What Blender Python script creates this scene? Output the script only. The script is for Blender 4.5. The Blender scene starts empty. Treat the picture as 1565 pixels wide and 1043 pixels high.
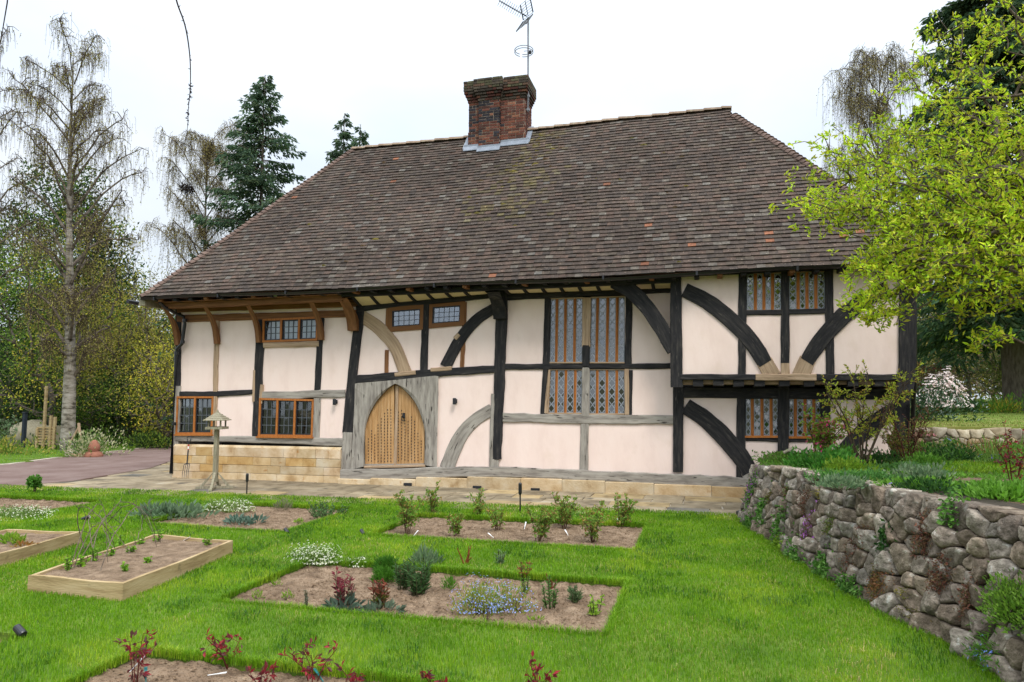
import bpy, math, random
import numpy as np
from mathutils import Vector

R = random.Random(7)
rng = np.random.default_rng(7)
scene = bpy.context.scene
COLL = scene.collection

# ------------------------------------------------------------------ camera
W, H, F = 1565.0, 1043.0, 1050.0
PITCH, YAW, EYE = math.radians(4.93), math.radians(15.3), 2.0
FW = np.array([-math.sin(YAW) * math.cos(PITCH), math.cos(YAW) * math.cos(PITCH), math.sin(PITCH)])
RT = np.array([math.cos(YAW), math.sin(YAW), 0.0])
UP = np.cross(RT, FW)
EYEP = np.array([7.116, -15.244, EYE])
cam = bpy.data.cameras.new('camera')
cam.sensor_width = 36.0
cam.lens = 36.0 * F / W
cam.clip_start, cam.clip_end = 0.1, 2000.0
cam_o = bpy.data.objects.new('camera', cam)
COLL.objects.link(cam_o)
cam_o.location = EYEP
cam_o.rotation_euler = Vector(-FW).to_track_quat('Z', 'Y').to_euler()
scene.camera = cam_o

# ------------------------------------------------------------------ sky, sun, exposure
SUN_EL, SUN_AZ = math.radians(52), math.radians(38)      # sun to the right of the camera, in front of the facade
world = bpy.data.worlds.new('World')
scene.world = world
world.use_nodes = True
wn, wl = world.node_tree.nodes, world.node_tree.links
for n in list(wn):
    wn.remove(n)
wo = wn.new('ShaderNodeOutputWorld')
bg = wn.new('ShaderNodeBackground')
bg.inputs['Strength'].default_value = 0.12
sky = wn.new('ShaderNodeTexSky')
sky.sky_type = 'NISHITA'
sky.sun_disc = False
sky.sun_elevation = SUN_EL
sky.sun_rotation = math.radians(180) - SUN_AZ
tc = wn.new('ShaderNodeTexCoord')
mp = wn.new('ShaderNodeMapping')
mp.inputs['Scale'].default_value = (1.2, 1.2, 2.6)
nz = wn.new('ShaderNodeTexNoise')
nz.inputs['Scale'].default_value = 1.6
nz.inputs['Detail'].default_value = 5
nz.inputs['Roughness'].default_value = 0.5
rp = wn.new('ShaderNodeValToRGB')                         # thin places in the cloud deck are a little bluer
rp.color_ramp.elements[0].position, rp.color_ramp.elements[0].color = 0.33, (6.3, 7.2, 8.5, 1)
rp.color_ramp.elements[1].position, rp.color_ramp.elements[1].color = 0.62, (8.1, 8.55, 9.0, 1)
sep = wn.new('ShaderNodeSeparateXYZ')
mr = wn.new('ShaderNodeMapRange')                         # an overcast sky is brighter overhead than at the horizon
mr.inputs['From Min'].default_value, mr.inputs['From Max'].default_value = 0.0, 1.0
mr.inputs['To Min'].default_value, mr.inputs['To Max'].default_value = 0.6, 2.35
vm = wn.new('ShaderNodeVectorMath')
vm.operation = 'SCALE'
mx = wn.new('ShaderNodeMix')
mx.data_type = 'RGBA'
mx.inputs[0].default_value = 0.9
wl.new(tc.outputs['Generated'], mp.inputs['Vector'])
wl.new(mp.outputs[0], nz.inputs['Vector'])
wl.new(nz.outputs[0], rp.inputs[0])
wl.new(tc.outputs['Generated'], sep.inputs[0])
pw = wn.new('ShaderNodeMath'); pw.operation = 'POWER'; pw.use_clamp = True; pw.inputs[1].default_value = 2.6
wl.new(sep.outputs['Z'], pw.inputs[0])
wl.new(pw.outputs[0], mr.inputs[0])
wl.new(rp.outputs[0], vm.inputs[0])
wl.new(mr.outputs[0], vm.inputs['Scale'])
wl.new(sky.outputs[0], mx.inputs[6])
wl.new(vm.outputs[0], mx.inputs[7])
wl.new(mx.outputs[2], bg.inputs['Color'])
wl.new(bg.outputs[0], wo.inputs['Surface'])

sl = bpy.data.lights.new('sun', 'SUN')
sl.energy = 1.5
sl.angle = math.radians(18)
sl.color = (1.0, 0.96, 0.9)
so = bpy.data.objects.new('sun', sl)
COLL.objects.link(so)
sd = Vector((math.sin(SUN_AZ) * math.cos(SUN_EL), -math.cos(SUN_AZ) * math.cos(SUN_EL), math.sin(SUN_EL)))
so.rotation_euler = sd.to_track_quat('Z', 'Y').to_euler()

vs = scene.view_settings
vs.view_transform, vs.look = 'Standard', 'None'
vs.exposure, vs.gamma, vs.use_curve_mapping = 0.66, 1.0, False
scene.cycles.max_bounces = 6
scene.cycles.transparent_max_bounces = 12
scene.cycles.caustics_reflective = scene.cycles.caustics_refractive = False

# ------------------------------------------------------------------ helpers
def ray(px, py):
    return FW + RT * (px - W / 2) / F + UP * (H / 2 - py) / F
def at_y(px, py, y=0.0):
    d = ray(px, py)
    return EYEP + d * ((y - EYEP[1]) / d[1])
def at_z(px, py, z=0.0):
    d = ray(px, py)
    return EYEP + d * ((z - EYEP[2]) / d[2])
def at_d(px, py, dep):
    return EYEP + ray(px, py) * dep

def vnoise(x, y, seed=0):
    x, y = np.asarray(x, float), np.asarray(y, float)
    xi, yi = np.floor(x).astype(np.int64), np.floor(y).astype(np.int64)
    fx, fy = x - xi, y - yi
    fx, fy = fx * fx * (3 - 2 * fx), fy * fy * (3 - 2 * fy)
    def h(a, b):
        n = (a * 374761393 + b * 668265263 + seed * 974711) & 0x7fffffff
        n = ((n ^ (n >> 13)) * 1274126177) & 0x7fffffff
        return ((n ^ (n >> 16)) & 0xffff) / 65535.0
    return (h(xi, yi) * (1 - fx) + h(xi + 1, yi) * fx) * (1 - fy) + (h(xi, yi + 1) * (1 - fx) + h(xi + 1, yi + 1) * fx) * fy
def fbm(x, y, seed=0, o=4):
    s, a, t = 0, 1.0, 0
    for k in range(o):
        s = s + a * vnoise(np.asarray(x) * 2 ** k, np.asarray(y) * 2 ** k, seed + k * 7)
        t += a
        a *= 0.5
    return s / t

class MB:
    """collects shapes for one mesh object"""
    def __init__(s):
        s.v, s.f, s.c, s.u, s.n = [], [], [], [], 0
    def add(s, v, f, c=None, uv=None):
        v = np.asarray(v, float).reshape(-1, 3)
        f = np.asarray(f, np.int64)
        c = np.ones((len(v), 3)) if c is None else np.broadcast_to(np.asarray(c, float), (len(v), 3))
        uv = np.zeros((len(v), 2)) if uv is None else np.asarray(uv, float)
        s.v.append(v); s.c.append(c); s.u.append(uv); s.f.append(f + s.n)
        s.n += len(v)
        return s
    def box(s, a, b, c=None):
        (x0, y0, z0), (x1, y1, z1) = a, b
        v = [(x0, y0, z0), (x1, y0, z0), (x1, y1, z0), (x0, y1, z0), (x0, y0, z1), (x1, y0, z1), (x1, y1, z1), (x0, y1, z1)]
        return s.add(v, HEX, c)
    def hexa(s, bottom, top, c=None):
        return s.add(list(bottom) + list(top), HEX, c)
    def bevbox(s, a, b, e, c=None):
        """box with chamfered vertical and top/front edges: three stacked rings"""
        (x0, y0, z0), (x1, y1, z1) = a, b
        rings = []
        for (d, z) in ((e, z0), (0, z0 + e), (0, z1 - e), (e, z1)):
            rings.append([(x0 + d, y0 + d, z), (x1 - d, y0 + d, z), (x1 - d, y1 - d, z), (x0 + d, y1 - d, z)])
        v = [p for r in rings for p in r]
        f = [(3, 2, 1, 0), (12, 13, 14, 15)]
        for k in range(3):
            for i in range(4):
                j = (i + 1) % 4
                f.append((k * 4 + i, k * 4 + j, k * 4 + 4 + j, k * 4 + 4 + i))
        return s.add(v, f, c)
    def tube(s, pts, rad, sides=6, c=None, cap=True):
        pts = np.asarray(pts, float)
        k = len(pts)
        rad = np.broadcast_to(np.asarray(rad, float), (k,))
        t = np.gradient(pts, axis=0)
        t /= np.linalg.norm(t, axis=1)[:, None] + 1e-9
        ref = np.array([0, 0, 1.0]) if abs(t[:, 2]).mean() < 0.8 else np.array([1.0, 0, 0])
        a = np.cross(t, ref); a /= np.linalg.norm(a, axis=1)[:, None] + 1e-9
        b = np.cross(t, a)
        th = np.linspace(0, 2 * np.pi, sides, endpoint=False)
        v = (pts[:, None] + rad[:, None, None] * (np.cos(th)[None, :, None] * a[:, None] + np.sin(th)[None, :, None] * b[:, None])).reshape(-1, 3)
        f = [(i * sides + j, i * sides + (j + 1) % sides, (i + 1) * sides + (j + 1) % sides, (i + 1) * sides + j) for i in range(k - 1) for j in range(sides)]
        s.add(v, f, c)
        if cap:
            n0 = s.n - k * sides
            for base in (0, (k - 1) * sides):
                ctr = v[base:base + sides].mean(0)
                s.add(np.vstack([v[base:base + sides], ctr]), [(j, (j + 1) % sides, sides) for j in range(sides)], c)
        return s
    def segs(s, A, B, ra, rb, sides=3, c=None):
        """many straight tapered twigs at once"""
        A, B = np.asarray(A, float), np.asarray(B, float)
        n = len(A)
        if n == 0:
            return s
        t = B - A
        t = t / (np.linalg.norm(t, axis=1)[:, None] + 1e-9)
        ref = np.where(np.abs(t[:, 2:3]) > 0.8, np.array([[1.0, 0, 0]]), np.array([[0, 0, 1.0]]))
        a = np.cross(t, ref); a /= np.linalg.norm(a, axis=1)[:, None] + 1e-9
        b = np.cross(t, a)
        th = np.linspace(0, 2 * np.pi, sides, endpoint=False)
        o = np.cos(th)[None, :, None] * a[:, None] + np.sin(th)[None, :, None] * b[:, None]
        ra, rb = np.broadcast_to(ra, (n,)), np.broadcast_to(rb, (n,))
        v = np.concatenate([A[:, None] + o * ra[:, None, None], B[:, None] + o * rb[:, None, None]], 1)
        f0 = np.array([(j, (j + 1) % sides, sides + (j + 1) % sides, sides + j) for j in range(sides)])
        f = (f0[None] + (np.arange(n) * 2 * sides)[:, None, None]).reshape(-1, 4)
        if c is not None and np.ndim(c) == 2:
            c = np.repeat(c, 2 * sides, axis=0)
        return s.add(v.reshape(-1, 3), f, c)
    def leaves(s, P, D, N, L, Wd, c, fold=0.25):
        """folded four-point leaves: base, side, tip, side"""
        P, D, N = (np.asarray(q, float) for q in (P, D, N))
        n = len(P)
        D = D / (np.linalg.norm(D, axis=1)[:, None] + 1e-9)
        S = np.cross(D, N); S /= np.linalg.norm(S, axis=1)[:, None] + 1e-9
        U = np.cross(S, D)
        L = np.broadcast_to(L, (n,))[:, None]; Wd = np.broadcast_to(Wd, (n,))[:, None]
        m = P + D * L * 0.5
        v = np.stack([P, m + S * Wd / 2 + U * Wd * fold, P + D * L - U * L * 0.08, m - S * Wd / 2 + U * Wd * fold], 1)
        f = (np.array([[0, 1, 2], [0, 2, 3]])[None] + (np.arange(n) * 4)[:, None, None]).reshape(-1, 3)
        c = np.broadcast_to(np.asarray(c, float), (n, 3))
        return s.add(v.reshape(-1, 3), f, np.repeat(c, 4, axis=0))
    def mesh(s, name, mats=None, smooth=False):
        v = np.concatenate(s.v).astype(np.float32)
        lens = np.concatenate([np.full(len(f), f.shape[1]) for f in s.f])
        idx = np.concatenate([f.ravel() for f in s.f]).astype(np.int32)
        me = bpy.data.meshes.new(name)
        me.vertices.add(len(v)); me.vertices.foreach_set('co', v.ravel())
        me.loops.add(len(idx)); me.loops.foreach_set('vertex_index', idx)
        st = np.zeros(len(lens), np.int32); st[1:] = np.cumsum(lens)[:-1]
        me.polygons.add(len(lens)); me.polygons.foreach_set('loop_start', st)
        me.polygons.foreach_set('use_smooth', np.full(len(lens), bool(smooth)))
        c = np.concatenate(s.c)
        ca = me.attributes.new('Col', 'FLOAT_COLOR', 'POINT')
        ca.data.foreach_set('color', np.hstack([c, np.ones((len(c), 1))]).astype(np.float32).ravel())
        u = np.concatenate(s.u)
        if np.any(u):
            ul = me.uv_layers.new(name='UVMap')
            ul.data.foreach_set('uv', u[idx].astype(np.float32).ravel())
        me.update(calc_edges=True)
        if mats is not None:
            me.materials.append(mats)
        return me
    def build(s, name, mat, parent=None, loc=None, smooth=False):
        return link(name, s.mesh(name, mat, smooth), parent, loc)

HEX = np.array([(0, 3, 2, 1), (4, 5, 6, 7), (0, 1, 5, 4), (1, 2, 6, 5), (2, 3, 7, 6), (3, 0, 4, 7)])

def link(name, data, parent=None, loc=None):
    o = bpy.data.objects.new(name, data)
    COLL.objects.link(o)
    if parent is not None:
        o.parent = parent
    if loc is not None:
        o.location = loc
    return o
def tag(o, label=None, cat=None, group=None, kind=None):
    for k, v in (('label', label), ('category', cat), ('group', group), ('kind', kind)):
        if v:
            o[k] = v
    return o
def thing(name, loc, label, cat, group=None):
    return tag(link(name, None, None, loc), label, cat, group)
def copy_tree(o, parent=None):
    c = o.copy()
    COLL.objects.link(c)
    if parent is not None:
        c.parent = parent
    for ch in list(o.children):
        copy_tree(ch, c)
    return c

# ------------------------------------------------------------------ materials
def pmat(name, cols, scale=4.0, stretch=(1, 1, 1), rough=0.85, bump=0.25, bscale=30.0, attr=True, uv=False, spec=0.25,
         vary=0.0, detail=6.0, trans=0.0, lo=0.3, hi=0.7, metal=0.0, spots=None, dist=0.02, coat=0.0):
    m = bpy.data.materials.new(name)
    m.use_nodes = True
    nt = m.node_tree
    n, l = nt.nodes, nt.links
    b = n['Principled BSDF']
    tcn = n.new('ShaderNodeTexCoord')
    mpn = n.new('ShaderNodeMapping')
    mpn.inputs['Scale'].default_value = stretch
    l.new(tcn.outputs['UV' if uv else 'Object'], mpn.inputs['Vector'])
    nzn = n.new('ShaderNodeTexNoise')
    nzn.inputs['Scale'].default_value = scale
    nzn.inputs['Detail'].default_value = detail
    nzn.inputs['Roughness'].default_value = 0.6
    l.new(mpn.outputs[0], nzn.inputs['Vector'])
    rpn = n.new('ShaderNodeValToRGB')
    e = rpn.color_ramp.elements
    while len(e) < len(cols):
        e.new(0.5)
    for i, c in enumerate(cols):
        e[i].position = lo + (hi - lo) * i / max(1, len(cols) - 1)
        e[i].color = (*c, 1)
    l.new(nzn.outputs[0], rpn.inputs[0])
    col = rpn.outputs[0]
    if spots:
        sc, th, sc_col, soft = spots
        n2 = n.new('ShaderNodeTexNoise')
        n2.inputs['Scale'].default_value = sc
        n2.inputs['Detail'].default_value = 4
        l.new(mpn.outputs[0] if uv else tcn.outputs['Object'], n2.inputs['Vector'])
        r2 = n.new('ShaderNodeMapRange')
        r2.inputs['From Min'].default_value, r2.inputs['From Max'].default_value = th, th + soft
        l.new(n2.outputs[0], r2.inputs[0])
        mm = n.new('ShaderNodeMix'); mm.data_type = 'RGBA'
        l.new(r2.outputs[0], mm.inputs[0]); l.new(col, mm.inputs[6])
        mm.inputs[7].default_value = (*sc_col, 1)
        col = mm.outputs[2]
    if attr:
        an = n.new('ShaderNodeAttribute'); an.attribute_name = 'Col'
        mm = n.new('ShaderNodeMix'); mm.data_type = 'RGBA'; mm.blend_type = 'MULTIPLY'
        mm.inputs[0].default_value = 1.0
        l.new(col, mm.inputs[6]); l.new(an.outputs['Color'], mm.inputs[7])
        col = mm.outputs[2]
    if vary:
        oi = n.new('ShaderNodeObjectInfo')
        r3 = n.new('ShaderNodeMapRange')
        r3.inputs['To Min'].default_value, r3.inputs['To Max'].default_value = 1 - vary, 1 + vary
        hs = n.new('ShaderNodeHueSaturation')
        l.new(oi.outputs['Random'], r3.inputs[0]); l.new(r3.outputs[0], hs.inputs['Value']); l.new(col, hs.inputs['Color'])
        col = hs.outputs[0]
    l.new(col, b.inputs['Base Color'])
    b.inputs['Roughness'].default_value = rough
    b.inputs['Specular IOR Level'].default_value = spec
    b.inputs['Metallic'].default_value = metal
    if bump:
        n4 = n.new('ShaderNodeTexNoise')
        n4.inputs['Scale'].default_value = bscale
        n4.inputs['Detail'].default_value = 5
        l.new(mpn.outputs[0], n4.inputs['Vector'])
        bp = n.new('ShaderNodeBump')
        bp.inputs['Strength'].default_value = bump
        bp.inputs['Distance'].default_value = dist
        l.new(n4.outputs[0], bp.inputs['Height'])
        l.new(bp.outputs[0], b.inputs['Normal'])
    if trans:
        out = n['Material Output']
        tl = n.new('ShaderNodeBsdfTranslucent')
        l.new(col, tl.inputs['Color'])
        ms = n.new('ShaderNodeMixShader')
        ms.inputs[0].default_value = trans
        l.new(b.outputs[0], ms.inputs[1]); l.new(tl.outputs[0], ms.inputs[2])
        l.new(ms.outputs[0], out.inputs['Surface'])
    return m

def glass(name, refl, tint=(0.9, 0.95, 0.97)):
    m = bpy.data.materials.new(name)
    m.use_nodes = True
    n, l = m.node_tree.nodes, m.node_tree.links
    n.remove(n['Principled BSDF'])
    t = n.new('ShaderNodeBsdfTransparent'); t.inputs[0].default_value = (*tint, 1)
    g = n.new('ShaderNodeBsdfGlossy'); g.inputs['Roughness'].default_value = 0.03
    f = n.new('ShaderNodeFresnel'); f.inputs['IOR'].default_value = 1.5
    a = n.new('ShaderNodeMath'); a.operation = 'ADD'; a.inputs[1].default_value = refl
    a.use_clamp = True
    ms = n.new('ShaderNodeMixShader')
    l.new(f.outputs[0], a.inputs[0]); l.new(a.outputs[0], ms.inputs[0])
    l.new(t.outputs[0], ms.inputs[1]); l.new(g.outputs[0], ms.inputs[2])
    l.new(ms.outputs[0], n['Material Output'].inputs['Surface'])
    return m

G = 14.0
M = {
    'plaster': pmat('plaster', [(.8, .63, .555), (.86, .69, .612), (.875, .715, .64)], 2.6, (1, 1, .4), rough=.9, bump=.45, bscale=7, dist=.014, attr=False, spots=(2.2, .58, (.77, .61, .51), .25), detail=9),
    'black': pmat('black_oak', [(.013, .013, .014), (.021, .02, .021), (.042, .038, .035), (.1, .088, .076)], 1.0, (2.2, 15, 1), rough=.8, bump=.3, bscale=1.6, uv=True, lo=.34, hi=.8, dist=.02, attr=False, spots=(1.7, .63, (.12, .105, .09), .12)),
    'grey': pmat('weathered_oak', [(.13, .115, .1), (.24, .215, .185), (.36, .33, .285), (.4, .36, .3)], 1.0, (1.6, 11, 1), rough=.9, bump=.3, bscale=1.6, uv=True, lo=.26, hi=.74, dist=.02, attr=False, spots=(1.9, .62, (.05, .043, .036), .05)),
    'tan': pmat('tan_oak', [(.25, .17, .105), (.4, .28, .18), (.5, .37, .25)], 1.0, (1.2, 20, 1), rough=.85, bump=.4, bscale=1.6, uv=True, dist=.015, attr=False, spots=(1.6, .64, (.12, .08, .05), .05)),
    'brown': pmat('brown_oak', [(.1, .043, .016), (.2, .088, .033), (.3, .14, .058)], 1.0, (1.2, 18, 1), rough=.7, bump=.35, bscale=1.6, uv=True, dist=.015, attr=False),
    'orange': pmat('oiled_oak', [(.27, .085, .017), (.4, .14, .03), (.48, .185, .045)], 8, (6, 6, 1), rough=.5, bump=.1, attr=False),
    'door': pmat('door_oak', [(.34, .175, .066), (.48, .275, .115), (.57, .36, .18)], 3, (9, 9, .7), rough=.6, bump=.2, bscale=10, vary=.12, attr=False),
    'iron': pmat('painted_iron', [(.012, .014, .018), (.022, .025, .03)], 20, rough=.45, bump=.05, attr=False, spec=.4),
    'blackplastic': pmat('black_plastic', [(.008, .008, .009), (.016, .016, .018)], 12, rough=.35, bump=.03, attr=False, spec=.5),
    'lead': pmat('lead', [(.17, .195, .23), (.27, .3, .345)], 6, rough=.5, bump=.1, attr=False, spec=.4),
    'came': pmat('lead_came', [(.2, .22, .25), (.32, .34, .37)], 16, rough=.5, bump=0, attr=False, spec=.4),
    'stone': pmat('ashlar', [(.36, .24, .12), (.5, .37, .215), (.57, .45, .29), (.6, .51, .37)], 3, rough=.95, bump=.5, bscale=26, vary=.14, spots=(5, .66, (.4, .21, .075), .1)),
    'mortar': pmat('mortar', [(.45, .39, .3), (.55, .49, .4)], 12, attr=False),
    'tile': pmat('clay_tile', [(.6, .6, .6), (.95, .95, .95), (1.3, 1.25, 1.18)], 9, rough=.92, bump=.4, bscale=60, vary=.1, dist=.006, spots=(26, .63, (2.6, 2.6, 2.5), .06), detail=8),
    'ridge': pmat('ridge_tile', [(.17, .125, .085), (.28, .2, .14), (.34, .26, .18)], 6, rough=.9, vary=.15, attr=False, spots=(9, .6, (.33, .3, .2), .1)),
    'brick': pmat('brick', [(.65, .65, .65), (1, 1, 1), (1.2, 1.15, 1.1)], 18, rough=.95, bump=.4, bscale=50),
    'board': pmat('soffit_board', [(.17, .08, .032), (.26, .13, .055)], 4, (.6, 6, 6), rough=.7, attr=False),
    'cream': pmat('cream_coving', [(.7, .56, .37), (.8, .66, .46)], 3, rough=.9, attr=False),
    'inside': pmat('interior', [(.10, .09, .08), (.14, .12, .1)], 2, attr=False, bump=0),
    'curtain': pmat('curtain', [(.75, .77, .77), (.85, .86, .85)], 2, (14, 14, .4), attr=False, bump=.4, bscale=4),
    'glass': glass('window_glass', .05),
    'leaded': glass('leaded_glass', .2, (.75, .8, .85)),
    'flag': pmat('flagstone', [(.14, .108, .066), (.225, .18, .115), (.3, .243, .158), (.33, .285, .21)], 2.1, rough=.9, bump=.4, bscale=16, vary=.16, attr=True, spots=(2.3, .6, (.09, .078, .06), .12)),
    'drive': pmat('red_tarmac', [(.13, .08, .067), (.175, .118, .1), (.21, .15, .13)], 1.2, rough=.95, bump=.3, bscale=90, attr=False),
    'soil': pmat('soil', [(.115, .074, .045), (.22, .15, .094), (.32, .228, .15)], 7, rough=1, bump=1.0, bscale=30, dist=.05, attr=True, detail=9),
    'earth': pmat('earth', [(.03, .024, .016), (.06, .046, .032)], 5, rough=1, bump=.6, attr=False),
    'turf': pmat('turf', [(.05, .1, .01), (.09, .16, .016), (.14, .19, .03)], 2.2, rough=1, bump=.5, bscale=60, attr=False),
    'lawnfar': pmat('upper_lawn', [(.09, .16, .016), (.15, .2, .03), (.29, .25, .09)], .5, (1, 2.5, 1), rough=1, bump=.4, bscale=40, attr=False, lo=.35, hi=.72),
    'ground': pmat('ground', [(.045, .055, .02), (.09, .08, .04)], .3, rough=1, attr=False),
    'rubble': pmat('rubble', [(.075, .062, .046), (.165, .14, .11), (.26, .225, .18), (.38, .345, .285)], 9, rough=.95, bump=1.0, bscale=17, vary=.22, spots=(11, .62, (.4, .38, .33), .05), dist=.05, detail=9),
    'dryst': pmat('dry_stone', [(.2, .16, .11), (.33, .28, .205), (.43, .385, .305)], 5, rough=.95, bump=.6, bscale=18, vary=.2),
    'sleeper': pmat('new_softwood', [(.24, .16, .075), (.38, .275, .14), (.46, .35, .2)], 2.2, (1, 1, 7), rough=.85, bump=.3, bscale=12, attr=False, spots=(4.5, .62, (.14, .11, .06), .12), vary=.08),
    'greywood': pmat('silvered_wood', [(.17, .145, .095), (.28, .25, .17), (.34, .31, .23)], 5, (8, 8, 1), rough=.9, bump=.3, attr=False),
    'bark': pmat('bark', [(.06, .047, .036), (.12, .098, .078), (.17, .145, .12)], 5, (3, 3, .8), rough=1, bump=.8, attr=True),
    'birchbark': pmat('birch_bark', [(.07, .06, .045), (.21, .185, .145), (.31, .28, .235), (.37, .34, .295)], 3.0, (1, 1, 2.6), rough=.9, bump=.5, attr=True, lo=.36, hi=.66),
    'leaf': pmat('leaf', [(1.0, 1.0, .95), (1.65, 1.6, 1.5)], 1.2, rough=.6, bump=0, trans=.42, spec=.3),
    'gloss': pmat('glossy_leaf', [(.75, .75, .75), (1.15, 1.15, 1.15)], 1.2, rough=.35, bump=0, trans=.12, spec=.5),
    'petal': pmat('petal', [(.9, .9, .9), (1.05, 1.05, 1.05)], 3, rough=.7, bump=0, trans=.3),
    'blade': pmat('grass_blade', [(.7, .78, .6), (1.1, 1.08, 1.0), (2.3, 1.5, 3.0)], 1.0, rough=.55, bump=0, trans=.4, spec=.3, detail=7, lo=.3, hi=.74),
    'metal': pmat('galvanised', [(.2, .21, .23), (.3, .31, .33)], 9, rough=.5, bump=0, attr=False, metal=.2),
    'came2': pmat('dark_came', [(.07, .078, .09), (.11, .12, .13)], 16, rough=.5, bump=0, attr=False, spec=.4),
    'oldmortar': pmat('old_mortar', [(.2, .16, .12), (.32, .26, .2)], 12, attr=False),
    'white': pmat('white_plastic', [(.7, .7, .68), (.8, .8, .78)], 9, rough=.5, bump=0, attr=False),
    'teal': pmat('teal_plastic', [(.01, .15, .15), (.015, .19, .19)], 9, rough=.4, bump=0, attr=False),
    'lens': pmat('lamp_lens', [(.45, .47, .45), (.6, .62, .6)], 9, rough=.2, bump=0, attr=False, spec=.6),
    'red': pmat('red_cloth', [(.4, .03, .02), (.5, .05, .03)], 9, attr=False),
    'blue': pmat('blue_paint', [(.018, .024, .034), (.026, .034, .046)], 9, attr=False),
    'terracotta': pmat('terracotta', [(.22, .09, .055), (.32, .14, .09)], 6, rough=.9, attr=False),
}

# ------------------------------------------------------------------ the setting
def sheet(name, x0, x1, y0, y1, step, mat, zf, keep=None, drop=0.0, kind='structure', shade=None):
    """height-field sheet of square cells; cells where keep() is false are left out, and open edges get a skirt"""
    xs = np.unique(np.concatenate([np.arange(x0, x1, step), [x1]]))
    ys = np.unique(np.concatenate([np.arange(y0, y1, step), [y1]]))
    return sheet_xy(name, xs, ys, mat, zf, keep, drop, kind, shade)
def sheet_xy(name, xs, ys, mat, zf, keep=None, drop=0.0, kind='structure', shade=None, parent=None):
    X, Y = np.meshgrid(xs, ys, indexing='ij')
    Z = zf(X, Y) * np.ones_like(X)
    nx, ny = X.shape
    idx = np.arange(nx * ny).reshape(nx, ny)
    q = np.stack([idx[:-1, :-1], idx[1:, :-1], idx[1:, 1:], idx[:-1, 1:]], -1)
    cx, cy = (X[:-1, :-1] + X[1:, 1:]) / 2, (Y[:-1, :-1] + Y[1:, 1:]) / 2
    k = np.ones(cx.shape, bool) if keep is None else keep(cx, cy)
    V = np.stack([X, Y, Z], -1).reshape(-1, 3)
    mb = MB()
    c = None if shade is None else shade(X, Y).reshape(-1, 1) * np.ones((1, 3))
    mb.add(V, q[k], c)
    if drop:
        kp = np.pad(k, 1)
        ed = []
        for (dx, dy, a, b) in ((-1, 0, 0, 3), (1, 0, 1, 2), (0, -1, 0, 1), (0, 1, 3, 2)):
            m = k & ~kp[1 + dx:1 + dx + k.shape[0], 1 + dy:1 + dy + k.shape[1]]
            e = q[m]
            ed.append(np.stack([e[:, a], e[:, b]], -1))
        ed = np.concatenate(ed)
        lo = V.copy(); lo[:, 2] -= drop
        mb.add(np.concatenate([V, lo]), np.stack([ed[:, 0], ed[:, 1], ed[:, 1] + len(V), ed[:, 0] + len(V)], -1), None if c is None else np.concatenate([c, c]))
    o = mb.build(name, mat, parent, smooth=True)
    if kind:
        tag(o, kind=kind)
    return o

WALLP = np.array([(7.70, -2.75), (7.80, -3.4), (7.98, -4.4), (8.22, -5.7), (8.45, -6.7), (8.74, -7.83), (9.04, -8.66), (9.2, -9.4), (9.3, -10.6), (9.3, -13)])   # foot of the garden wall
def wall_x(y):
    return np.interp(-np.asarray(y, float), -WALLP[:, 1], WALLP[:, 0])
def wall_top(y):
    return np.interp(-np.asarray(y, float), [2.5, 3.4, 5, 6.7, 9, 13], [.88, .95, 1.05, 1.1, 1.12, 1.12])

tag(MB().add([(-600, -300, -.3), (600, -300, -.3), (600, 900, -.3), (-600, 900, -.3)], [(0, 1, 2, 3)]).build('ground', M['ground']), kind='structure')

BEDS = [('soil_bed', 2.35, 6.3, -9.2, -7.4), ('soil_bed', 2.3, 6.25, -5.78, -3.82), ('soil_bed', 2.72, 6.6, -12.6, -10.5),
        ('soil_bed', -1.75, 0.97, -5.9, -3.5), ('soil_bed', -7.6, -4.2, -5.9, -3.95), ('soil_bed', 0.9, 1.5, -11.0, -10.5)]
def in_bed(x, y, e=0.0):
    m = np.zeros(np.shape(x), bool)
    for _, a, b, c, d in BEDS:
        if a > 2 or a < -7:
            sk = 0
        else:
            sk = 0
        m |= (x > a - e) & (x < b + e) & (y > c - e) & (y < d + e)
    return m
def lawn_back(x):
    return -2.36 + .03 * np.sin(np.asarray(x) * 1.3) - .06 * np.clip(-4 - np.asarray(x), 0, 6)
xs = np.unique(np.round(np.concatenate([np.arange(-14, 9.6, .2)] + [[b[1], b[2]] for b in BEDS]), 3))
ys = np.unique(np.round(np.concatenate([np.arange(-16, -2.2, .2)] + [[b[3], b[4]] for b in BEDS]), 3))
def lawn_z(x, y):
    return .012 * (fbm(x * .7, y * .7, 3) - .5) * 2
lawn = sheet_xy('lawn', xs, ys, M['turf'], lawn_z, lambda x, y: ~in_bed(x, y) & (y < lawn_back(x) - .03) & (x < wall_x(y) + .35), drop=.12)

def soil_z(x, y):
    n = fbm(x * 4.5, y * 4.5, 11, 5) - .5
    cl = np.abs(fbm(x * 13, y * 13, 5, 2) - .5)
    fi = fbm(x * 10, y * 10, 23, 3) - .5
    return -.06 + .04 * n + .06 * cl + .05 * fi
for nm, a, b, c, d in BEDS:
    st = .022 if d < -7 else .035
    sheet(nm, a - .02, b + .02, c - .02, d + .02, st, M['soil'], soil_z)

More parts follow.
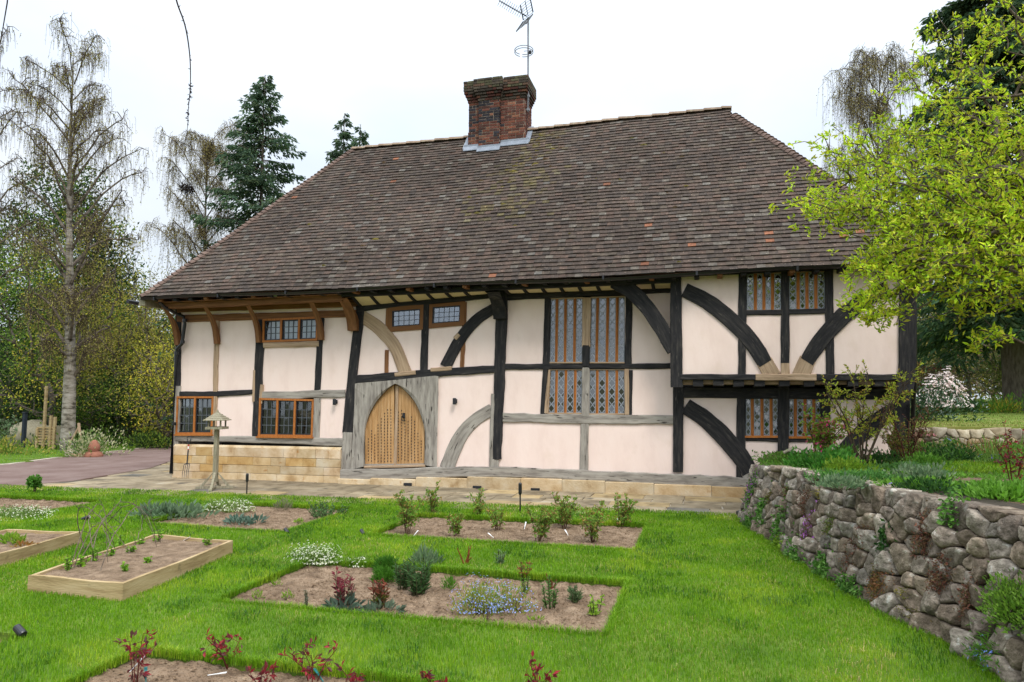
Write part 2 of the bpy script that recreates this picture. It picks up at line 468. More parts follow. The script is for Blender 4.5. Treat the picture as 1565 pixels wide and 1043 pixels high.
# paving laid in rows of flags on a bed of mortar
flr = random.Random(21)
def pave_edge(x):
    return lawn_back(x) - .1
pb = sheet_xy('pavement', np.arange(-12.2, 8.6, .2), np.array([-3.2, -2.6, -2.2, -1, 0, 1, 2.4, 4, 6, 8]), M['mortar'], lambda x, y: -.022 * np.ones_like(x),
              lambda x, y: (x > -6.3) & (y < .5) | (x <= -6.3) & (x > -12.5))
yy = -3.0
row = 0
while yy < 7.5:
    hgt = flr.uniform(.46, .7)
    xx = -12 + flr.uniform(0, .5)
    while xx < 8.4:
        ln = flr.uniform(.5, 1.15)
        ok = (yy < -.15 and xx > -6.5) or (xx <= -6.5 and xx + ln > np.interp(yy, [-3.5, -1.5, 1.6, 4.5, 7], [-8.7, -7.9, -8.5, -10.1, -10.9]) + .1)
        if ok and yy + hgt > lawn_back(xx) - .15:
            e = .011
            q = [(xx + e, yy + e), (xx + ln - e, yy + e), (xx + ln - e, yy + hgt - e), (xx + e, yy + hgt - e)]
            q = [(x + flr.uniform(-.012, .012), y + flr.uniform(-.012, .012)) for x, y in q]
            z = flr.uniform(-.004, .004)
            mb = MB()
            cc = np.array([1, 1, 1]) * flr.uniform(.82, 1.15)
            if flr.random() < .07:
                cc = np.array([.55, .62, .78])
            elif flr.random() < .14:
                cc = np.array([1.4, 1.3, 1.05])
            ctr = np.mean(q, axis=0)
            ring = lambda k, zz: [(ctr[0] + (x - ctr[0]) * k, ctr[1] + (y - ctr[1]) * k, zz) for x, y in q]
            v = ring(1, -.04) + ring(1, z) + ring(.975, z + .006)
            f = [(8, 9, 10, 11)] + [(r * 4 + i, r * 4 + (i + 1) % 4, r * 4 + 4 + (i + 1) % 4, r * 4 + 4 + i) for r in range(2) for i in range(4)]
            mb.add(v, f, cc).build('paving_slab', M['flag'], pb)
        xx += ln
    yy += hgt
    row += 1

# drive, kerb and verge on the left, running back past the house
def strip(name, left, right, mat, z, drop=0):
    n = len(left)
    v = [(x, y, z) for x, y in left] + [(x, y, z) for x, y in right]
    f = [(i, i + 1, n + i + 1, n + i) for i in range(n - 1)]
    mb = MB().add(v, f)
    if drop:
        for e in (left, right):
            mb.add([(x, y, z) for x, y in e] + [(x, y, z - drop) for x, y in e], f)
    return tag(mb.build(name, mat), kind='structure')
strip('drive', [(-40, -9), (-22, -4.2), (-14.2, -.9), (-13.7, .4), (-13.6, 1.5), (-14.6, 4.6), (-15.2, 8.5), (-17, 16), (-20, 26)], [(-30, -14), (-14, -5.5), (-8.7, -3.5), (-7.9, -1.5), (-8.5, 1.6), (-10.1, 4.5), (-10.9, 7), (-11, 14), (-11, 24)], M['drive'], .02, .1)
strip('kerb', [(-40, -8.86), (-22, -4.06), (-14.4, -.8), (-13.75, 1.5), (-14.75, 4.6), (-15.35, 8.5), (-17.1, 16)], [(-40, -9), (-22, -4.2), (-14.2, -.9), (-13.6, 1.5), (-14.6, 4.6), (-15.2, 8.5), (-17, 16)], M['mortar'], .04, .2)
def verge_z(x, y):
    return .03 + .02 * np.clip(-15 - x, 0, 20) + .04 * fbm(x * .5, y * .5, 9)
def verge_keep(x, y):
    return x < np.interp(y, [-9, -4.06, -.8, 1.5, 4.6, 8.5, 16, 40], [-40, -22, -14.45, -13.8, -14.8, -15.4, -17.2, -24])
verge = sheet('verge', -60, -13, -9, 40, .6, M['turf'], verge_z, verge_keep, drop=.2)

# terrace behind the garden wall and the lawn above it
def terr_z(x, y):
    t = np.clip((y + 6) / 6.4, 0, 1)
    z = wall_top(np.minimum(y, -2.8)) * (1 - t) + .95 * t - .04
    return z + .05 * (fbm(x * 1.3, y * 1.3, 4) - .5) + .03 * np.clip(x - 11, 0, 8)
terr = sheet('terrace', 8.0, 22, -14, .9, .17, M['soil'], terr_z, lambda x, y: (x > wall_x(np.minimum(y, -2.75)) + .3 * wall_top(y) + .27) & ((y < -2.5) | (x > 7.9 + (y + 3) * .2)), drop=1.0,
             shade=lambda x, y: .6 + .35 * fbm(x, y, 8))
def up_z(x, y):
    return 1.42 + .012 * np.clip(y, 0, 40) + .05 * fbm(x * .3, y * .3, 2) + .05 * np.clip(x - 16, 0, 10) * .3
upper = sheet('upper_lawn', 11.2, 50, .55, 46, .3, M['lawnfar'], up_z, lambda x, y: y > np.interp(x, [11.2, 12.5, 14, 15.6, 22], [.42, .45, .62, .95, 2.2]) + .3, drop=1.0)

# ------------------------------------------------------------------ grass blades
def blades(name, px, py, zf, hgt, wid, cols, lean=.5):
    n = len(px)
    z = zf(px, py)
    a = rng.uniform(0, 2 * np.pi, n)
    ln = rng.uniform(.1, 1, n) * lean
    h = hgt * rng.uniform(.6, 1.25, n)
    w = wid * rng.uniform(.7, 1.3, n)
    d = np.stack([np.cos(a), np.sin(a)], -1)
    s = np.stack([-np.sin(a), np.cos(a)], -1)
    def pt(t, side, off):
        return np.stack([px + d[:, 0] * off + s[:, 0] * side, py + d[:, 1] * off + s[:, 1] * side, z + t], -1)
    v = np.stack([pt(-.01, -w / 2, 0), pt(-.01, w / 2, 0), pt(h * .6, w * .4, h * ln * .35), pt(h * .6, -w * .4, h * ln * .35), pt(h * (1 - .25 * ln), 0, h * ln)], 1).reshape(-1, 3)
    b = (np.arange(n) * 5)[:, None]
    pick = rng.integers(0, len(cols), n)
    c = np.asarray(cols)[pick] * rng.uniform(.8, 1.2, (n, 1))
    mb = MB()
    mb.add(v, b + np.array([[0, 1, 2, 3]]), np.repeat(c, 5, 0))
    mb.f.append(b + np.array([[3, 2, 4]]))
    return tag(mb.build(name, M['blade']), kind='stuff')
GC = [(.115, .26, .005), (.145, .31, .007), (.175, .345, .009), (.24, .38, .022), (.12, .28, .006)]
def lawn_pts(n, x0, x1, y0, y1):
    x, y = rng.uniform(x0, x1, n), rng.uniform(y0, y1, n)
    v = np.stack([x, y, np.zeros(n)], -1) - EYEP
    d = v @ FW
    u, vv = (v @ RT) / np.maximum(d, .1) * F, (v @ UP) / np.maximum(d, .1) * F
    k = (d > 3.2) & (np.abs(u) < 1700) & (vv > -760) & ((np.abs(u) < 860) & (vv > -600) | (rng.uniform(0, 1, n) < .55))
    k &= ~in_bed(x, y, -.025) & (y < lawn_back(x) + .01) & (x < wall_x(y) + .12)
    k &= rng.uniform(0, 1, n) < np.clip((6.2 / np.maximum(d, .1)) ** 1.3, 0, 1)
    return x[k], y[k], d[k]
gx, gy, gd = lawn_pts(1300000, -13, 9.6, -12.6, -2.2)
g = blades('lawn_grass', gx, gy, lawn_z, .042 * (1 + .9 * (fbm(gx * 1.1, gy * 1.1, 14) - .5)), .0036 * np.clip(gd / 5.2, 1, 2.4), GC)
g['label'] = 'short bright green mown grass between the flower beds'
k = (fbm(gx * 2.3, gy * 2.3, 51) > .6) & (rng.uniform(0, 1, len(gx)) < .2)
g = blades('coarse_grass', gx[k] + .013, gy[k] + .01, lawn_z, .062, .0055 * np.clip(gd[k] / 5.5, 1, 2), [(.055, .15, .008), (.07, .18, .012), (.045, .13, .02)], lean=.9)
g['label'] = 'darker coarse tufts scattered through the lawn'
k = (fbm(gx * 1.7, gy * 1.7, 83) > .56) & (rng.uniform(0, 1, len(gx)) < .09)
g = blades('dry_grass', gx[k] - .011, gy[k] + .007, lambda x, y: lawn_z(x, y) + .014, .03, .0036 * np.clip(gd[k] / 5.5, 1, 2), [(.36, .34, .1), (.3, .3, .07), (.4, .36, .14)], lean=1.6)
g['label'] = 'dry straw coloured blades in the paler lawn patches'
# longer tufts along the cut edges, the wall foot and the raised bed
ex, ey = [], []
for _, a, b, c, d in BEDS[:5]:
    for (p, q) in (((a, c), (b, c)), ((a, d), (b, d)), ((a, c), (a, d)), ((b, c), (b, d))):
        ln = math.dist(p, q)
        t = rng.uniform(0, 1, int(ln * 900))
        ex.append(p[0] + (q[0] - p[0]) * t + rng.normal(0, .018, len(t)))
        ey.append(p[1] + (q[1] - p[1]) * t + rng.normal(0, .018, len(t)))
t = rng.uniform(-10.6, -2.8, 9000)
ex.append(wall_x(t) - np.abs(rng.normal(0, .09, 9000)) + .02); ey.append(t)
ex, ey = np.concatenate(ex), np.concatenate(ey)
g = blades('edge_grass', ex, ey, lambda x, y: lawn_z(x, y) - .02, .075 * (.7 + .6 * fbm(ex * 1.5, ey * 1.5, 31)), .0045, GC, lean=.9)
g['label'] = 'longer grass overhanging the cut lawn edges'
vx, vy = rng.uniform(-30, -13.5, 50000), rng.uniform(-7, 22, 50000)
k = verge_keep(vx - .05, vy)
g = blades('verge_grass', vx[k], vy[k], verge_z, .07, .012, GC)
g['label'] = 'green verge grass beyond the drive'
ux, uy = rng.uniform(11.3, 24, 40000), .95 + rng.uniform(0, 1, 40000) ** 1.6 * 24
g = blades('upper_grass', ux, uy, up_z, .035, .009, [(.12, .19, .02), (.17, .22, .035), (.28, .26, .09)])
g['label'] = 'dry patched grass of the upper lawn'
tx, ty = rng.uniform(10.2, 16, 40000), rng.uniform(-5.2, -1.6, 40000)
k = (tx > wall_x(ty) + 1.5) & (fbm(tx * .9, ty * .9, 77) > .5)
g = blades('terrace_grass', tx[k], ty[k], terr_z, .075, .006, GC)
g['label'] = 'grass growing on the terrace behind the garden wall'

# ------------------------------------------------------------------ the house
house = thing('house', (0, 0, 0), 'timber framed house with pale pink plaster panels, black beams and a tall hipped tile roof', 'house')
JET = -0.55                                              # the upper right bay oversails the ground floor by this much

def spline(pts, step=9.0):
    pts = np.asarray(pts, float)
    if len(pts) > 2:
        P = np.vstack([2 * pts[0] - pts[1], pts, 2 * pts[-1] - pts[-2]])
        out = []
        for i in range(1, len(P) - 2):
            for t in np.linspace(0, 1, 8, endpoint=False):
                a, b, c, d = P[i - 1], P[i], P[i + 1], P[i + 2]
                out.append(.5 * (2 * b + (c - a) * t + (2 * a - 5 * b + 4 * c - d) * t * t + (3 * b - a - 3 * c + d) * t ** 3))
        pts = np.vstack([out, pts[-1]])
    L = np.r_[0, np.cumsum(np.linalg.norm(np.diff(pts, axis=0), axis=1))]
    n = max(2, int(L[-1] / step) + 1)
    s = np.linspace(0, L[-1], n)
    return np.stack([np.interp(s, L, pts[:, k]) for k in range(pts.shape[1])], -1), s / L[-1], L[-1]

tcount = [0]
def timber(name, pts, w, y, mat, proud=.03, depth=.14, jit=.7, parent=None, label=None):
    """a hewn timber: centre line and widths in photo pixels, standing on the wall plane y"""
    tcount[0] += 1
    proud = proud + (tcount[0] % 7) * .0011
    c, t, ln = spline(pts)
    n = len(c)
    ww = np.interp(t, np.linspace(0, 1, np.size(w)), np.atleast_1d(w)) if np.size(w) > 1 else np.full(n, float(w))
    tg = np.gradient(c, axis=0); tg /= np.linalg.norm(tg, axis=1)[:, None]
    nm = np.stack([tg[:, 1], -tg[:, 0]], -1)
    ph = tcount[0] * 3.7
    j1, j2 = ((fbm(np.arange(n) * .45 + ph, np.zeros(n) + k * 9.1, k, 3) - .5) * 2.6 * jit for k in (1, 2))
    o1, o2 = ww / 2 + j1, -ww / 2 + j2
    V, UVs = [], []
    uo = R.uniform(0, 50)
    for off, yy in ((o1, 'b'), (o1, 'e'), (o1 - 1.1, 'f'), (o1 * .5 + o2 * .5, 'm'), (o2 + 1.1, 'f'), (o2, 'e'), (o2, 'b')):
        px = c + nm * off[:, None]
        P = np.array([at_y(a, b, y - proud) for a, b in px])
        if yy == 'b':
            P[:, 1] += depth
        elif yy == 'e':
            P[:, 1] += .01
        elif yy == 'm':
            P[:, 1] += (fbm(np.arange(n) * .8 + ph, np.zeros(n), 5, 2) - .5) * .014
        V.append(P)
        UVs.append(np.stack([uo + t * ln / 62, off / 62 + (.15 if yy == 'b' and off is o1 else 0) - (.15 if yy == 'b' and off is o2 else 0)], -1))
    V, UVs = np.array(V), np.array(UVs)
    idx = np.arange(7 * n).reshape(7, n)
    f = np.stack([idx[:-1, :-1], idx[1:, :-1], idx[1:, 1:], idx[:-1, 1:]], -1).reshape(-1, 4)
    mb = MB()
    mb.add(V.reshape(-1, 3), f, None, UVs.reshape(-1, 2))
    for e in (0, n - 1):
        mb.f.append(np.array([[idx[0, e], idx[1, e], idx[5, e], idx[6, e]], [idx[1, e], idx[2, e], idx[4, e], idx[5, e]]]))
    o = mb.build(name, M[mat], parent or house)
    if label:
        o['label'] = label
    return o

pcount = [0]
def panel(quad, y=0.0):
    """a pillowed lime plaster panel between timbers: corners tl, tr, br, bl in photo pixels"""
    pcount[0] += 1
    q = [at_y(a, b, y) for a, b in quad]
    n = 13
    u, v = np.meshgrid(np.linspace(0, 1, n), np.linspace(0, 1, n), indexing='ij')
    P = ((1 - u) * (1 - v))[..., None] * q[0] + (u * (1 - v))[..., None] * q[1] + (u * v)[..., None] * q[2] + ((1 - u) * v)[..., None] * q[3]
    P[..., 1] += .004 - .014 * (np.sin(u * np.pi) * np.sin(v * np.pi)) ** .4 + .012 * (fbm(P[..., 0] * 2.2, P[..., 2] * 2.2, pcount[0], 3) - .5) + (pcount[0] % 5) * .0006
    idx = np.arange(n * n).reshape(n, n)
    mb = MB().add(P.reshape(-1, 3), np.stack([idx[:-1, :-1], idx[1:, :-1], idx[1:, 1:], idx[:-1, 1:]], -1).reshape(-1, 4))
    return mb.build('plaster_panel', M['plaster'], house, smooth=True)

# body: side and back walls, floor between storeys and a plain interior
mb = MB()
mb.box((-6.22, .12, -.2), (-6.1, 6.5, 4.5))
mb.box((10.86, .12, -.2), (10.98, 6.5, 4.5))
mb.box((-6.22, 6.5, -.2), (10.98, 6.62, 4.5))
mb.build('wall', M['plaster'], house)
mb = MB()
mb.box((-6.05, 1.6, -.1), (10.8, 1.64, 4.7))
mb.box((-6.05, .1, 2.28), (-1.0, 1.58, 2.38))
mb.box((6.75, .05, 2.3), (10.8, 1.58, 2.4))
mb.box((-6.05, .1, -.16), (10.8, 1.58, -.1))
mb.build('interior_wall', M['inside'], house)

for q in [
    # left bay
    [(270, 474), (330, 472), (330, 490), (270, 492)], [(330, 472), (392, 470), (392, 488), (330, 490)], [(392, 470), (488, 466), (488, 487), (392, 489)], [(488, 466), (546, 463), (546, 486), (488, 487)],
    [(272, 488), (330, 486), (330, 606), (270, 608)], [(330, 486), (394, 484), (390, 606), (330, 606)], [(330, 606), (390, 602), (388, 674), (330, 674)],
    [(397, 524), (489, 521), (485, 606), (396, 606)], [(489, 482), (547, 480), (532, 604), (486, 606)], [(483, 604), (532, 602), (528, 676), (482, 676)],
    # door bay
    [(543, 470), (594, 464), (592, 582), (540, 584)], [(592, 503), (650, 500), (649, 578), (592, 582)], [(650, 500), (711, 495), (709, 574), (649, 578)],
    [(709, 455), (764, 448), (760, 570), (709, 574)], [(664, 575), (762, 566), (757, 720), (664, 720)],
    # hall bay
    [(766, 450), (836, 446), (834, 563), (764, 563)], [(764, 562), (836, 562), (834, 640), (762, 640)],
    [(955, 442), (1036, 436), (1036, 562), (955, 562)], [(955, 562), (1038, 560), (1038, 644), (955, 644)],
    [(760, 640), (894, 644), (893, 724), (757, 722)], [(894, 644), (1040, 648), (1038, 730), (893, 724)],
    # lower right bay
    [(1036, 598), (1133, 598), (1133, 735), (1036, 732)], [(1133, 668), (1198, 668), (1198, 738), (1133, 736)], [(1198, 668), (1262, 668), (1262, 740), (1198, 738)], [(1262, 598), (1384, 598), (1381, 745), (1262, 740)],
]:
    panel(q, 0.0)
for q in [[(1036, 414), (1136, 412), (1136, 580), (1036, 580)], [(1136, 474), (1201, 474), (1201, 580), (1136, 580)], [(1201, 474), (1269, 472), (1269, 580), (1201, 580)], [(1269, 408), (1388, 404), (1388, 578), (1269, 580)]]:
    panel(q, JET)

# --- timbers of the left bay
T = timber
T('corner_post', [(272, 466), (271, 590)], 8, 0, 'black')
T('corner_post', [(271, 590), (265.5, 722)], 9, 0, 'grey', proud=.032)
T('wall_plate', [(270, 471.5), (546, 463)], 12, 0, 'brown', proud=.05)
T('rail', [(270, 487.5), (546, 479)], 10.5, 0, 'brown', proud=.035)
T('post', [(331, 489), (328.5, 600)], 7.5, 0, 'tan')
T('post', [(328.5, 604), (326, 670)], 7, 0, 'tan')
T('post', [(398, 488), (391, 668)], 13, 0, 'black')
T('patch', [(388.5, 566), (386.5, 614)], 3.6, 0, 'tan', proud=.04)
T('patch', [(399.5, 588), (397.5, 617)], 4.5, 0, 'tan', proud=.04)
T('post', [(490, 484), (484.5, 597)], 9, 0, 'black')
T('rail', [(274, 602.5), (330, 602.5), (386, 599)], [7.5, 8.5, 7], 0, 'black', proud=.034, jit=1)
T('rail', [(400, 605), (527, 601.5)], 12, 0, 'grey', proud=.034, jit=1)
T('post', [(484, 609), (482, 670)], 11, 0, 'grey')
T('sill_beam', [(268, 670), (400, 672.5), (526, 676.5)], [9, 10, 12], 0, 'grey', proud=.05, jit=1)
T('post', [(551, 470), (539.5, 560), (530.5, 662)], [13, 14.5, 15], 0, 'black', proud=.045)
T('post', [(531, 661), (527.5, 722)], [14, 18], 0, 'grey', proud=.047)

# --- door bay
T('rail', [(544, 471.5), (600, 464), (680, 457), (760, 450)], 11, 0, 'black', proud=.05, jit=1.1)
T('rail', [(541, 580), (620, 574), (690, 569), (756, 564)], [12, 12, 12, 11], 0, 'black', proud=.04, jit=1.2)
T('patch', [(603, 573), (635, 569.5)], 6, 0, 'tan', proud=.05)
T('patch', [(658, 566), (690, 563)], 6, 0, 'tan', proud=.05)
T('brace', [(550, 482), (578, 501), (603, 530), (619, 570)], [18, 20, 19, 19], 0, 'tan', proud=.036)
T('post', [(593, 472), (592, 510)], 7, 0, 'brown', proud=.02)
T('post', [(591, 535), (590, 572)], 6, 0, 'brown', proud=.02)
T('post', [(651, 459), (647, 568)], 11, 0, 'black', proud=.03)
T('post', [(710, 462), (706, 562)], 6, 0, 'brown', proud=.02)
T('brace', [(757, 470), (727, 490), (703, 518), (680, 561)], [15, 17, 18, 18], 0, 'black', proud=.04)
T('patch', [(695, 518), (701, 511)], 7, 0, 'tan', proud=.055)
T('post', [(767, 436), (764, 560), (758.5, 702)], [19, 16, 14], 0, 'black', proud=.055, jit=1.1)
T('patch', [(755, 602), (751.5, 714)], 8.5, 0, 'grey', proud=.05)
T('brace', [(752, 626), (725, 643), (702, 670), (682, 716)], [18, 20, 22, 23], 0, 'grey', proud=.036)
T('post', [(757.5, 703), (757, 714)], 9, 0, 'grey', proud=.04)

# --- hall bay
T('rail', [(774, 453), (900, 446.5), (1034, 441)], 12, 0, 'black', proud=.05)
T('rail', [(768, 561), (840, 560.5)], 9, 0, 'black', proud=.034)
T('rail', [(840, 560), (900, 560.5), (962, 560)], 7, 0, 'black', proud=.036)
T('rail', [(958, 560), (1034, 559.5)], 8.5, 0, 'black', proud=.034)
T('rail', [(764, 638), (890, 641), (1038, 642)], 14, 0, 'grey', proud=.042, jit=1)
T('post', [(837, 456), (834, 560)], [9, 10], 0, 'black', proud=.03)
T('post', [(833, 564), (829, 634)], 7, 0, 'black', proud=.03)
T('post', [(839, 565), (834, 632)], [3, 8], 0, 'tan', proud=.026)
T('post', [(896.5, 455), (895.5, 530)], 13, 0, 'tan', proud=.045)
T('post', [(895.5, 528), (895, 560)], 11, 0, 'black', proud=.05)
T('post', [(895, 562), (894.5, 636)], 11.5, 0, 'grey', proud=.045)
T('post', [(893.5, 646), (892, 722)], 13, 0, 'grey', proud=.032)
T('post', [(961, 452), (960, 560)], 10, 0, 'black', proud=.03)
T('post', [(958, 564), (958, 634)], 7, 0, 'tan', proud=.03)
T('post', [(964, 566), (963, 634)], 5, 0, 'black', proud=.026)
T('post', [(1037, 590), (1036, 722)], [17, 15], 0, 'black', proud=.05)
T('sill_beam', [(519, 725.5), (600, 725), (745, 721.5), (890, 727), (1000, 732), (1160, 739)], [15, 16, 15, 15, 16, 16], 0, 'grey', proud=.09, depth=.2, jit=1.3)
T('sill_beam', [(1160, 739), (1384, 752)], 15, 0, 'grey', proud=.085, depth=.2)

# --- upper right bay, oversailing
T('post', [(1032.5, 416), (1034, 592)], [17, 19], JET, 'black', proud=.05)
T('brace', [(1046, 443), (1082, 462), (1120, 492), (1150, 525), (1170, 556)], [22, 24, 26, 25, 23], JET, 'black', proud=.045, jit=1)
T('brace', [(1168, 552), (1181, 576)], [25, 27], JET, 'tan', proud=.04, label='pale new foot of the left brace')
T('brace', [(1358, 440), (1310, 466), (1272, 500), (1248, 530), (1233, 553)], [22, 24, 26, 25, 23], JET, 'black', proud=.045, jit=1)
T('brace', [(1235, 549), (1223, 576)], [25, 27], JET, 'tan', proud=.04, label='pale new foot of the right brace')
T('post', [(1135, 414), (1134, 574)], 12, JET, 'black', proud=.03)
T('post', [(1200.5, 412), (1200, 555)], 13, JET, 'black', proud=.035)
T('post', [(1200, 555), (1200.5, 574)], 13, JET, 'tan', proud=.03)
T('post', [(1267, 408), (1269, 574)], 13, JET, 'black', proud=.03)
T('rail', [(1140, 478), (1195, 477.5)], 8, JET, 'black', proud=.028)
T('rail', [(1206, 477), (1262, 475.5)], 8, JET, 'black', proud=.028)
T('bressumer', [(1040, 576.5), (1155, 576.5)], 9, JET, 'black', proud=.055, depth=.2)
T('bressumer', [(1155, 576.5), (1248, 577)], 10, JET, 'tan', proud=.06, depth=.2)
T('bressumer', [(1248, 577), (1378, 577)], 9.5, JET, 'black', proud=.055, depth=.2)
T('corner_post', [(1388, 400), (1387, 580)], 26, JET, 'black', proud=.05, depth=.3)
T('corner_post', [(1386, 578), (1384, 602)], [28, 24], JET, 'black', proud=.065, depth=.55)
T('wall_plate', [(1026, 418), (1205, 410), (1405, 399)], 11, JET, 'black', proud=.05)
# flying brace that carries the hall's eaves
T('brace', [(937, 430), (968, 448), (1000, 485), (1029, 536)], [20, 23, 24, 22], JET, 'black', proud=.03, depth=.16, jit=1)
# joist ends under the oversail, with tan infill between, and the lower wall's head beam
for x in (1067, 1098, 1129, 1161, 1199, 1237, 1271, 1304, 1345):
    T('joist', [(x - 8, 585.5), (x + 8, 585.5)], 11, JET, 'black', proud=.02, depth=.62, jit=1.3)
for a, b in ((1044, 1059), (1075, 1090), (1106, 1121), (1137, 1153), (1169, 1191), (1207, 1229), (1245, 1263), (1279, 1296), (1312, 1337), (1353, 1373)):
    T('infill', [(a - 3, 584), (b + 3, 584)], 8, JET + .1, 'tan', proud=.0, depth=.06, jit=.3)
T('head_beam', [(1042, 600), (1378, 603)], 17, 0, 'black', proud=.045)
# --- lower right bay
T('post', [(1133, 606), (1132, 736)], 14, 0, 'black', proud=.032)
T('post', [(1198, 590), (1197, 738)], [18, 15], 0, 'black', proud=.06)
T('post', [(1262, 606), (1262, 740)], 15, 0, 'black', proud=.032)
T('brace', [(1048, 620), (1083, 645), (1113, 675), (1134, 702), (1146, 722)], [24, 26, 27, 28, 27], 0, 'black', proud=.05, jit=1)
T('brace', [(1144, 718), (1153, 736)], [28, 28], 0, 'grey', proud=.045)
T('brace', [(1376, 622), (1335, 648), (1300, 680), (1272, 724)], [23, 26, 27, 28], 0, 'black', proud=.05, jit=1)
T('rail', [(1140, 672), (1191, 673)], 5.5, 0, 'black', proud=.028)
T('rail', [(1206, 673), (1256, 673)], 5.5, 0, 'black', proud=.028)
T('corner_post', [(1380, 600), (1378, 690)], 24, 0, 'black', proud=.05)
T('corner_post', [(1378, 690), (1377, 752)], 24, 0, 'grey', proud=.045)
for px, py in ((1052, 600), (1068, 604)):
    pass

# --- brackets that carry the deep eaves
def bracket(x, zl, zt, yo, th, dp, mat):
    """curved strut in the plane across the wall: foot on the wall at zl, head under the plate at zt, reaching out by yo"""
    mb = MB()
    n = 9
    t = np.linspace(0, 1, n)
    z = zl + (zt - zl) * t
    yc = -.05 - yo * (.25 * t + .75 * t ** 2.6)
    V = []
    for sx in (-th / 2, th / 2):
        V.append(np.stack([np.full(n, x + sx), yc - dp / 2, z + .06 * t], -1))
        V.append(np.stack([np.full(n, x + sx), yc + dp / 2, z - .06 * t], -1))
    V = [V[0], V[2], V[3], V[1]]
    uv = [np.stack([t * 1.5, np.full(n, k * .12)], -1) for k in range(4)]
    idx = np.arange(4 * n).reshape(4, n)
    f = [(idx[a, i], idx[(a + 1) % 4, i], idx[(a + 1) % 4, i + 1], idx[a, i + 1]) for a in range(4) for i in range(n - 1)]
    f += [tuple(idx[:, 0]), tuple(idx[::-1, n - 1])]
    mb.add(np.concatenate(V), f, None, np.concatenate(uv))
    return mb.build('bracket', M[mat], house)
for (px, py, top, mat, th) in ((272, 528, 466, 'brown', .13), (332, 526, 462, 'brown', .12), (396, 524, 458, 'brown', .12), (491, 520, 450, 'brown', .13), (541, 506, 446, 'brown', .26), (765, 488, 428, 'black', .3)):
    b = at_y(px, py, -.05)
    bracket(b[0], b[2], 4.36, .5, th, .13 if th < .2 else .18, mat)

# --- eaves: outer plate, soffit, coving, rafter feet, gutter
def xbar(name, x0, x1, y0, y1, z0, z1, mat, n=14):
    mb = MB()
    xs_ = np.linspace(x0, x1, n)
    dz = .02 * (fbm(xs_ * .6, xs_ * 0, 6) - .5)
    V = np.concatenate([np.stack([xs_, np.full(n, y), z + dz], -1) for y, z in ((y0, z0), (y0, z1), (y1, z1), (y1, z0))])
    idx = np.arange(4 * n).reshape(4, n)
    f = [(idx[a, i], idx[(a + 1) % 4, i], idx[(a + 1) % 4, i + 1], idx[a, i + 1]) for a in range(4) for i in range(n - 1)] + [tuple(idx[:, 0]), tuple(idx[:, -1])]
    uv = np.concatenate([np.stack([xs_, np.full(n, k * .1)], -1) for k in range(4)])
    return mb.add(V, f, None, uv).build(name, M[mat], house)
xbar('eaves_plate', -6.3, -1.1, -.62, -.47, 4.36, 4.5, 'brown')
xbar('eaves_plate', -1.1, 6.6, -.66, -.52, 4.465, 4.57, 'black')
MB().add([(-6.35, -.82, 4.502), (-1.05, -.82, 4.502), (-1.05, .05, 4.53), (-6.35, .05, 4.53)], [(0, 1, 2, 3)]).build('soffit', M['board'], house)
def cov(xa, xb, ta, tb, ba, bb):
    n = max(2, int(abs(xb - xa) / 26))
    for k in range(n):
        s0, s1 = k / n, (k + 1) / n
        x0, x1 = xa + (xb - xa) * s0, xa + (xb - xa) * s1
        L = lambda a, b, s: a + (b - a) * s
        p = [at_y(x0 + 1, L(ba, bb, s0) + 3, -.01), at_y(x1 + 1, L(ba, bb, s1) + 3, -.01)]
        p2 = [np.array([p[0][0], -.53, 4.505]), np.array([p[1][0], -.53, 4.505])]
        mb = MB()
        s = np.linspace(0, 1, 5)[:, None]
        bow = np.array([0, 1.0, -.6]) * (np.sin(s * np.pi) * .05)
        V = np.concatenate([p[0] + (p2[0] - p[0]) * s + bow, p[1] + (p2[1] - p[1]) * s + bow])
        mb.add(V, [(i, i + 1, i + 6, i + 5) for i in range(4)])
        mb.build('coving_panel', M['cream'], house)
        mb = MB()
        for i in range(4):
            a0, a1 = V[i], V[i + 1]
            o = np.array([.035, 0, 0]); d = np.array([0, -.02, -.03])
            mb.hexa([a0 - o + d, a0 + o + d, a0 + o - d, a0 - o - d], [a1 - o + d, a1 + o + d, a1 + o - d, a1 - o - d])
        mb.build('rafter', M['black'], house)
cov(552, 747, 455, 436, 466, 446)
cov(780, 1026, 434, 424, 446, 438)
for k in range(38):                                       # sawn rafter feet show below the gutter
    x = -6.1 + k * .455
    if x > 10.8:
        break
    MB().bevbox((x - .05, -.9, 4.50), (x + .05, -.55, 4.585), .008).build('rafter_foot', M['brown' if k % 3 == 0 else 'black'], house)

# --- gutter, downpipes
def half_pipe(pts, r, name, mat, parent, sides=7, th=.008):
    pts = np.asarray(pts, float)
    mb = MB()
    th_ = np.linspace(np.pi, 2 * np.pi, sides)
    n = len(pts)
    V = []
    for rr in (r, r - th):
        for a in th_:
            V.append(pts + np.array([0, np.cos(a) * rr, np.sin(a) * rr]))
    idx = np.arange(2 * sides * n).reshape(2, sides, n)
    f = []
    for k in (0, 1):
        for j in range(sides - 1):
            for i in range(n - 1):
                f.append((idx[k, j, i], idx[k, j + 1, i], idx[k, j + 1, i + 1], idx[k, j, i + 1]))
    for j in (0, sides - 1):
        for i in range(n - 1):
            f.append((idx[0, j, i], idx[1, j, i], idx[1, j, i + 1], idx[0, j, i + 1]))
    mb.add(np.concatenate(V), f)
    return mb.build(name, mat, parent, smooth=True)
gxs = np.linspace(-6.62, 11.5, 40)
gut = half_pipe(np.stack([gxs, np.full(40, -.93), 4.6 + .03 * np.sin(gxs * .9) - .012 * (gxs > 2)], -1), .065, 'gutter', M['blackplastic'], house)
mb = MB()
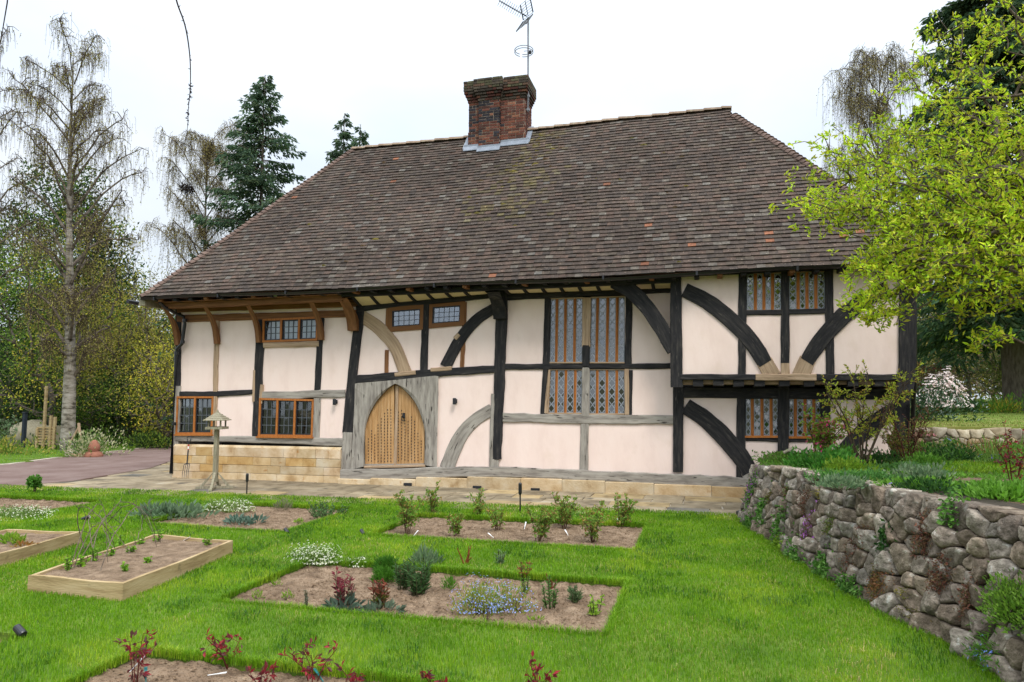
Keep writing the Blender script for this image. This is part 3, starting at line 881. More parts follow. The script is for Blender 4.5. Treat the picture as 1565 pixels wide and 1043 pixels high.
for k in range(10):
    x = -6.2 + k * 1.9
    mb.box((x - .02, -1.0, 4.525), (x + .02, -.86, 4.61))
mb.build('gutter_clip', M['blackplastic'], gut)
mb = MB()
dp = [at_y(244, 462, -.86), at_y(252, 470, -.7), at_y(270, 480, -.25), at_y(281, 484, -.16), at_y(282.5, 495, -.14), at_y(279, 520, -.14), at_y(278, 526, -.14), at_y(270, 534, -.14), at_y(269, 545, -.14), at_y(261.5, 724, -.14)]
mb.tube(dp, .043, 8)
for px, py in ((266, 648), (270, 540), (282.5, 490), (279, 523)):
    c = at_y(px, py, -.14)
    mb.tube([c - (0, 0, .04), c + (0, 0, .04)], .056, 8)
mb.build('downpipe', M['blackplastic'], house, smooth=True)
mb = MB()
mb.tube([at_y(1402, 408, -.86), at_y(1402, 425, -.6), at_y(1398, 445, -.55), at_y(1398, 590, -.55), at_y(1396, 610, -.15), at_y(1392, 745, -.1)], .04, 8)
mb.build('downpipe', M['blackplastic'], house, smooth=True)

# --- stone plinths
pl = link('plinth', None, house)
MB().box((-6.16, -.055, -.1), (-1.36, .1, .83)).build('plinth_core', M['mortar'], pl)
pr = random.Random(5)
rows = [(-.04, .17), (.17, .37), (.37, .575), (.575, .8)]
for i, (z0, z1) in enumerate(rows):
    x = -6.2
    while x < -1.36:
        l = pr.uniform(.36, .78)
        x1 = min(x + l, -1.34)
        if -1.34 - x1 < .2:
            x1 = -1.34
        c = R.choice([(1, 1, 1), (1.08, 1.05, 1), (.95, .88, .75), (1.05, 1.02, 1.05), (.9, .75, .5)])
        MB().bevbox((x + .004, -.1 - pr.uniform(0, .008), z0 + .004), (x1 - .004, .0, z1 - .004), .006, c).build('stone_block', M['stone'], pl)
        x = x1
mb = MB()
mb.add([(-6.2, -.1, .8), (-1.34, -.1, .8), (-1.34, -.04, .86), (-6.2, -.04, .86)], [(0, 1, 2, 3)]).build('coping', M['stone'], pl)
x = -1.36
while x < 10.9:
    l = pr.uniform(.75, 1.3)
    x1 = min(x + l, 10.92)
    sb = np.array([at_y(*p, -.1) for p in ((519, 733), (600, 733), (745, 729), (890, 734.5), (1000, 740), (1160, 747), (1384, 760))])
    a, b = (np.interp(v, sb[:, 0], sb[:, 2]) for v in (x, x1))
    zt = (a + b) / 2 + .012
    MB().bevbox((x + .004, -.17, -.06), (x1 - .004, .0, zt), .012, R.choice([(1, 1, 1), (1.05, 1, .95), (.95, .85, .7)])).build('stone_block', M['stone'], pl)
    x = x1
for px, py in ((623, 740.5), (729, 745), (818, 748.5)):
    c = at_y(px, py, -.19)
    MB().box(c - (.1, .01, .03), c + (.1, .03, .03)).build('air_brick', M['iron'], house)

# ------------------------------------------------------------------ windows
class Pane:
    """maps (u, v) in 0..1 from the top left over a quad of photo pixels on the wall plane y"""
    def __init__(s, quad, y):
        s.q = [at_y(a, b, y) for a, b in quad]
        s.w = np.linalg.norm(s.q[1] - s.q[0]); s.h = np.linalg.norm(s.q[3] - s.q[0])
    def __call__(s, u, v, dy=0.0):
        p = (1 - u) * (1 - v) * s.q[0] + u * (1 - v) * s.q[1] + u * v * s.q[2] + (1 - u) * v * s.q[3]
        return p + np.array([0, dy, 0])
    def slab(s, mb, u0, u1, v0, v1, yf, yb):
        mb.hexa([s(u0, v1, yf), s(u1, v1, yf), s(u1, v1, yb), s(u0, v1, yb)], [s(u0, v0, yf), s(u1, v0, yf), s(u1, v0, yb), s(u0, v0, yb)])
def tilt_pane(P, u0, u1, v0, v1, y, k):
    mb = MB()
    a, b = R.uniform(-k, k), R.uniform(-k, k)
    f = [P(u0, v0, y + a + b), P(u1, v0, y - a + b), P(u1, v1, y - a - b), P(u0, v1, y + a - b)]
    mb.add(f + [p + np.array([0, .004, 0]) for p in f], HEX)
    return mb

def square_window(quad, nl, cols, rws, y=0.0, fr=.05, sill=False):
    """oak frame, iron casements and square leaded panes"""
    P = Pane(quad, y)
    fu, fv = fr / P.w, fr / P.h
    mb = MB()
    P.slab(mb, 0, 1, 0, fv, -.055, .1); P.slab(mb, 0, 1, 1 - fv, 1, -.06, .1)
    edges = np.linspace(fu / 2, 1 - fu / 2, nl + 1)
    for k, e in enumerate(edges):
        P.slab(mb, e - fu * .5, e + fu * .5, fv, 1 - fv, -.05, .1)
    win = mb.build('window', M['orange'], house)
    if sill:
        mb = MB(); P.slab(mb, -.02, 1.02, 1, 1 + .035 / P.h, -.1, .05)
        mb.build('sill', M['orange'], win)
    iu, iv = .028 / P.w, .028 / P.h
    for k in range(nl):
        a, b = edges[k] + fu * .5, edges[k + 1] - fu * .5
        mb = MB()
        P.slab(mb, a, a + iu, fv, 1 - fv, -.02, .04); P.slab(mb, b - iu, b, fv, 1 - fv, -.021, .04)
        P.slab(mb, a + iu, b - iu, fv, fv + iv, -.018, .04); P.slab(mb, a + iu, b - iu, 1 - fv - iv, 1 - fv, -.018, .04)
        mb.build('casement', M['iron'], win)
        us, vs_ = np.linspace(a + iu, b - iu, cols + 1), np.linspace(fv + iv, 1 - fv - iv, rws + 1)
        mb = MB()
        hu, hv = .0085 / P.w, .0085 / P.h
        for u in us[1:-1]:
            P.slab(mb, u - hu, u + hu, vs_[0], vs_[-1], -.004, .018)
        for v in vs_[1:-1]:
            P.slab(mb, us[0], us[-1], v - hv, v + hv, -.005, .019)
        mb.build('lead_came', M['came2'], win)
        for i in range(cols):
            for j in range(rws):
                tilt_pane(P, us[i], us[i + 1], vs_[j], vs_[j + 1], .01, .0012).build('pane', M['glass'], win)
    return win
square_window([(272, 606), (328, 606), (326, 664), (270, 664)], 2, 3, 4, sill=True)
w2 = square_window([(398, 608.5), (481, 610.5), (479, 668), (396, 667)], 3, 3, 4, sill=True)
square_window([(403, 488), (488, 484.5), (486.5, 521), (402.5, 524)], 3, 3, 3)
T('rail', [(402, 528), (487, 525.5)], 7.5, 0, 'tan', proud=.05)
def small_window(q_out, q_in):
    P = Pane(q_out, 0.0)
    mb = MB()
    ci = [at_y(a, b, 0) for a, b in q_in]
    for yf, yb in ((-.035, .08),):
        o = [p + np.array([0, yf, 0]) for p in P.q]; i = [p + np.array([0, yf, 0]) for p in ci]
        o2 = [p + np.array([0, yb, 0]) for p in P.q]; i2 = [p + np.array([0, yb, 0]) for p in ci]
        for k in range(4):
            j = (k + 1) % 4
            mb.hexa([o[k], o[j], i[j], i[k]], [o2[k], o2[j], i2[j], i2[k]])
    win = mb.build('window', M['brown'], house)
    Q = Pane(q_in, 0.0)
    mb = MB()
    fu, fv = .025 / Q.w, .025 / Q.h
    Q.slab(mb, 0, 1, 0, fv, -.02, .04); Q.slab(mb, 0, 1, 1 - fv, 1, -.02, .04)
    Q.slab(mb, 0, fu, fv, 1 - fv, -.019, .04); Q.slab(mb, 1 - fu, 1, fv, 1 - fv, -.019, .04)
    mb.build('casement', M['iron'], win)
    us, vs_ = np.linspace(fu, 1 - fu, 6), np.linspace(fv, 1 - fv, 4)
    mb = MB()
    for u in us[1:-1]:
        Q.slab(mb, u - .005 / Q.w, u + .005 / Q.w, fv, 1 - fv, .002, .018)
    for v in vs_[1:-1]:
        Q.slab(mb, fu, 1 - fu, v - .005 / Q.h, v + .005 / Q.h, .001, .019)
    mb.build('lead_came', M['iron'], win)
    for i in range(5):
        for j in range(3):
            tilt_pane(Q, us[i], us[i + 1], vs_[j], vs_[j + 1], .01, .0016).build('pane', M['leaded'], win)
small_window([(594, 470), (648, 466), (647, 504), (593, 508)], [(600, 475.5), (643, 472.5), (642, 497), (600, 500)])
small_window([(657, 466), (711, 461), (710, 497.5), (656, 502.5)], [(662, 470), (704, 467), (703, 492), (661, 495)])

def lattice_window(quad, mull, y, proud=0.0, rows_m=.19, mw=.07, sill=True, sub=1):
    """tall lights between oak mullions, glazed with diamond quarries"""
    P = Pane(quad, y)
    mb = MB()
    hd = MB()
    P.slab(hd, -.01, 1.01, -.02, .0, -.01, .08)
    if sill:
        P.slab(mb, -.03, 1.03, 1.0, 1.0 + .045 / P.h, -.05, .08)
    else:
        P.slab(mb, -.01, 1.01, 1.0, 1.0 + .03 / P.h, -.01, .08)
    win = mb.build('window', M['orange' if sill else 'tan'], house)
    hd.build('window_head', M['tan'], win)
    hm = mw / 2 / P.w
    for u in mull:
        mb = MB()
        a, b = P(u, 0), P(u, 1)
        d = mw * .6
        mb.hexa([b + (-d, .03, 0), b + (0, .03 - d, 0), b + (d, .03, 0), b + (0, .03 + d, 0)], [a + (-d, .03, 0), a + (0, .03 - d, 0), a + (d, .03, 0), a + (0, .03 + d, 0)])
        mb.build('mullion', M['orange'], win)
    edges = [0.0] + list(mull) + [1.0]
    for k in range(len(edges) - 1):
        a = edges[k] + (hm * .9 if k else 0)
        b = edges[k + 1] - (hm * .9 if k < len(edges) - 2 else 0)
        wl_ = (b - a) * P.w
        nv = max(2, int(round(P.h / rows_m)))
        gl, ld = MB(), MB()
        lw = .009
        bu, bv = .014 / P.w, .014 / P.h
        P.slab(ld, a, a + bu, 0, 1, .018, .04); P.slab(ld, b - bu, b, 0, 1, .018, .04)
        P.slab(ld, a + bu, b - bu, 0, bv, .019, .04); P.slab(ld, a + bu, b - bu, 1 - bv, 1, .019, .04)
        nd = sub
        def bar(u0, v0, u1, v1, yo):
            p, q = P(u0, v0, yo), P(u1, v1, yo)
            t = (q - p) / np.linalg.norm(q - p)
            s_ = np.cross(t, (0, 1, 0)) * lw
            dd = np.array([0, .008, 0])
            ld.hexa([p - s_, p + s_, p + s_ + dd, p - s_ + dd], [q - s_, q + s_, q + s_ + dd, q - s_ + dd])
        def facet(pts):
            g = R.uniform(-.0028, .0028), R.uniform(-.0028, .0028)
            c = np.mean(pts, axis=0)
            v = [P(u, w, .03 + g[0] * (u - c[0]) * P.w / .1 + g[1] * (w - c[1]) * P.h / .1) for u, w in pts]
            gl.add(v, [tuple(range(len(v)))])
        for i in range(nd):
            ua, ub = a + (b - a) * i / nd, a + (b - a) * (i + 1) / nd
            um = (ua + ub) / 2
            for j in range(nv):
                v0, v1 = j / nv, (j + 1) / nv
                vm_ = (v0 + v1) / 2
                bar(ua, vm_, um, v0, .022); bar(um, v0, ub, vm_, .0225); bar(ua, vm_, um, v1, .0222); bar(um, v1, ub, vm_, .0227)
                facet([(ua, vm_), (um, v0), (ub, vm_), (um, v1)])
                facet([(ua, v0), (um, v0), (ua, vm_)]); facet([(um, v0), (ub, v0), (ub, vm_)])
                facet([(ua, vm_), (um, v1), (ua, v1)]); facet([(ub, vm_), (ub, v1), (um, v1)])
        gl.build('pane', M['leaded'], win)
        ld.build('lead_lattice', M['came'], win)
    return win
lattice_window([(841.5, 458), (890.5, 456.5), (889.5, 553.5), (840, 553.5)], (.2, .47, .76), 0.0, sill=False)
lattice_window([(903, 456), (955, 454.5), (954, 553.5), (901, 553.5)], (.2, .5, .78), 0.0, sill=False)
lattice_window([(838.5, 566), (889.5, 566), (888.5, 631), (837, 631)], (.24, .52, .8), 0.0, sill=False)
lattice_window([(901, 566), (954.5, 566), (954, 632), (900.5, 632)], (.22, .5, .78), 0.0, sill=False)
lattice_window([(1141.5, 419), (1194.5, 418), (1194, 473.5), (1141.5, 474)], (.25, .5, .75), JET, sill=False, rows_m=.15)
lattice_window([(1206.5, 417), (1260.5, 416), (1261, 472), (1206.5, 473)], (.25, .5, .75), JET, sill=False, rows_m=.15)
lattice_window([(1140, 609), (1189.5, 609.5), (1190, 666), (1140, 666)], (.2, .5, .78), 0.0, rows_m=.15)
lattice_window([(1206, 610), (1255, 610.5), (1255, 667), (1206, 667)], (.2, .5, .78), 0.0, rows_m=.15)
# curtains and window-sill things inside
def curtain(quad, y):
    P = Pane(quad, y)
    mb = MB()
    n = 40
    u = np.linspace(0, 1, n)
    top = np.array([P(a, 0, .025 * math.sin(a * 60)) for a in u]); bot = np.array([P(a, 1, .03 * math.sin(a * 60 + .3)) for a in u])
    mb.add(np.vstack([top, bot]), [(i, i + 1, n + i + 1, n + i) for i in range(n - 1)])
    return tag(mb.build('curtain', M['curtain'], smooth=True), 'white net curtain hanging inside the upper left casement window', 'curtain')
curtain([(400, 482), (492, 478), (490, 528), (400, 531)], .3)
mb = MB()
q = Pane([(283, 606), (302, 606), (300, 660), (282, 660)], .25)
mb.add([q(0, 0), q(1, 0), q(1, 1), q(0, 1)], [(0, 1, 2, 3)])
tag(mb.build('blind', M['blue']), 'pale blue blind half drawn inside the lower left window', 'blind')

# ------------------------------------------------------------------ pointed-arch doorway
archL = [(557.5, 713), (557, 690), (557.5, 665), (560, 648), (566, 630), (576, 613), (588, 599), (597, 591.5), (604, 587)]
archR = [(648.5, 711), (649, 690), (649.5, 665), (647, 648), (641.5, 630), (633, 613), (621, 599), (612, 591.5), (604, 587)]
outL = [(536.5, 718), (538, 690), (539.5, 660), (540.5, 640), (541.5, 620), (542, 600), (542.5, 586), (570, 584), (604, 581)]
outR = [(668, 715), (668, 690), (668.5, 660), (669, 640), (669.5, 620), (670, 600), (670, 574), (640, 577), (604, 581)]
for inn, out, s in ((archL, outL, 1), (archR, outR, -1)):
    mb = MB()
    ctr = np.array((604, 660.0))
    ii, _, _ = spline(inn, 4); n = len(ii)
    oo = np.stack([np.interp(np.linspace(0, 1, n), np.linspace(0, 1, len(out)), np.array(out)[:, k]) for k in range(2)], -1)
    in2 = ii + (oo - ii) * .1
    rows_ = [(oo, .1), (oo, -.055), (in2, -.06), (ii, -.02), (ii, .12)]
    V, uv = [], []
    for p, y in rows_:
        V.append(np.array([at_y(a, b, y) for a, b in p])); uv.append(np.stack([p[:, 1] / 62 + s, p[:, 0] / 62], -1))
    V[1][:, 1] += .012 * (fbm(np.arange(n) * .5, np.zeros(n), 3 + s) - .5)
    idx = np.arange(5 * n).reshape(5, n)
    mb.add(np.concatenate(V), np.stack([idx[:-1, :-1], idx[1:, :-1], idx[1:, 1:], idx[:-1, 1:]], -1).reshape(-1, 4), None, np.concatenate(uv))
    mb.build('door_jamb', M['grey'], house)
T('threshold', [(556, 714.5), (650, 712.5)], 4, 0, 'tan', proud=.04, depth=.2, jit=.2)
aL, aR = np.array(archL)[::-1], np.array(archR)[::-1]
def arch_y(px):
    return np.interp(px, np.r_[np.array(archL)[3:, 0], aR[1:6, 0]], np.r_[np.array(archL)[3:, 1], aR[1:6, 1]])
def leaf(x0, x1, nplank, hand):
    d = link('door', None, house)
    e = np.linspace(x0, x1, nplank + 1)
    st = MB()
    for k in range(nplank):
        a, b = e[k] + .14, e[k + 1] - .14
        m = np.linspace(a, b, 4)
        top = [arch_y(x) + .5 for x in m]
        bot = 711.5 - (m - 557) / 91 * 1.6
        mb = MB()
        yf = .055 + R.uniform(0, .006)
        F_ = [at_y(x, t, yf) for x, t in zip(m, top)]; B_ = [at_y(x, t, yf) for x, t in zip(m, bot)]
        dv = np.array([0, .05, 0])
        V = F_ + B_ + [p + dv for p in F_] + [p + dv for p in B_]
        f = [(i, i + 1, 5 + i, 4 + i) for i in range(3)] + [(i, i + 1, 9 + i, 8 + i) for i in range(3)]
        mb.add(V, f + [(0, 4, 12, 8), (3, 7, 15, 11)])
        mb.build('plank', M['door'], d)
        if k:
            y = 706.0 - R.uniform(0, 4.5)
            lim = max(arch_y(e[k]) + R.uniform(28, 44), 626)
            while y > lim:
                p = at_y(e[k], y, yf - .004)
                st.box(p + (-.009, -.004, -.016), p + (.009, .012, .016))
                y -= 4.6
    tag(st.build('stud', M['iron'], d), kind='stuff')
    lo = MB()
    p0, p1 = at_y(x0, 712, .05), at_y(x1, 711 if hand > 0 else 711.5, .05)
    lo.hexa([p0 + (0, -.02, -.02), p1 + (0, -.02, -.02), p1 + (0, .02, -.02), p0 + (0, .02, -.02)], [p0 + (0, -.02, .04), p1 + (0, -.02, .04), p1 + (0, .02, .04), p0 + (0, .02, .04)])
    lo.build('weatherboard', M['grey'], d)
    return d
leaf(558, 602.3, 9, -1)
dr = leaf(603.8, 648.7, 9, 1)
T('cover_strip', [(606.5, 590), (603.5, 711)], 4.5, .03, 'tan', proud=.0, depth=.05, jit=.15)
kc = at_y(617, 636, .04)
mb = MB()
mb.box(kc + (-.03, -.012, -.05), kc + (.03, .02, .07))
th = np.linspace(0, 2 * np.pi, 13)
mb.tube([kc + np.array([math.sin(a) * .045, -.03 - .012 * math.cos(a), -.06 + math.cos(a) * .06]) for a in th], .009, 5, cap=False)
mb.tube([kc + (0, -.01, 0), kc + (0, -.05, -.005)], .014, 6)
mb.build('knocker', M['iron'], dr)

# wall lamps: short black cylinders on a wall plate
def wall_lamp(px, py, label):
    c = at_y(px, py, -.01)
    t = thing('wall_lamp', c, label, 'lamp', 'wall lamps either side of the door')
    MB().bevbox((-.03, -.03, -.05), (.03, .0, .05), .006).build('back_plate', M['iron'], t)
    MB().tube([(0, -.03, 0), (0, -.075, 0)], .014, 6).build('arm', M['iron'], t)
    MB().tube([(0, -.11, -.075), (0, -.11, -.06), (0, -.11, .06), (0, -.11, .075)], [.036, .042, .042, .036], 12).build('lamp_body', M['iron'], t)
wall_lamp(514.5, 614.5, 'small black wall lamp on the plaster left of the arched door')
wall_lamp(697, 613.5, 'small black wall lamp on the plaster right of the arched door')
def flood(px, py, y, label):
    c = at_y(px, py, y)
    t = thing('floodlight', c, label, 'lamp', 'floodlights under the eaves')
    MB().hexa([(-.085, -.06, -.05), (.085, -.06, -.05), (.075, .05, -.03), (-.075, .05, -.03)], [(-.085, -.09, .055), (.085, -.09, .055), (.075, .02, .07), (-.075, .02, .07)]).build('housing', M['blackplastic'], t)
    MB().hexa([(-.07, -.068, -.04), (.07, -.068, -.04), (.07, -.06, -.04), (-.07, -.06, -.04)], [(-.07, -.096, .045), (.07, -.096, .045), (.07, -.08, .045), (-.07, -.08, .045)]).build('lens', M['lens'], t)
    MB().tube([(0, .03, .02), (0, .06, .1), (0, .06, .16)], .012, 6).build('bracket', M['blackplastic'], t)
flood(422, 452, -.72, 'small black floodlight under the brown eaves of the left bay')
flood(868, 431, -.7, 'small floodlight under the eaves above the tall leaded window')

# ------------------------------------------------------------------ roof
roof = link('roof', None, house)
E0, ERUN, ERISE = np.array([0, -.92, 4.60]), 4.12, 5.05
SL = math.hypot(ERUN, ERISE)
ES = np.array([0, ERUN / SL, ERISE / SL]); EN = np.array([0, -ERISE / SL, ERUN / SL])
XL0, XL1, XR0, XR1 = -6.62, -2.96, 11.62, 8.1
SG = SL * .945                                            # foot of the little gable at the right end of the ridge
def x_left(s):
    return XL0 + (XL1 - XL0) * np.clip(s / SL, 0, 1)
def x_right(s):
    t = np.clip(s / SG, 0, 1)
    return np.where(s > SG, 8.03, XR0 + (XR1 - XR0) * (.93 * t + .07 * t ** 2))
def sag(x, s):
    return .085 * (fbm(x * .28, s * .35, 40, 3) - .5) - .05 * np.exp(-((x - .5) / 2.5) ** 2) * (s / SL) ** 2
def roof_pt(x, s, up=0.0):
    x, s = np.asarray(x, float), np.asarray(s, float)
    return E0 + np.stack([x, 0 * x, 0 * x], -1) + ES * s[..., None] + EN * (sag(x, s) + up)[..., None]
PAL = np.array([(.105, .074, .062), (.12, .083, .068), (.087, .066, .059), (.095, .07, .06), (.135, .083, .066), (.075, .06, .056), (.11, .083, .065), (.125, .1, .078), (.07, .055, .05), (.14, .092, .075)])
def tile_colour(x, s, r):
    c = (PAL[r.randrange(len(PAL))] * .5 + np.array((.1, .08, .068)) * .5) * r.uniform(.86, 1.14) * np.array((.7, .685, .645)) * (.72 + .56 * float(fbm(x * .55, s * .8, 61, 3)))
    q = r.random()
    if q < .003:
        c = np.array((.24, .1, .055)) * r.uniform(.6, 1.0)
    elif q < .012:
        c = np.array((.125, .113, .098)) * r.uniform(.7, 1.1)
    elif q < .08:
        c = np.array((.105, .09, .074))
    d = abs((x - 3.1 + (SL - s) * .16)) / (.35 + (SL - s) * .16)
    if s > 2.2 and d < 1.6 and r.random() < .55 * math.exp(-d * d):
        c = c * .7 + np.array((.1, .085, .025)) * r.uniform(.2, .6)
    return c
def tile_geo(mb, x, s, w, ln, c, r, flat=False):
    th = .026
    lift0, lift1 = .04 + r.uniform(-.005, .01), .008
    sk = r.uniform(-.007, .007)
    xs4 = np.array([x + .0015, x + w - .0015, x + w - .0015, x + .0015]); ss = np.array([s + sk, s + sk * .3, s + ln, s + ln])
    up = np.array([lift0, lift0 + r.uniform(-.003, .003), lift1, lift1])
    top = roof_pt(xs4, ss, up); bot = roof_pt(xs4[:2], ss[:2], up[:2] - th)
    v = np.vstack([top, bot, roof_pt(xs4[2:], ss[2:], up[2:] - th)])
    mb.add(v, [(0, 1, 2, 3), (4, 5, 1, 0), (5, 6, 2, 1), (7, 4, 0, 3)], c)
GA, TW, TL = .134, .176, .19
rt = random.Random(3)
stuff = MB()
nind = 0
for k in range(int(SL / GA)):
    s = k * GA + .004
    xl, xr = float(x_left(s)), float(x_right(s))
    x = xl - TW * (.5 if k % 2 else 0) - .02
    while x < xr:
        w = TW * rt.uniform(.96, 1.03)
        a, b = max(x, xl - .02), min(x + w, xr + .01)
        if b - a > .03:
            c = tile_colour(a, s, rt)
            if k < 3 and nind < 300 and b < 10.9:
                m1 = MB(); tile_geo(m1, a, s, b - a, TL, c, rt)
                m1.build('roof_tile', M['tile'], roof); nind += 1
            else:
                tile_geo(stuff, a, s, b - a, TL, c, rt)
        x += w
tag(stuff.build('roof_tile', M['tile'], roof), kind='stuff')
# boarding below the tiles, and the slopes that face away
mb = MB()
P = lambda x, s: roof_pt(np.array([x]), np.array([s]), np.array([-.03]))[0]
a, b, c_, d = P(XL0 + .03, .02), P(XR0 - .03, .02), P(8.03, SL), P(XL1, SL)
gab = P(XR1, SG)
back = lambda p: np.array([p[0], 2 * (E0[1] + ERUN) - p[1], p[2]])
mb.add([a, b, gab, P(8.03, SG), c_, d], [(0, 1, 2, 3, 4, 5)])
mb.build('roof_boarding', M['board'], roof)
mb = MB()
m2 = MB()
def plain_slope(p0, p1, q0, q1):
    n = 44
    for k in range(n):
        t0, t1 = k / n, (k + 1.25) / n
        A, B = p0 + (q0 - p0) * t0, p1 + (q1 - p1) * t0
        C_, D_ = p1 + (q1 - p1) * min(t1, 1), p0 + (q0 - p0) * min(t1, 1)
        nrm = np.cross(B - A, D_ - A); nrm /= np.linalg.norm(nrm)
        if nrm[2] < 0:
            nrm = -nrm
        nn = max(1, int(np.linalg.norm(B - A) / TW))
        for i in range(nn):
            u0, u1 = i / nn, (i + 1) / nn
            c = PAL[rt.randrange(len(PAL))] * rt.uniform(.75, 1.3)
            l0 = nrm * .03
            v = [A + (B - A) * u0 + l0, A + (B - A) * u1 + l0, D_ + (C_ - D_) * u1, D_ + (C_ - D_) * u0, A + (B - A) * u0, A + (B - A) * u1]
            m2.add(v, [(0, 1, 2, 3), (4, 5, 1, 0)], c)
plain_slope(back(P(XR0, 0)), back(P(XL0, 0)), back(P(8.03, SL)), back(P(XL1, SL)))
plain_slope(back(P(XL0, 0)), P(XL0, 0), P(XL1, SL), P(XL1, SL))
plain_slope(P(XR0, 0), back(P(XR0, 0)), P(XR1, SG), back(P(XR1, SG)))
tag(m2.build('roof_tile', M['tile'], roof), kind='stuff')
g0, g1, g2 = P(8.03, SG), back(P(8.03, SG)), P(8.03, SL)
MB().add([g0 + (-.02, 0, 0), g1 + (-.02, 0, 0), g2 + (-.02, 0, 0)], [(0, 1, 2)]).build('gable', M['plaster'], roof)
M['tilehip'] = pmat('hip_tile', [(.085, .06, .05), (.15, .1, .08), (.21, .15, .12)], 7, rough=.92, vary=.22, attr=False)
# bonnet tiles on the hips, half-round tiles on the ridge
def cap_tiles(name, pts, rad, ln, ov, tilt, n=6):
    pts = np.asarray(pts)
    L = np.r_[0, np.cumsum(np.linalg.norm(np.diff(pts, axis=0), axis=1))]
    d = 0.0
    while d < L[-1] - .05:
        p = np.array([np.interp(d, L, pts[:, k]) for k in range(3)]); q = np.array([np.interp(min(d + ln, L[-1]), L, pts[:, k]) for k in range(3)])
        t = (q - p) / np.linalg.norm(q - p)
        sd_ = np.cross(t, (0, 0, 1.0)); sd_ /= np.linalg.norm(sd_)
        u = np.cross(sd_, t)
        mb = MB()
        V = []
        r1 = rad * rt.uniform(.95, 1.08)
        for e, rr in ((p + u * tilt + u * rt.uniform(0, .01), r1), (q, r1 * .9)):
            for k in range(n):
                an = math.pi * (k / (n - 1))
                V.append(e + sd_ * math.cos(an) * rr + u * (math.sin(an) * rr * .75 - .05))
        f = [(k, k + 1, n + k + 1, n + k) for k in range(n - 1)] + [tuple(range(n))]
        mb.add(V, f[:-1])
        mb.add(V[:n], [tuple(range(n))])
        mb.build(name, M['ridge' if name == 'ridge_tile' else 'tilehip'], roof)
        d += ln - ov
ss_ = np.linspace(0, SL, 30)
cap_tiles('hip_tile', roof_pt(x_left(ss_), ss_, np.full(30, .0)), .12, .21, .075, .05)
ss_ = np.linspace(0, SG, 30)
cap_tiles('hip_tile', roof_pt(x_right(ss_), ss_, np.full(30, .0)), .12, .21, .075, .05)
xr_ = np.linspace(XL1 - .02, 8.08, 30)
cap_tiles('ridge_tile', roof_pt(xr_, np.full(30, SL + .02), np.full(30, .02)), .13, .46, .01, .012)
# moss cushions growing out of the tile joints
mb = MB()
for k in range(90):
    if k < 60:
        s = SL - abs(rt.gauss(0, 1.7)) - .3
        x = 3.1 - (SL - s) * .2 + rt.gauss(0, .25 + (SL - s) * .1)
    else:
        x, s = rt.uniform(-3, 9), rt.uniform(.3, 5.8)
    if not (.2 < s < SL) or not (x_left(s) + .2 < x < x_right(s) - .2) or (s > 5.2 and .7 < x < 2.8):
        continue
    c = roof_pt(np.array([x]), np.array([s]), np.array([.04]))[0]
    rr = rt.uniform(.02, .07)
    n = 8
    V = [c + EN * rr * .5]
    for j in range(n):
        a = 2 * math.pi * j / n
        V.append(c + np.array([1, 0, 0]) * math.cos(a) * rr * rt.uniform(1, 2.2) + ES * math.sin(a) * rr * rt.uniform(.4, .8) - EN * .02)
    mb.add(V, [(0, 1 + j, 1 + (j + 1) % n) for j in range(n)], np.array((.14, .115, .018)) * rt.uniform(.6, 1.2) if rt.random() < .6 else np.array((.075, .045, .015)))
tag(mb.build('moss', M['leaf'], roof, smooth=True), kind='stuff')
# eave return at the left corner with its short gutter end
MB().hexa([(-6.75, -.9, 4.42), (-6.55, -.9, 4.42), (-6.55, 1.2, 4.42), (-6.75, 1.2, 4.42)], [(-6.72, -.9, 4.58), (-6.55, -.9, 4.6), (-6.55, 1.2, 4.6), (-6.72, 1.2, 4.58)]).build('fascia', M['greywood'], roof)
g2_ = np.linspace(-1.15, 6, 12)
mb = MB(); mb.tube(np.stack([np.full(12, -6.85), g2_, np.full(12, 4.5)], -1), .055, 8); mb.build('gutter', M['blackplastic'], house, smooth=True)

# ------------------------------------------------------------------ chimney
chim = link('chimney', None, house)
SECT = [(.90, 1.22, 2.77), (1.22, 1.84, 2.70), (1.84, 2.55, 2.81)]
CB, CT = 3.6, 10.5
core = MB()
for x0, x1, yf in SECT:
    core.box((x0 + .008, yf + .008, 8.5), (x1 - .008, CB, 10.95))
core.build('chimney_core', M['oldmortar'], chim)
BC = np.array([(.12, .042, .028), (.155, .055, .034), (.1, .038, .028), (.13, .05, .036), (.17, .075, .045), (.075, .035, .028)])
rb = random.Random(12)
CO = .077
def brick(x0, x1, y0, y1, z0, z1, c):
    j = lambda: rb.uniform(-.004, .004)
    MB().bevbox((x0 + j(), y0 + j(), z0), (x1 + j(), y1, z1 + j() * .4), .004, c).build('brick', M['brick'], chim)
def bcol(z, px):
    dark = px < 1.9 and rb.random() < (.6 if z > 9.8 else .28)
    c = BC[rb.randrange(len(BC))] * rb.uniform(.75, 1.2)
    if px > 1.86 and rb.random() < .35:
        c = c * 1.35
    return np.array((.028, .026, .032)) * rb.uniform(.7, 1.4) if dark else c
def course(x0, x1, yf, z, k, c_over=None):
    x = x0 - (.11 if k % 2 else 0)
    while x < x1 - .02:
        l = .222 if rb.random() < .7 else .111
        a, b = max(x, x0), min(x + l, x1)
        if b - a > .03:
            brick(a + .006, b - .006, yf, yf + .09, z + .006, z + CO - .006, c_over() if c_over else bcol(z, (a + b) / 2))
        x += l
ncour = int((CT - 9.0) / CO)
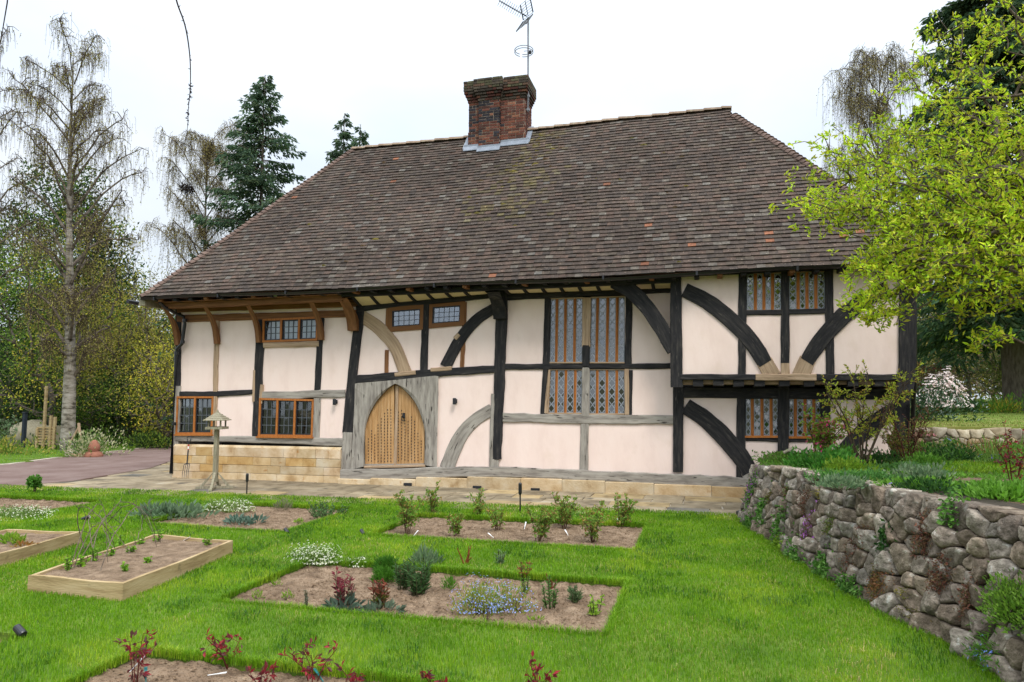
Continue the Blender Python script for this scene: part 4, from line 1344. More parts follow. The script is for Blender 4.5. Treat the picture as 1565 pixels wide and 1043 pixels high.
for k in range(ncour):
    z = 9.0 + k * CO
    for i, (x0, x1, yf) in enumerate(SECT):
        zr = 4.6 + (yf - .12 + .92) * ERISE / ERUN
        if z > zr - .05:
            course(x0 - (.02 if z < 9.55 and i == 0 else 0), x1, yf, z, k + i)
    # return of the middle shaft
    if z > 9.15:
        MB().bevbox((1.75, 2.70 + (.1 if k % 2 else .006), z + .006), (1.846, 2.815, z + CO - .006), .004, bcol(z, 1.7)).build('brick', M['brick'], chim)
    # right-hand face
    if z > 9.2:
        y = 2.81 + (.11 if k % 2 else 0)
        while y < CB - .05:
            l = .222 if rb.random() < .7 else .111
            MB().bevbox((2.47, y + .096 if y < 2.83 else y + .006, z + .006), (2.555 + rb.uniform(-.003, .003), min(y + l, CB) - .006, z + CO - .006), .004, BC[rb.randrange(len(BC))] * rb.uniform(.8, 1.4)).build('brick', M['brick'], chim)
            y += l
sooty = lambda: np.array((.05, .04, .03)) * rb.uniform(.6, 1.5) if rb.random() < .65 else BC[rb.randrange(len(BC))] * rb.uniform(.4, .8)
lich = lambda: [np.array((.085, .08, .045)), np.array((.07, .058, .042)), np.array((.1, .06, .04)), np.array((.055, .045, .035))][rb.randrange(4)] * rb.uniform(.7, 1.3)
z = 9.0 + ncour * CO
steps = [.02, .045, .075, .105, .12, .12, .12, .12]
for k, o in enumerate(steps):
    fn = sooty if k < 4 else lich
    for i, (x0, x1, yf) in enumerate(SECT):
        course(x0 - (o if i == 0 else (o if i == 1 else -o)), x1 + (o if i == 2 else (o if i == 1 else -o)), yf - o, z, k, fn)
    y = SECT[2][2] - o + .09
    while y < CB + o - .05:
        b = min(y + .222, CB + o)
        MB().bevbox((2.48, y + .006, z + .006), (2.55 + o, b - .006, z + CO - .006), .004, fn()).build('brick', M['brick'], chim)
        y += .222
    z += CO
mb = MB()
for i, (x0, x1, yf) in enumerate(SECT):
    o = .11
    mb.box((x0 - o if i < 2 else x0 + o, yf - o + .012, z - .2), (x1 + (o if i > 0 else -o), CB + .1, z - .015 - .01 * i))
mb.build('chimney_cap', M['oldmortar'], chim)
MB().hexa([(1.9, 2.95, z - .02), (2.55, 2.95, z - .02), (2.55, 3.6, z - .02), (1.9, 3.6, z - .02)], [(2.0, 3.05, z + .04), (2.45, 3.05, z + .04), (2.45, 3.5, z + .04), (2.0, 3.5, z + .04)]).build('flaunching', M['mortar'], chim)
# stepped lead flashing
def flash(x0, x1, yf, label=None):
    mb = MB()
    zr = lambda y: 4.6 + (y + .92) * ERISE / ERUN
    n = 6
    for k in range(n):
        a, b = x0 + (x1 - x0) * k / n, x0 + (x1 - x0) * (k + 1) / n
        d = .004 * (k % 2)
        z0 = zr(yf) + .02
        mb.hexa([(a, yf - .022 - d, z0 - .04), (b, yf - .022 - d, z0 - .04), (b, yf - .004, z0 - .04), (a, yf - .004, z0 - .04)], [(a, yf - .02, z0 + .1), (b, yf - .02, z0 + .1), (b, yf - .004, z0 + .1), (a, yf - .004, z0 + .1)])
        y2 = yf - .12
        mb.hexa([(a, y2, zr(y2) + .055), (b, y2, zr(y2) + .055), (b, yf - .01, z0 + .04), (a, yf - .01, z0 + .04)], [(a, y2, zr(y2) + .075), (b, y2, zr(y2) + .075), (b, yf - .01, z0 + .06), (a, yf - .01, z0 + .06)])
    return mb.build('flashing', M['lead'], chim)
flash(.78, 1.24, 2.77); flash(1.2, 1.87, 2.70); flash(1.85, 2.68, 2.81)
zr = lambda y: 4.6 + (y + .92) * ERISE / ERUN
mb = MB()
for (xa, xb, y0, y1) in ((2.56, 2.7, 2.74, 3.25), (.74, .9, 2.72, 3.25)):
    mb.hexa([(xa, y0, zr(y0) + .05), (xb, y0, zr(y0) + .05), (xb, y1, zr(y1) + .05), (xa, y1, zr(y1) + .05)], [(xa, y0, zr(y0) + .075), (xb, y0, zr(y0) + .075), (xb, y1, zr(y1) + .075), (xa, y1, zr(y1) + .075)])
mb.build('flashing', M['lead'], chim)

# television aerial on its mast beside the chimney
m0 = at_y(806, 165, 2.95)
ae = thing('television_aerial', (m0[0], 2.95, 10.1), 'galvanised television aerial mast with grid reflector bracketed to the chimney', 'aerial')
mtop = at_y(808.5, 27, 2.95)[2] - 10.1
MB().tube([(0.02, 0, 0), (0.03, 0, mtop)], .027, 8).build('mast', M['metal'], ae)
mb = MB()
for zz in (.05, .45):
    mb.box((-.17, -.02, zz), (.04, .02, zz + .03)); mb.box((-.01, -.035, zz - .02), (.06, .035, zz + .05))
mb.box((-.17, -.015, .05), (-.15, .015, .48))
mb.build('mast_bracket', M['metal'], ae)
o = np.array([.03, -.03, mtop])
bd = at_y(764, 2, 2.2) - (np.array([m0[0], 2.95, 10.1]) + o); bl = np.linalg.norm(bd); bd = bd / bl
MB().tube([o + bd * .05, o + bd * bl * 1.02], .018, 6).build('boom', M['iron'], ae)
side = np.cross(bd, (0, 0, 1.0)); side /= np.linalg.norm(side); upv = np.cross(side, bd)
mb = MB()
for k in range(11):
    c = o + bd * (bl * (.25 + .075 * k))
    for s in (-1, 1):
        for w in (-1, 1):
            mb.tube([c, c + side * s * .1 + upv * w * .09], .0075, 4, cap=False)
mb.build('director', M['metal'], ae)
mb = MB(); fr = MB()
for w in (-1, 1):
    e0 = o + upv * w * .03
    e1 = o + upv * w * .42 + bd * .17
    for s in (-.24, 0, .24):
        fr.tube([e0 + side * s, e1 + side * s], .019 if s else .012, 5)
    for k in range(7):
        p = e0 + (e1 - e0) * k / 6
        mb.tube([p - side * .24, p + side * .24], .008, 4, cap=False)
mb.build('reflector_bar', M['metal'], ae); fr.build('reflector_frame', M['iron'], ae)
rz = at_y(803, 80, 2.95)[2] - 10.1
mb = MB()
for dz in (0, .07):
    th = np.linspace(.4, 2 * np.pi + .1, 26)
    mb.tube(np.stack([-.1 + .26 * np.cos(th + 1.9), .26 * np.sin(th + 1.9), np.full(26, rz + dz)], -1), .011, 5)
mb.tube([(.03, 0, rz + .03), (-.1, 0, rz + .035)], .009, 5)
mb.build('radio_loop', M['metal'], ae)
MB().box((.05, -.05, rz - .07), (.12, .02, rz + .01)).build('junction_box', M['iron'], ae)
MB().tube([(.03, -.03, .45), (.05, -.03, .1), (.0, -.03, -.25), (-.05, -.02, -.5)], .007, 5).build('cable', M['iron'], ae)

# ------------------------------------------------------------------ rubble walls: each stone a Voronoi cell, shrunk, rounded and domed
def clip(poly, n, d):
    out = []
    for i in range(len(poly)):
        a, b = poly[i], poly[(i + 1) % len(poly)]
        da, db = a[0] * n[0] + a[1] * n[1] - d, b[0] * n[0] + b[1] * n[1] - d
        if da <= 0:
            out.append(a)
        if da * db < 0:
            t = da / (da - db)
            out.append((a[0] + (b[0] - a[0]) * t, a[1] + (b[1] - a[1]) * t))
    return out
def cells(L, top, cw, ch, seed, jit=.36):
    r = random.Random(seed)
    pts = []
    row = 0
    h = ch / 2
    while h < 1.3:
        n = int(L / cw)
        for i in range(n):
            s = (i + .5 + (.5 if row % 2 else 0) + r.uniform(-jit, jit)) * cw
            hh = h + r.uniform(-jit, jit) * ch
            if 0 < hh < top(s) - ch * .18 and r.random() > .1:
                pts.append((s, hh))
        h += ch
        row += 1
    P_ = np.array(pts)
    asp = cw / ch
    res = []
    for i, (s, h) in enumerate(pts):
        poly = [(s - 2 * cw, -.04), (s + 2 * cw, -.04), (s + 2 * cw, top(s)), (s - 2 * cw, top(s))]
        d2 = (P_[:, 0] - s) ** 2 + ((P_[:, 1] - h) * asp) ** 2
        for j in np.argsort(d2)[1:16]:
            q = P_[j]
            nx_, ny_ = (q[0] - s), (q[1] - h) * asp * asp
            m = ((q[0] + s) / 2, (q[1] + h) / 2)
            poly = clip(poly, (nx_, ny_), nx_ * m[0] + ny_ * m[1])
            if len(poly) < 3:
                break
        if len(poly) >= 3:
            res.append(((s, h), poly))
    return res
def rubble(wall, path, topf, lean, cw, ch, mat, seed, joint=.009, dome=.045, deep=.22, colours=None):
    path = np.asarray(path, float)
    Ls = np.r_[0, np.cumsum(np.linalg.norm(np.diff(path, axis=0), axis=1))]
    tgs = np.gradient(path, axis=0)
    def pos(s, h, out):
        x, y = np.interp(s, Ls, path[:, 0]), np.interp(s, Ls, path[:, 1])
        t = np.array([np.interp(s, Ls, tgs[:, 0]), np.interp(s, Ls, tgs[:, 1])]); t /= np.linalg.norm(t)
        n = np.array([t[1], -t[0]])                       # outward
        o = out - lean * h
        return np.array([x + n[0] * o, y + n[1] * o, h + (.25 * out if out > 0 else 0)])
    top = lambda s: topf(np.interp(s, Ls, path[:, 0]), np.interp(s, Ls, path[:, 1]))
    r = random.Random(seed + 1)
    for (c, poly) in cells(Ls[-1], top, cw, ch, seed):
        pl_ = np.array(poly)
        ctr = pl_.mean(0)
        per = np.vstack([pl_, pl_[:1]])
        l = np.r_[0, np.cumsum(np.linalg.norm(np.diff(per, axis=0), axis=1))]
        kk = [j for j in range(len(pl_)) if l[j + 1] - l[j] > .012]
        if len(kk) < 3:
            continue
        q = np.array([pl_[j] + (per[j + 1] - pl_[j]) * f_ for j in kk for f_ in (.1, .5, .9)])
        n = len(q)
        q = q * 1.03 - ctr * .03 + np.array([[r.gauss(0, .004), r.gauss(0, .004)] for _ in range(n)])
        v_ = q - ctr
        size = np.linalg.norm(v_, axis=1).mean()
        if size < .025:
            continue
        sh = 1 - joint / size
        dm = dome * r.uniform(.5, 1.6) * min(1.3, size / (cw * .4))
        tx, ty = r.uniform(-.45, .45), r.uniform(-.3, .6)
        V = []
        for k, (sc, out) in enumerate(((.93, -deep), (1.0, -.012), (.965, dm * .8), (.8, dm * 1.0), (.42, dm * 1.08))):
            for p in v_:
                pp = ctr + p * sh * sc
                nn = (float(fbm(pp[0] * 9, pp[1] * 9, seed, 3)) - .5)
                V.append(pos(pp[0], pp[1], out + (nn * .075 + (tx * p[0] + ty * p[1]) * sc * .5 if out > 0 else 0)))
        V.append(pos(ctr[0], ctr[1], dm * 1.1))
        V = np.array(V)
        o0 = V[:n * 2].mean(0)
        f = [(k * n + i, k * n + (i + 1) % n, (k + 1) * n + (i + 1) % n, (k + 1) * n + i) for k in range(4) for i in range(n)]
        f3 = [(4 * n + i, 4 * n + (i + 1) % n, 5 * n) for i in range(n)]
        mb = MB()
        col = np.array((1, 1, 1)) if colours is None else np.array(colours[r.randrange(len(colours))])
        mb.add(V - o0, f, col * r.uniform(.75, 1.25)); mb.f.append(np.array(f3))
        mb.build('stone', mat, wall, o0, smooth=True)
    ss = np.linspace(0, Ls[-1], 60)
    mb = MB()
    V = [pos(s, h, -.085) for s in ss for h in (-.05, top(s) * .5, top(s) - .05)] 
    mb.add(V, [(i * 3 + k, i * 3 + 3 + k, i * 3 + 4 + k, i * 3 + 1 + k) for i in range(59) for k in range(2)])
    V = []
    for s in ss:
        a = pos(s, top(s) - .05, -.085); b = pos(s, top(s) - .03, -.6)
        V += [a, b]
    mb.add(V, [(i * 2, i * 2 + 2, i * 2 + 3, i * 2 + 1) for i in range(59)])
    mb.build('earth_core', M['earth'], wall)
    return pos, Ls
GPATH = [(9.6, -2.0), (8.6, -2.08), (8.05, -2.28), (7.78, -2.6), (7.74, -2.95)] + [tuple(p) for p in WALLP[1:-1]]
gwall = thing('garden_wall', (0, 0, 0), 'curving retaining wall of rough brown rubble stones beside the lawn', 'stone wall')
gpos, gL = rubble(gwall, GPATH, lambda x, y: float(wall_top(min(y, -2.6))), .3, .215, .152, M['rubble'], 4, joint=.0095, dome=.04, colours=[(1, 1, 1), (1.1, 1.05, 1), (.85, .78, .75), (1.25, 1.22, 1.2), (.8, .7, .62), (1.0, .9, .8)])
uwall = thing('dry_stone_wall', (0, 0, 0), 'low dry stone wall of pale flat stones below the upper lawn', 'stone wall')
UPATH = [(11.2, .42), (12.5, .45), (14, .62), (14.8, .78)]
upos, uL = rubble(uwall, UPATH, lambda x, y: 1.43 + .02 * math.sin(x * 5), .12, .19, .088, M['dryst'], 9, joint=.008, dome=.035, deep=.2,
                  colours=[(1, 1, 1), (1.1, 1.08, 1.0), (.8, .75, .65), (1.15, 1, .8), (.95, .95, .95)])

# ------------------------------------------------------------------ raised beds of new softwood boards
def raised(c, label, split=1):
    """c: four top corners (front-left, front-right, back-right, back-left)"""
    c = [np.array(p) for p in c]
    ctr = np.mean(c, axis=0); ctr[2] = 0
    t = thing('raised_bed', tuple(ctr), label, 'raised bed', 'raised beds of new boards')
    c = [p - ctr for p in c]
    inn = []
    for i in range(4):
        a, b, d = c[i - 1], c[i], c[(i + 1) % 4]
        u, v = (a - b) / np.linalg.norm(a - b), (d - b) / np.linalg.norm(d - b)
        inn.append(b + (u + v) * .045)
    for i in range(4):
        j = (i + 1) % 4
        mb = MB()
        dz = np.array([0, 0, R.uniform(-.004, .004)])
        n = 6
        for k in range(n):
            f0, f1 = k / n, (k + 1) / n
            L = lambda p, q, f: p + (q - p) * f
            o0, o1, i0, i1 = L(c[i], c[j], f0), L(c[i], c[j], f1), L(inn[i], inn[j], f0), L(inn[i], inn[j], f1)
            w = lambda f: np.array([0, 0, .006 * math.sin(f * 7 + i)])
            top = [o0 + dz + w(f0), o1 + dz + w(f1), i1 + dz + w(f1), i0 + dz + w(f0)]
            bot = [p * np.array([1, 1, 0]) - np.array([0, 0, .05]) for p in top]
            V = bot + top
            e = (o1 - o0)[:2] / np.linalg.norm((o1 - o0)[:2])
            mb.add(V, [(4, 5, 6, 7), (0, 1, 5, 4), (2, 3, 7, 6)] + ([(3, 0, 4, 7)] if k == 0 else []) + ([(1, 2, 6, 5)] if k == n - 1 else []))
        mb.build('board', M['sleeper'], t)
    n = 34
    u, v = np.meshgrid(np.linspace(0, 1, n), np.linspace(0, 1, n), indexing='ij')
    P_ = ((1 - u) * (1 - v))[..., None] * inn[0] + (u * (1 - v))[..., None] * inn[1] + (u * v)[..., None] * inn[2] + ((1 - u) * v)[..., None] * inn[3]
    P_[..., 2] = c[0][2] - .035 + .05 * (fbm(P_[..., 0] * 5, P_[..., 1] * 5, 8) - .5) + .04 * np.abs(fbm(P_[..., 0] * 14, P_[..., 1] * 14, 3, 2) - .5)
    idx = np.arange(n * n).reshape(n, n)
    MB().add(P_.reshape(-1, 3), np.stack([idx[:-1, :-1], idx[1:, :-1], idx[1:, 1:], idx[:-1, 1:]], -1).reshape(-1, 4)).build('bed_soil', M['soil'], t, smooth=True)
    return t
BZ = .17
rb2 = [at_z(43, 880, BZ), at_z(188, 893, BZ), at_z(356, 827, BZ), at_z(235, 817, BZ)]
raised(rb2, 'raised bed of pale boards under bent twig hoops')
br, bl = at_z(125, 813, BZ), at_z(10, 809, BZ)
dv = (at_z(0, 846, BZ) - br); dv = dv / np.linalg.norm(dv) * 2.1
raised([bl + dv, br + dv, br, bl], 'raised bed of pale boards cut by the left edge of the photo')
# bent hazel twigs
hoop = thing('twig_hoop', tuple(at_z(200, 855, .13)), 'loose cage of bent bare twigs pushed into the raised bed', 'plant support')
hb = np.array(hoop.location)
hr = random.Random(8)
for (a, b, p) in (((105, 872), (165, 862), (150, 770)), ((118, 868), (240, 838), (190, 768)), ((150, 876), (246, 832), (210, 775)), ((128, 840), (205, 850), (128, 775)), ((140, 862), (190, 812), (160, 790)),
                  ((165, 800), (240, 830), (205, 772)), ((112, 870), (178, 846), (150, 800)), ((146, 858), (148, 800), (136, 788)), ((180, 860), (150, 780), (160, 810)), ((190, 858), (215, 790), (215, 812))):
    A, B = at_z(*a, .12), at_z(*b, .12)
    d = (np.linalg.norm(A - EYEP) + np.linalg.norm(B - EYEP)) / 2
    rr = ray(*p); T_ = EYEP + rr / np.linalg.norm(rr) * d
    t = np.linspace(0, 1, 12)[:, None]
    c = (1 - t) ** 2 * A + 2 * t * (1 - t) * (2 * T_ - .5 * (A + B)) + t * t * B
    c = c + np.array([[hr.gauss(0, .008) for _ in range(3)] for _ in range(12)])
    mb = MB(); mb.tube(c - hb, np.linspace(.0065, .003, 12), 5, (1.3, 1.2, 1.1))
    for k in range(6):
        i = hr.randrange(3, 11); q = c[i] - hb
        mb.tube([q, q + np.array([hr.uniform(-.1, .1), hr.uniform(-.1, .1), hr.uniform(0, .14)])], [.004, .0015], 4)
    mb.build('twig', M['bark'], hoop)

# ------------------------------------------------------------------ bird table
bt = thing('bird_table', (-3.55, -1.78, 0), 'wooden bird table with a pyramid roof standing on the paving', 'bird table')
MB().hexa([(-.045, -.045, .16), (.045, -.045, .16), (.045, .045, .16), (-.045, .045, .16)], [(-.04, -.04, 1.34), (.04, -.04, 1.34), (.04, .04, 1.34), (-.04, .04, 1.34)]).build('pole', M['greywood'], bt)
for k in range(4):
    a = math.radians(25 + 90 * k)
    d, s = np.array([math.cos(a), math.sin(a), 0]), np.array([-math.sin(a), math.cos(a), 0])
    z = np.array([0, 0, 1.0])
    q = lambda r, w, h: d * r + s * w + z * h
    MB().hexa([q(.03, -.035, .008), q(.42, -.035, .008), q(.42, .035, .008), q(.03, .035, .008)], [q(.03, -.035, .06), q(.4, -.035, .06), q(.4, .035, .06), q(.03, .035, .06)]).build('foot', M['greywood'], bt)
    MB().hexa([q(.25, -.025, .06), q(.33, -.025, .06), q(.33, .025, .06), q(.25, .025, .06)], [q(.04, -.025, .38), q(.075, -.025, .34), q(.075, .025, .34), q(.04, .025, .38)]).build('brace', M['greywood'], bt)
    a = math.radians(45 + 90 * k + 15)
    MB().box((.19 * math.cos(a) - .014, .19 * math.sin(a) - .014, 1.385), (.19 * math.cos(a) + .014, .19 * math.sin(a) + .014, 1.55)).build('post', M['greywood'], bt)
rot = lambda x, y: (x * math.cos(.26) - y * math.sin(.26), x * math.sin(.26) + y * math.cos(.26))
p4 = [rot(*p) for p in ((-.19, -.19), (.19, -.19), (.19, .19), (-.19, .19))]
MB().hexa([(x, y, 1.345) for x, y in p4], [(x, y, 1.372) for x, y in p4]).build('tray', M['greywood'], bt)
for i in range(4):
    a, b = p4[i], p4[(i + 1) % 4]
    MB().hexa([(a[0] * .99, a[1] * .99, 1.372), (b[0] * .99, b[1] * .99, 1.372), (b[0] * .92, b[1] * .92, 1.372), (a[0] * .92, a[1] * .92, 1.372)], [(a[0] * .99, a[1] * .99, 1.4), (b[0] * .99, b[1] * .99, 1.4), (b[0] * .92, b[1] * .92, 1.4), (a[0] * .92, a[1] * .92, 1.4)]).build('lip', M['greywood'], bt)
    a, b = np.array([a[0] * 1.22, a[1] * 1.22, 1.54]), np.array([b[0] * 1.22, b[1] * 1.22, 1.54])
    ap = np.array([0, 0, 1.74])
    for k in range(5):                                    # lapped roof boards
        t0, t1 = k / 5, min(1, (k + 1.15) / 5)
        A, B, C_, D_ = a + (ap - a) * t0, b + (ap - b) * t0, b + (ap - b) * t1, a + (ap - a) * t1
        u = np.array([0, 0, .014])
        MB().hexa([A, B, C_ - u * .9, D_ - u * .9], [A + u, B + u, C_ + u * .1, D_ + u * .1]).build('roof_board', M['greywood'], bt)
MB().tube([(0, 0, 1.72), (0, 0, 1.76), (0, 0, 1.79)], [.03, .022, .008], 8).build('finial', M['greywood'], bt)

# garden fork leaning on the plinth
fb = at_z(284, 724, .01); fb[1] = -.34; fb = np.array([at_y(284, 724, -.34)[0], -.34, .0])
ft = at_y(289.5, 667, -.13)
gf = thing('garden_fork', tuple(fb), 'garden fork with black handle and red label leaning on the stone plinth', 'garden fork')
ax = ft - fb; fl = np.linalg.norm(ax); ax = ax / fl
sx = np.array([1.0, 0, 0]) - ax * ax[0]; sx /= np.linalg.norm(sx); ny = np.cross(ax, sx)
q = lambda u, w, o=0.0: ax * u * fl + sx * w + ny * o
MB().tube([q(.34, 0), q(.6, 0), q(.82, 0)], [.016, .016, .017], 8).build('shaft', M['iron'], gf)
MB().tube([q(.68, 0), q(.8, 0)], .0172, 8).build('grip_label', M['red'], gf)
MB().tube([q(.7, 0), q(.76, 0)], .0179, 8).build('grip_label', M['white'], gf)
MB().tube([q(.82, 0), q(.86, -.03), q(.93, -.06), q(.985, -.055), q(1, 0), q(.985, .055), q(.93, .06), q(.86, .03), q(.82, 0)], .013, 6).build('handle', M['blackplastic'], gf)
MB().tube([q(.34, -.085), q(.355, -.04), q(.36, 0), q(.355, .04), q(.34, .085)], .009, 6).build('fork_head', M['iron'], gf)
for w in (-.085, -.029, .029, .085):
    MB().tube([q(.345, w), q(.15, w * 1.02, -.03), q(0, w * 1.04, -.02)], [.008, .007, .003], 5).build('tine', M['iron'], gf)

# path lights and spotlights
def stake_light(px, py, ht, label):
    c = at_z(px, py, 0)
    t = thing('stake_light', tuple(c), label, 'garden light', 'black stake lights in the lawn')
    MB().tube([(0, 0, -.05), (0, 0, ht * .62)], .014, 8).build('stake', M['blackplastic'], t)
    MB().tube([(0, 0, ht * .6), (0, 0, ht * .66), (0, 0, ht * .96), (0, 0, ht)], [.02, .032, .032, .022], 10).build('lamp_head', M['blackplastic'], t)
stake_light(377, 756, .44, 'thin black stake light near the bird table')
stake_light(795, 784, .53, 'thin black stake light at the back of the long rose bed')
def spot(px, py, z, yaw, r, ln, label, tilt=.35):
    c = at_z(px, py, z)
    t = thing('spotlight', tuple(c), label, 'garden light', 'small spotlights lying in the lawn')
    d = np.array([math.cos(yaw) * math.cos(tilt), math.sin(yaw) * math.cos(tilt), math.sin(tilt)])
    MB().tube([d * -ln / 2, d * (-ln / 2 + .01), d * ln / 2], [r * .85, r, r], 14).build('housing', M['blackplastic'], t, smooth=False)
    MB().tube([d * (ln / 2 - .012), d * (ln / 2 + .001)], [r * .8, r * .8], 14).build('lens', M['lens'], t)
    MB().tube([(0, 0, -z), (0, 0, -.02)], .01, 6).build('stake', M['blackplastic'], t)
spot(31, 965, .06, 2.9, .033, .12, 'large black spotlight lying at the left lawn edge')
spot(1131, 784, .09, .4, .045, .11, 'round black spotlight beside the foot of the stone wall', .2)
spot(438, 812, .03, 2.5, .028, .12, 'dark spotlight at the corner of the grey leaved bed')
spot(554, 814, .03, 2.4, .028, .12, 'dark spotlight at the left end of the long rose bed')
spot(131, 792, .05, .3, .03, .13, 'dark spotlight in the grass behind the twig hoops')

# things at the edge of the drive
def lump(name, px, py, sx_, sy_, sz_, mat, label, cat, rotz=0.0, seed=1, zb=0.0):
    c = at_z(px, py, zb)
    t = np.linspace(0, np.pi, 9); p = np.linspace(0, 2 * np.pi, 14, endpoint=False)
    V = []
    for a in t:
        for b in p:
            d = np.array([math.sin(a) * math.cos(b), math.sin(a) * math.sin(b), math.cos(a)])
            rr = .8 + .5 * (float(fbm(d[0] * 1.7 + seed, d[1] * 1.7 + d[2], seed, 3)) - .3)
            V.append((d[0] * sx_ * rr * math.cos(rotz) - d[1] * sy_ * rr * math.sin(rotz), d[0] * sx_ * rr * math.sin(rotz) + d[1] * sy_ * rr * math.cos(rotz), (d[2] * .62 + .38) * sz_ * rr))
    f = [(i * 14 + j, i * 14 + (j + 1) % 14, i * 14 + 14 + (j + 1) % 14, i * 14 + 14 + j) for i in range(8) for j in range(14)]
    return tag(MB().add(V, f).build(name, M[mat], None, tuple(c), smooth=True), label, cat)
lump('boulder', 46, 686, .95, .8, 1.25, 'greywood', 'big pale grey boulder under the trees on the far left', 'boulder', .3, 3)
lump('rock', 112, 696, .36, .22, .26, 'dryst', 'pale rock at the end of the drive kerb', 'rock', .2, 5)
lump('rock', 262, 684, .5, .2, .18, 'dryst', 'pale stones at the drive edge just left of the downpipe', 'rock', .2, 7)
c = at_z(128, 699, 0)
lg = thing('timber_offcut', tuple(c), 'pale sawn plank lying beside the drive', 'plank')
MB().bevbox((-.5, -.1, 0), (.5, .1, .12), .01).build('plank', M['sleeper'], lg)
c = at_z(143, 699, 0)
ch_ = thing('terracotta_ornament', tuple(c), 'small stacked terracotta ornament beside the drive', 'ornament')
MB().tube([(0, 0, 0), (0, 0, .06), (0, 0, .16), (0, 0, .2)], [.3, .32, .26, .18], 12).build('base', M['terracotta'], ch_, smooth=True)
MB().tube([(0, 0, .2), (0, 0, .3), (0, 0, .42), (0, 0, .56), (0, 0, .6)], [.17, .2, .18, .1, .04], 12).build('body', M['terracotta'], ch_, smooth=True)
c = at_z(75, 690, 0)
bh = thing('bug_hotel', tuple(c), 'rustic woven bug hotel with tall wooden stakes under the trees', 'bug hotel')
MB().box((-.45, -.15, .25), (.45, .15, 1.0)).build('woven_panel', M['greywood'], bh)
for k in range(7):
    MB().box((-.47, -.19, .27 + k * .105), (.47, -.15, .32 + k * .105)).build('lath', M['sleeper'], bh)
for x, h in ((-.1, 2.55), (.22, 1.4), (.42, 1.35), (-.43, .9)):
    MB().bevbox((x - .05, -.22, 0), (x + .05, -.15, h), .01).build('stake', M['sleeper'], bh)
c = at_z(115, 694, 0)
pf = thing('garden_prop', tuple(c), 'two crossed wooden props leaning near the birch foot', 'wooden prop')
MB().tube([(-.5, 0, 0), (.1, 0, 1.0)], .04, 6).build('prop', M['tan'], pf)
MB().tube([(.2, .1, 0), (.08, 0, 1.15)], .05, 6).build('prop', M['tan'], pf)
c = at_z(35, 690, 0)
ps = thing('garden_post', tuple(c), 'dark post standing under the trees on the left', 'post')
MB().bevbox((-.06, -.06, 0), (.06, .06, 1.5), .015).build('post', M['blue'], ps)
MB().bevbox((-.08, -.08, 1.5), (.08, .08, 1.54), .01).build('post_cap', M['iron'], ps)
# small bird house on the terrace
c = at_z(1216, 706, .9); c = np.array([c[0], c[1], .86])
bhs = thing('bird_house', tuple(c), 'little slate roofed wooden bird feeder among the terrace flowers', 'bird feeder')
for x, y in ((-.1, -.08), (.1, -.08), (.1, .08), (-.1, .08)):
    MB().box((x - .014, y - .014, 0), (x + .014, y + .014, .2)).build('leg', M['bark'], bhs)
MB().box((-.13, -.11, .05), (.13, .11, .075)).build('tray', M['bark'], bhs)
for s in (-1, 1):
    MB().hexa([(0, -.15, .29), (s * .2, -.15, .19), (s * .2, .15, .19), (0, .15, .29)], [(0, -.15, .31), (s * .2, -.15, .21), (s * .2, .15, .21), (0, .15, .31)]).build('roof_panel', M['greywood'], bhs)

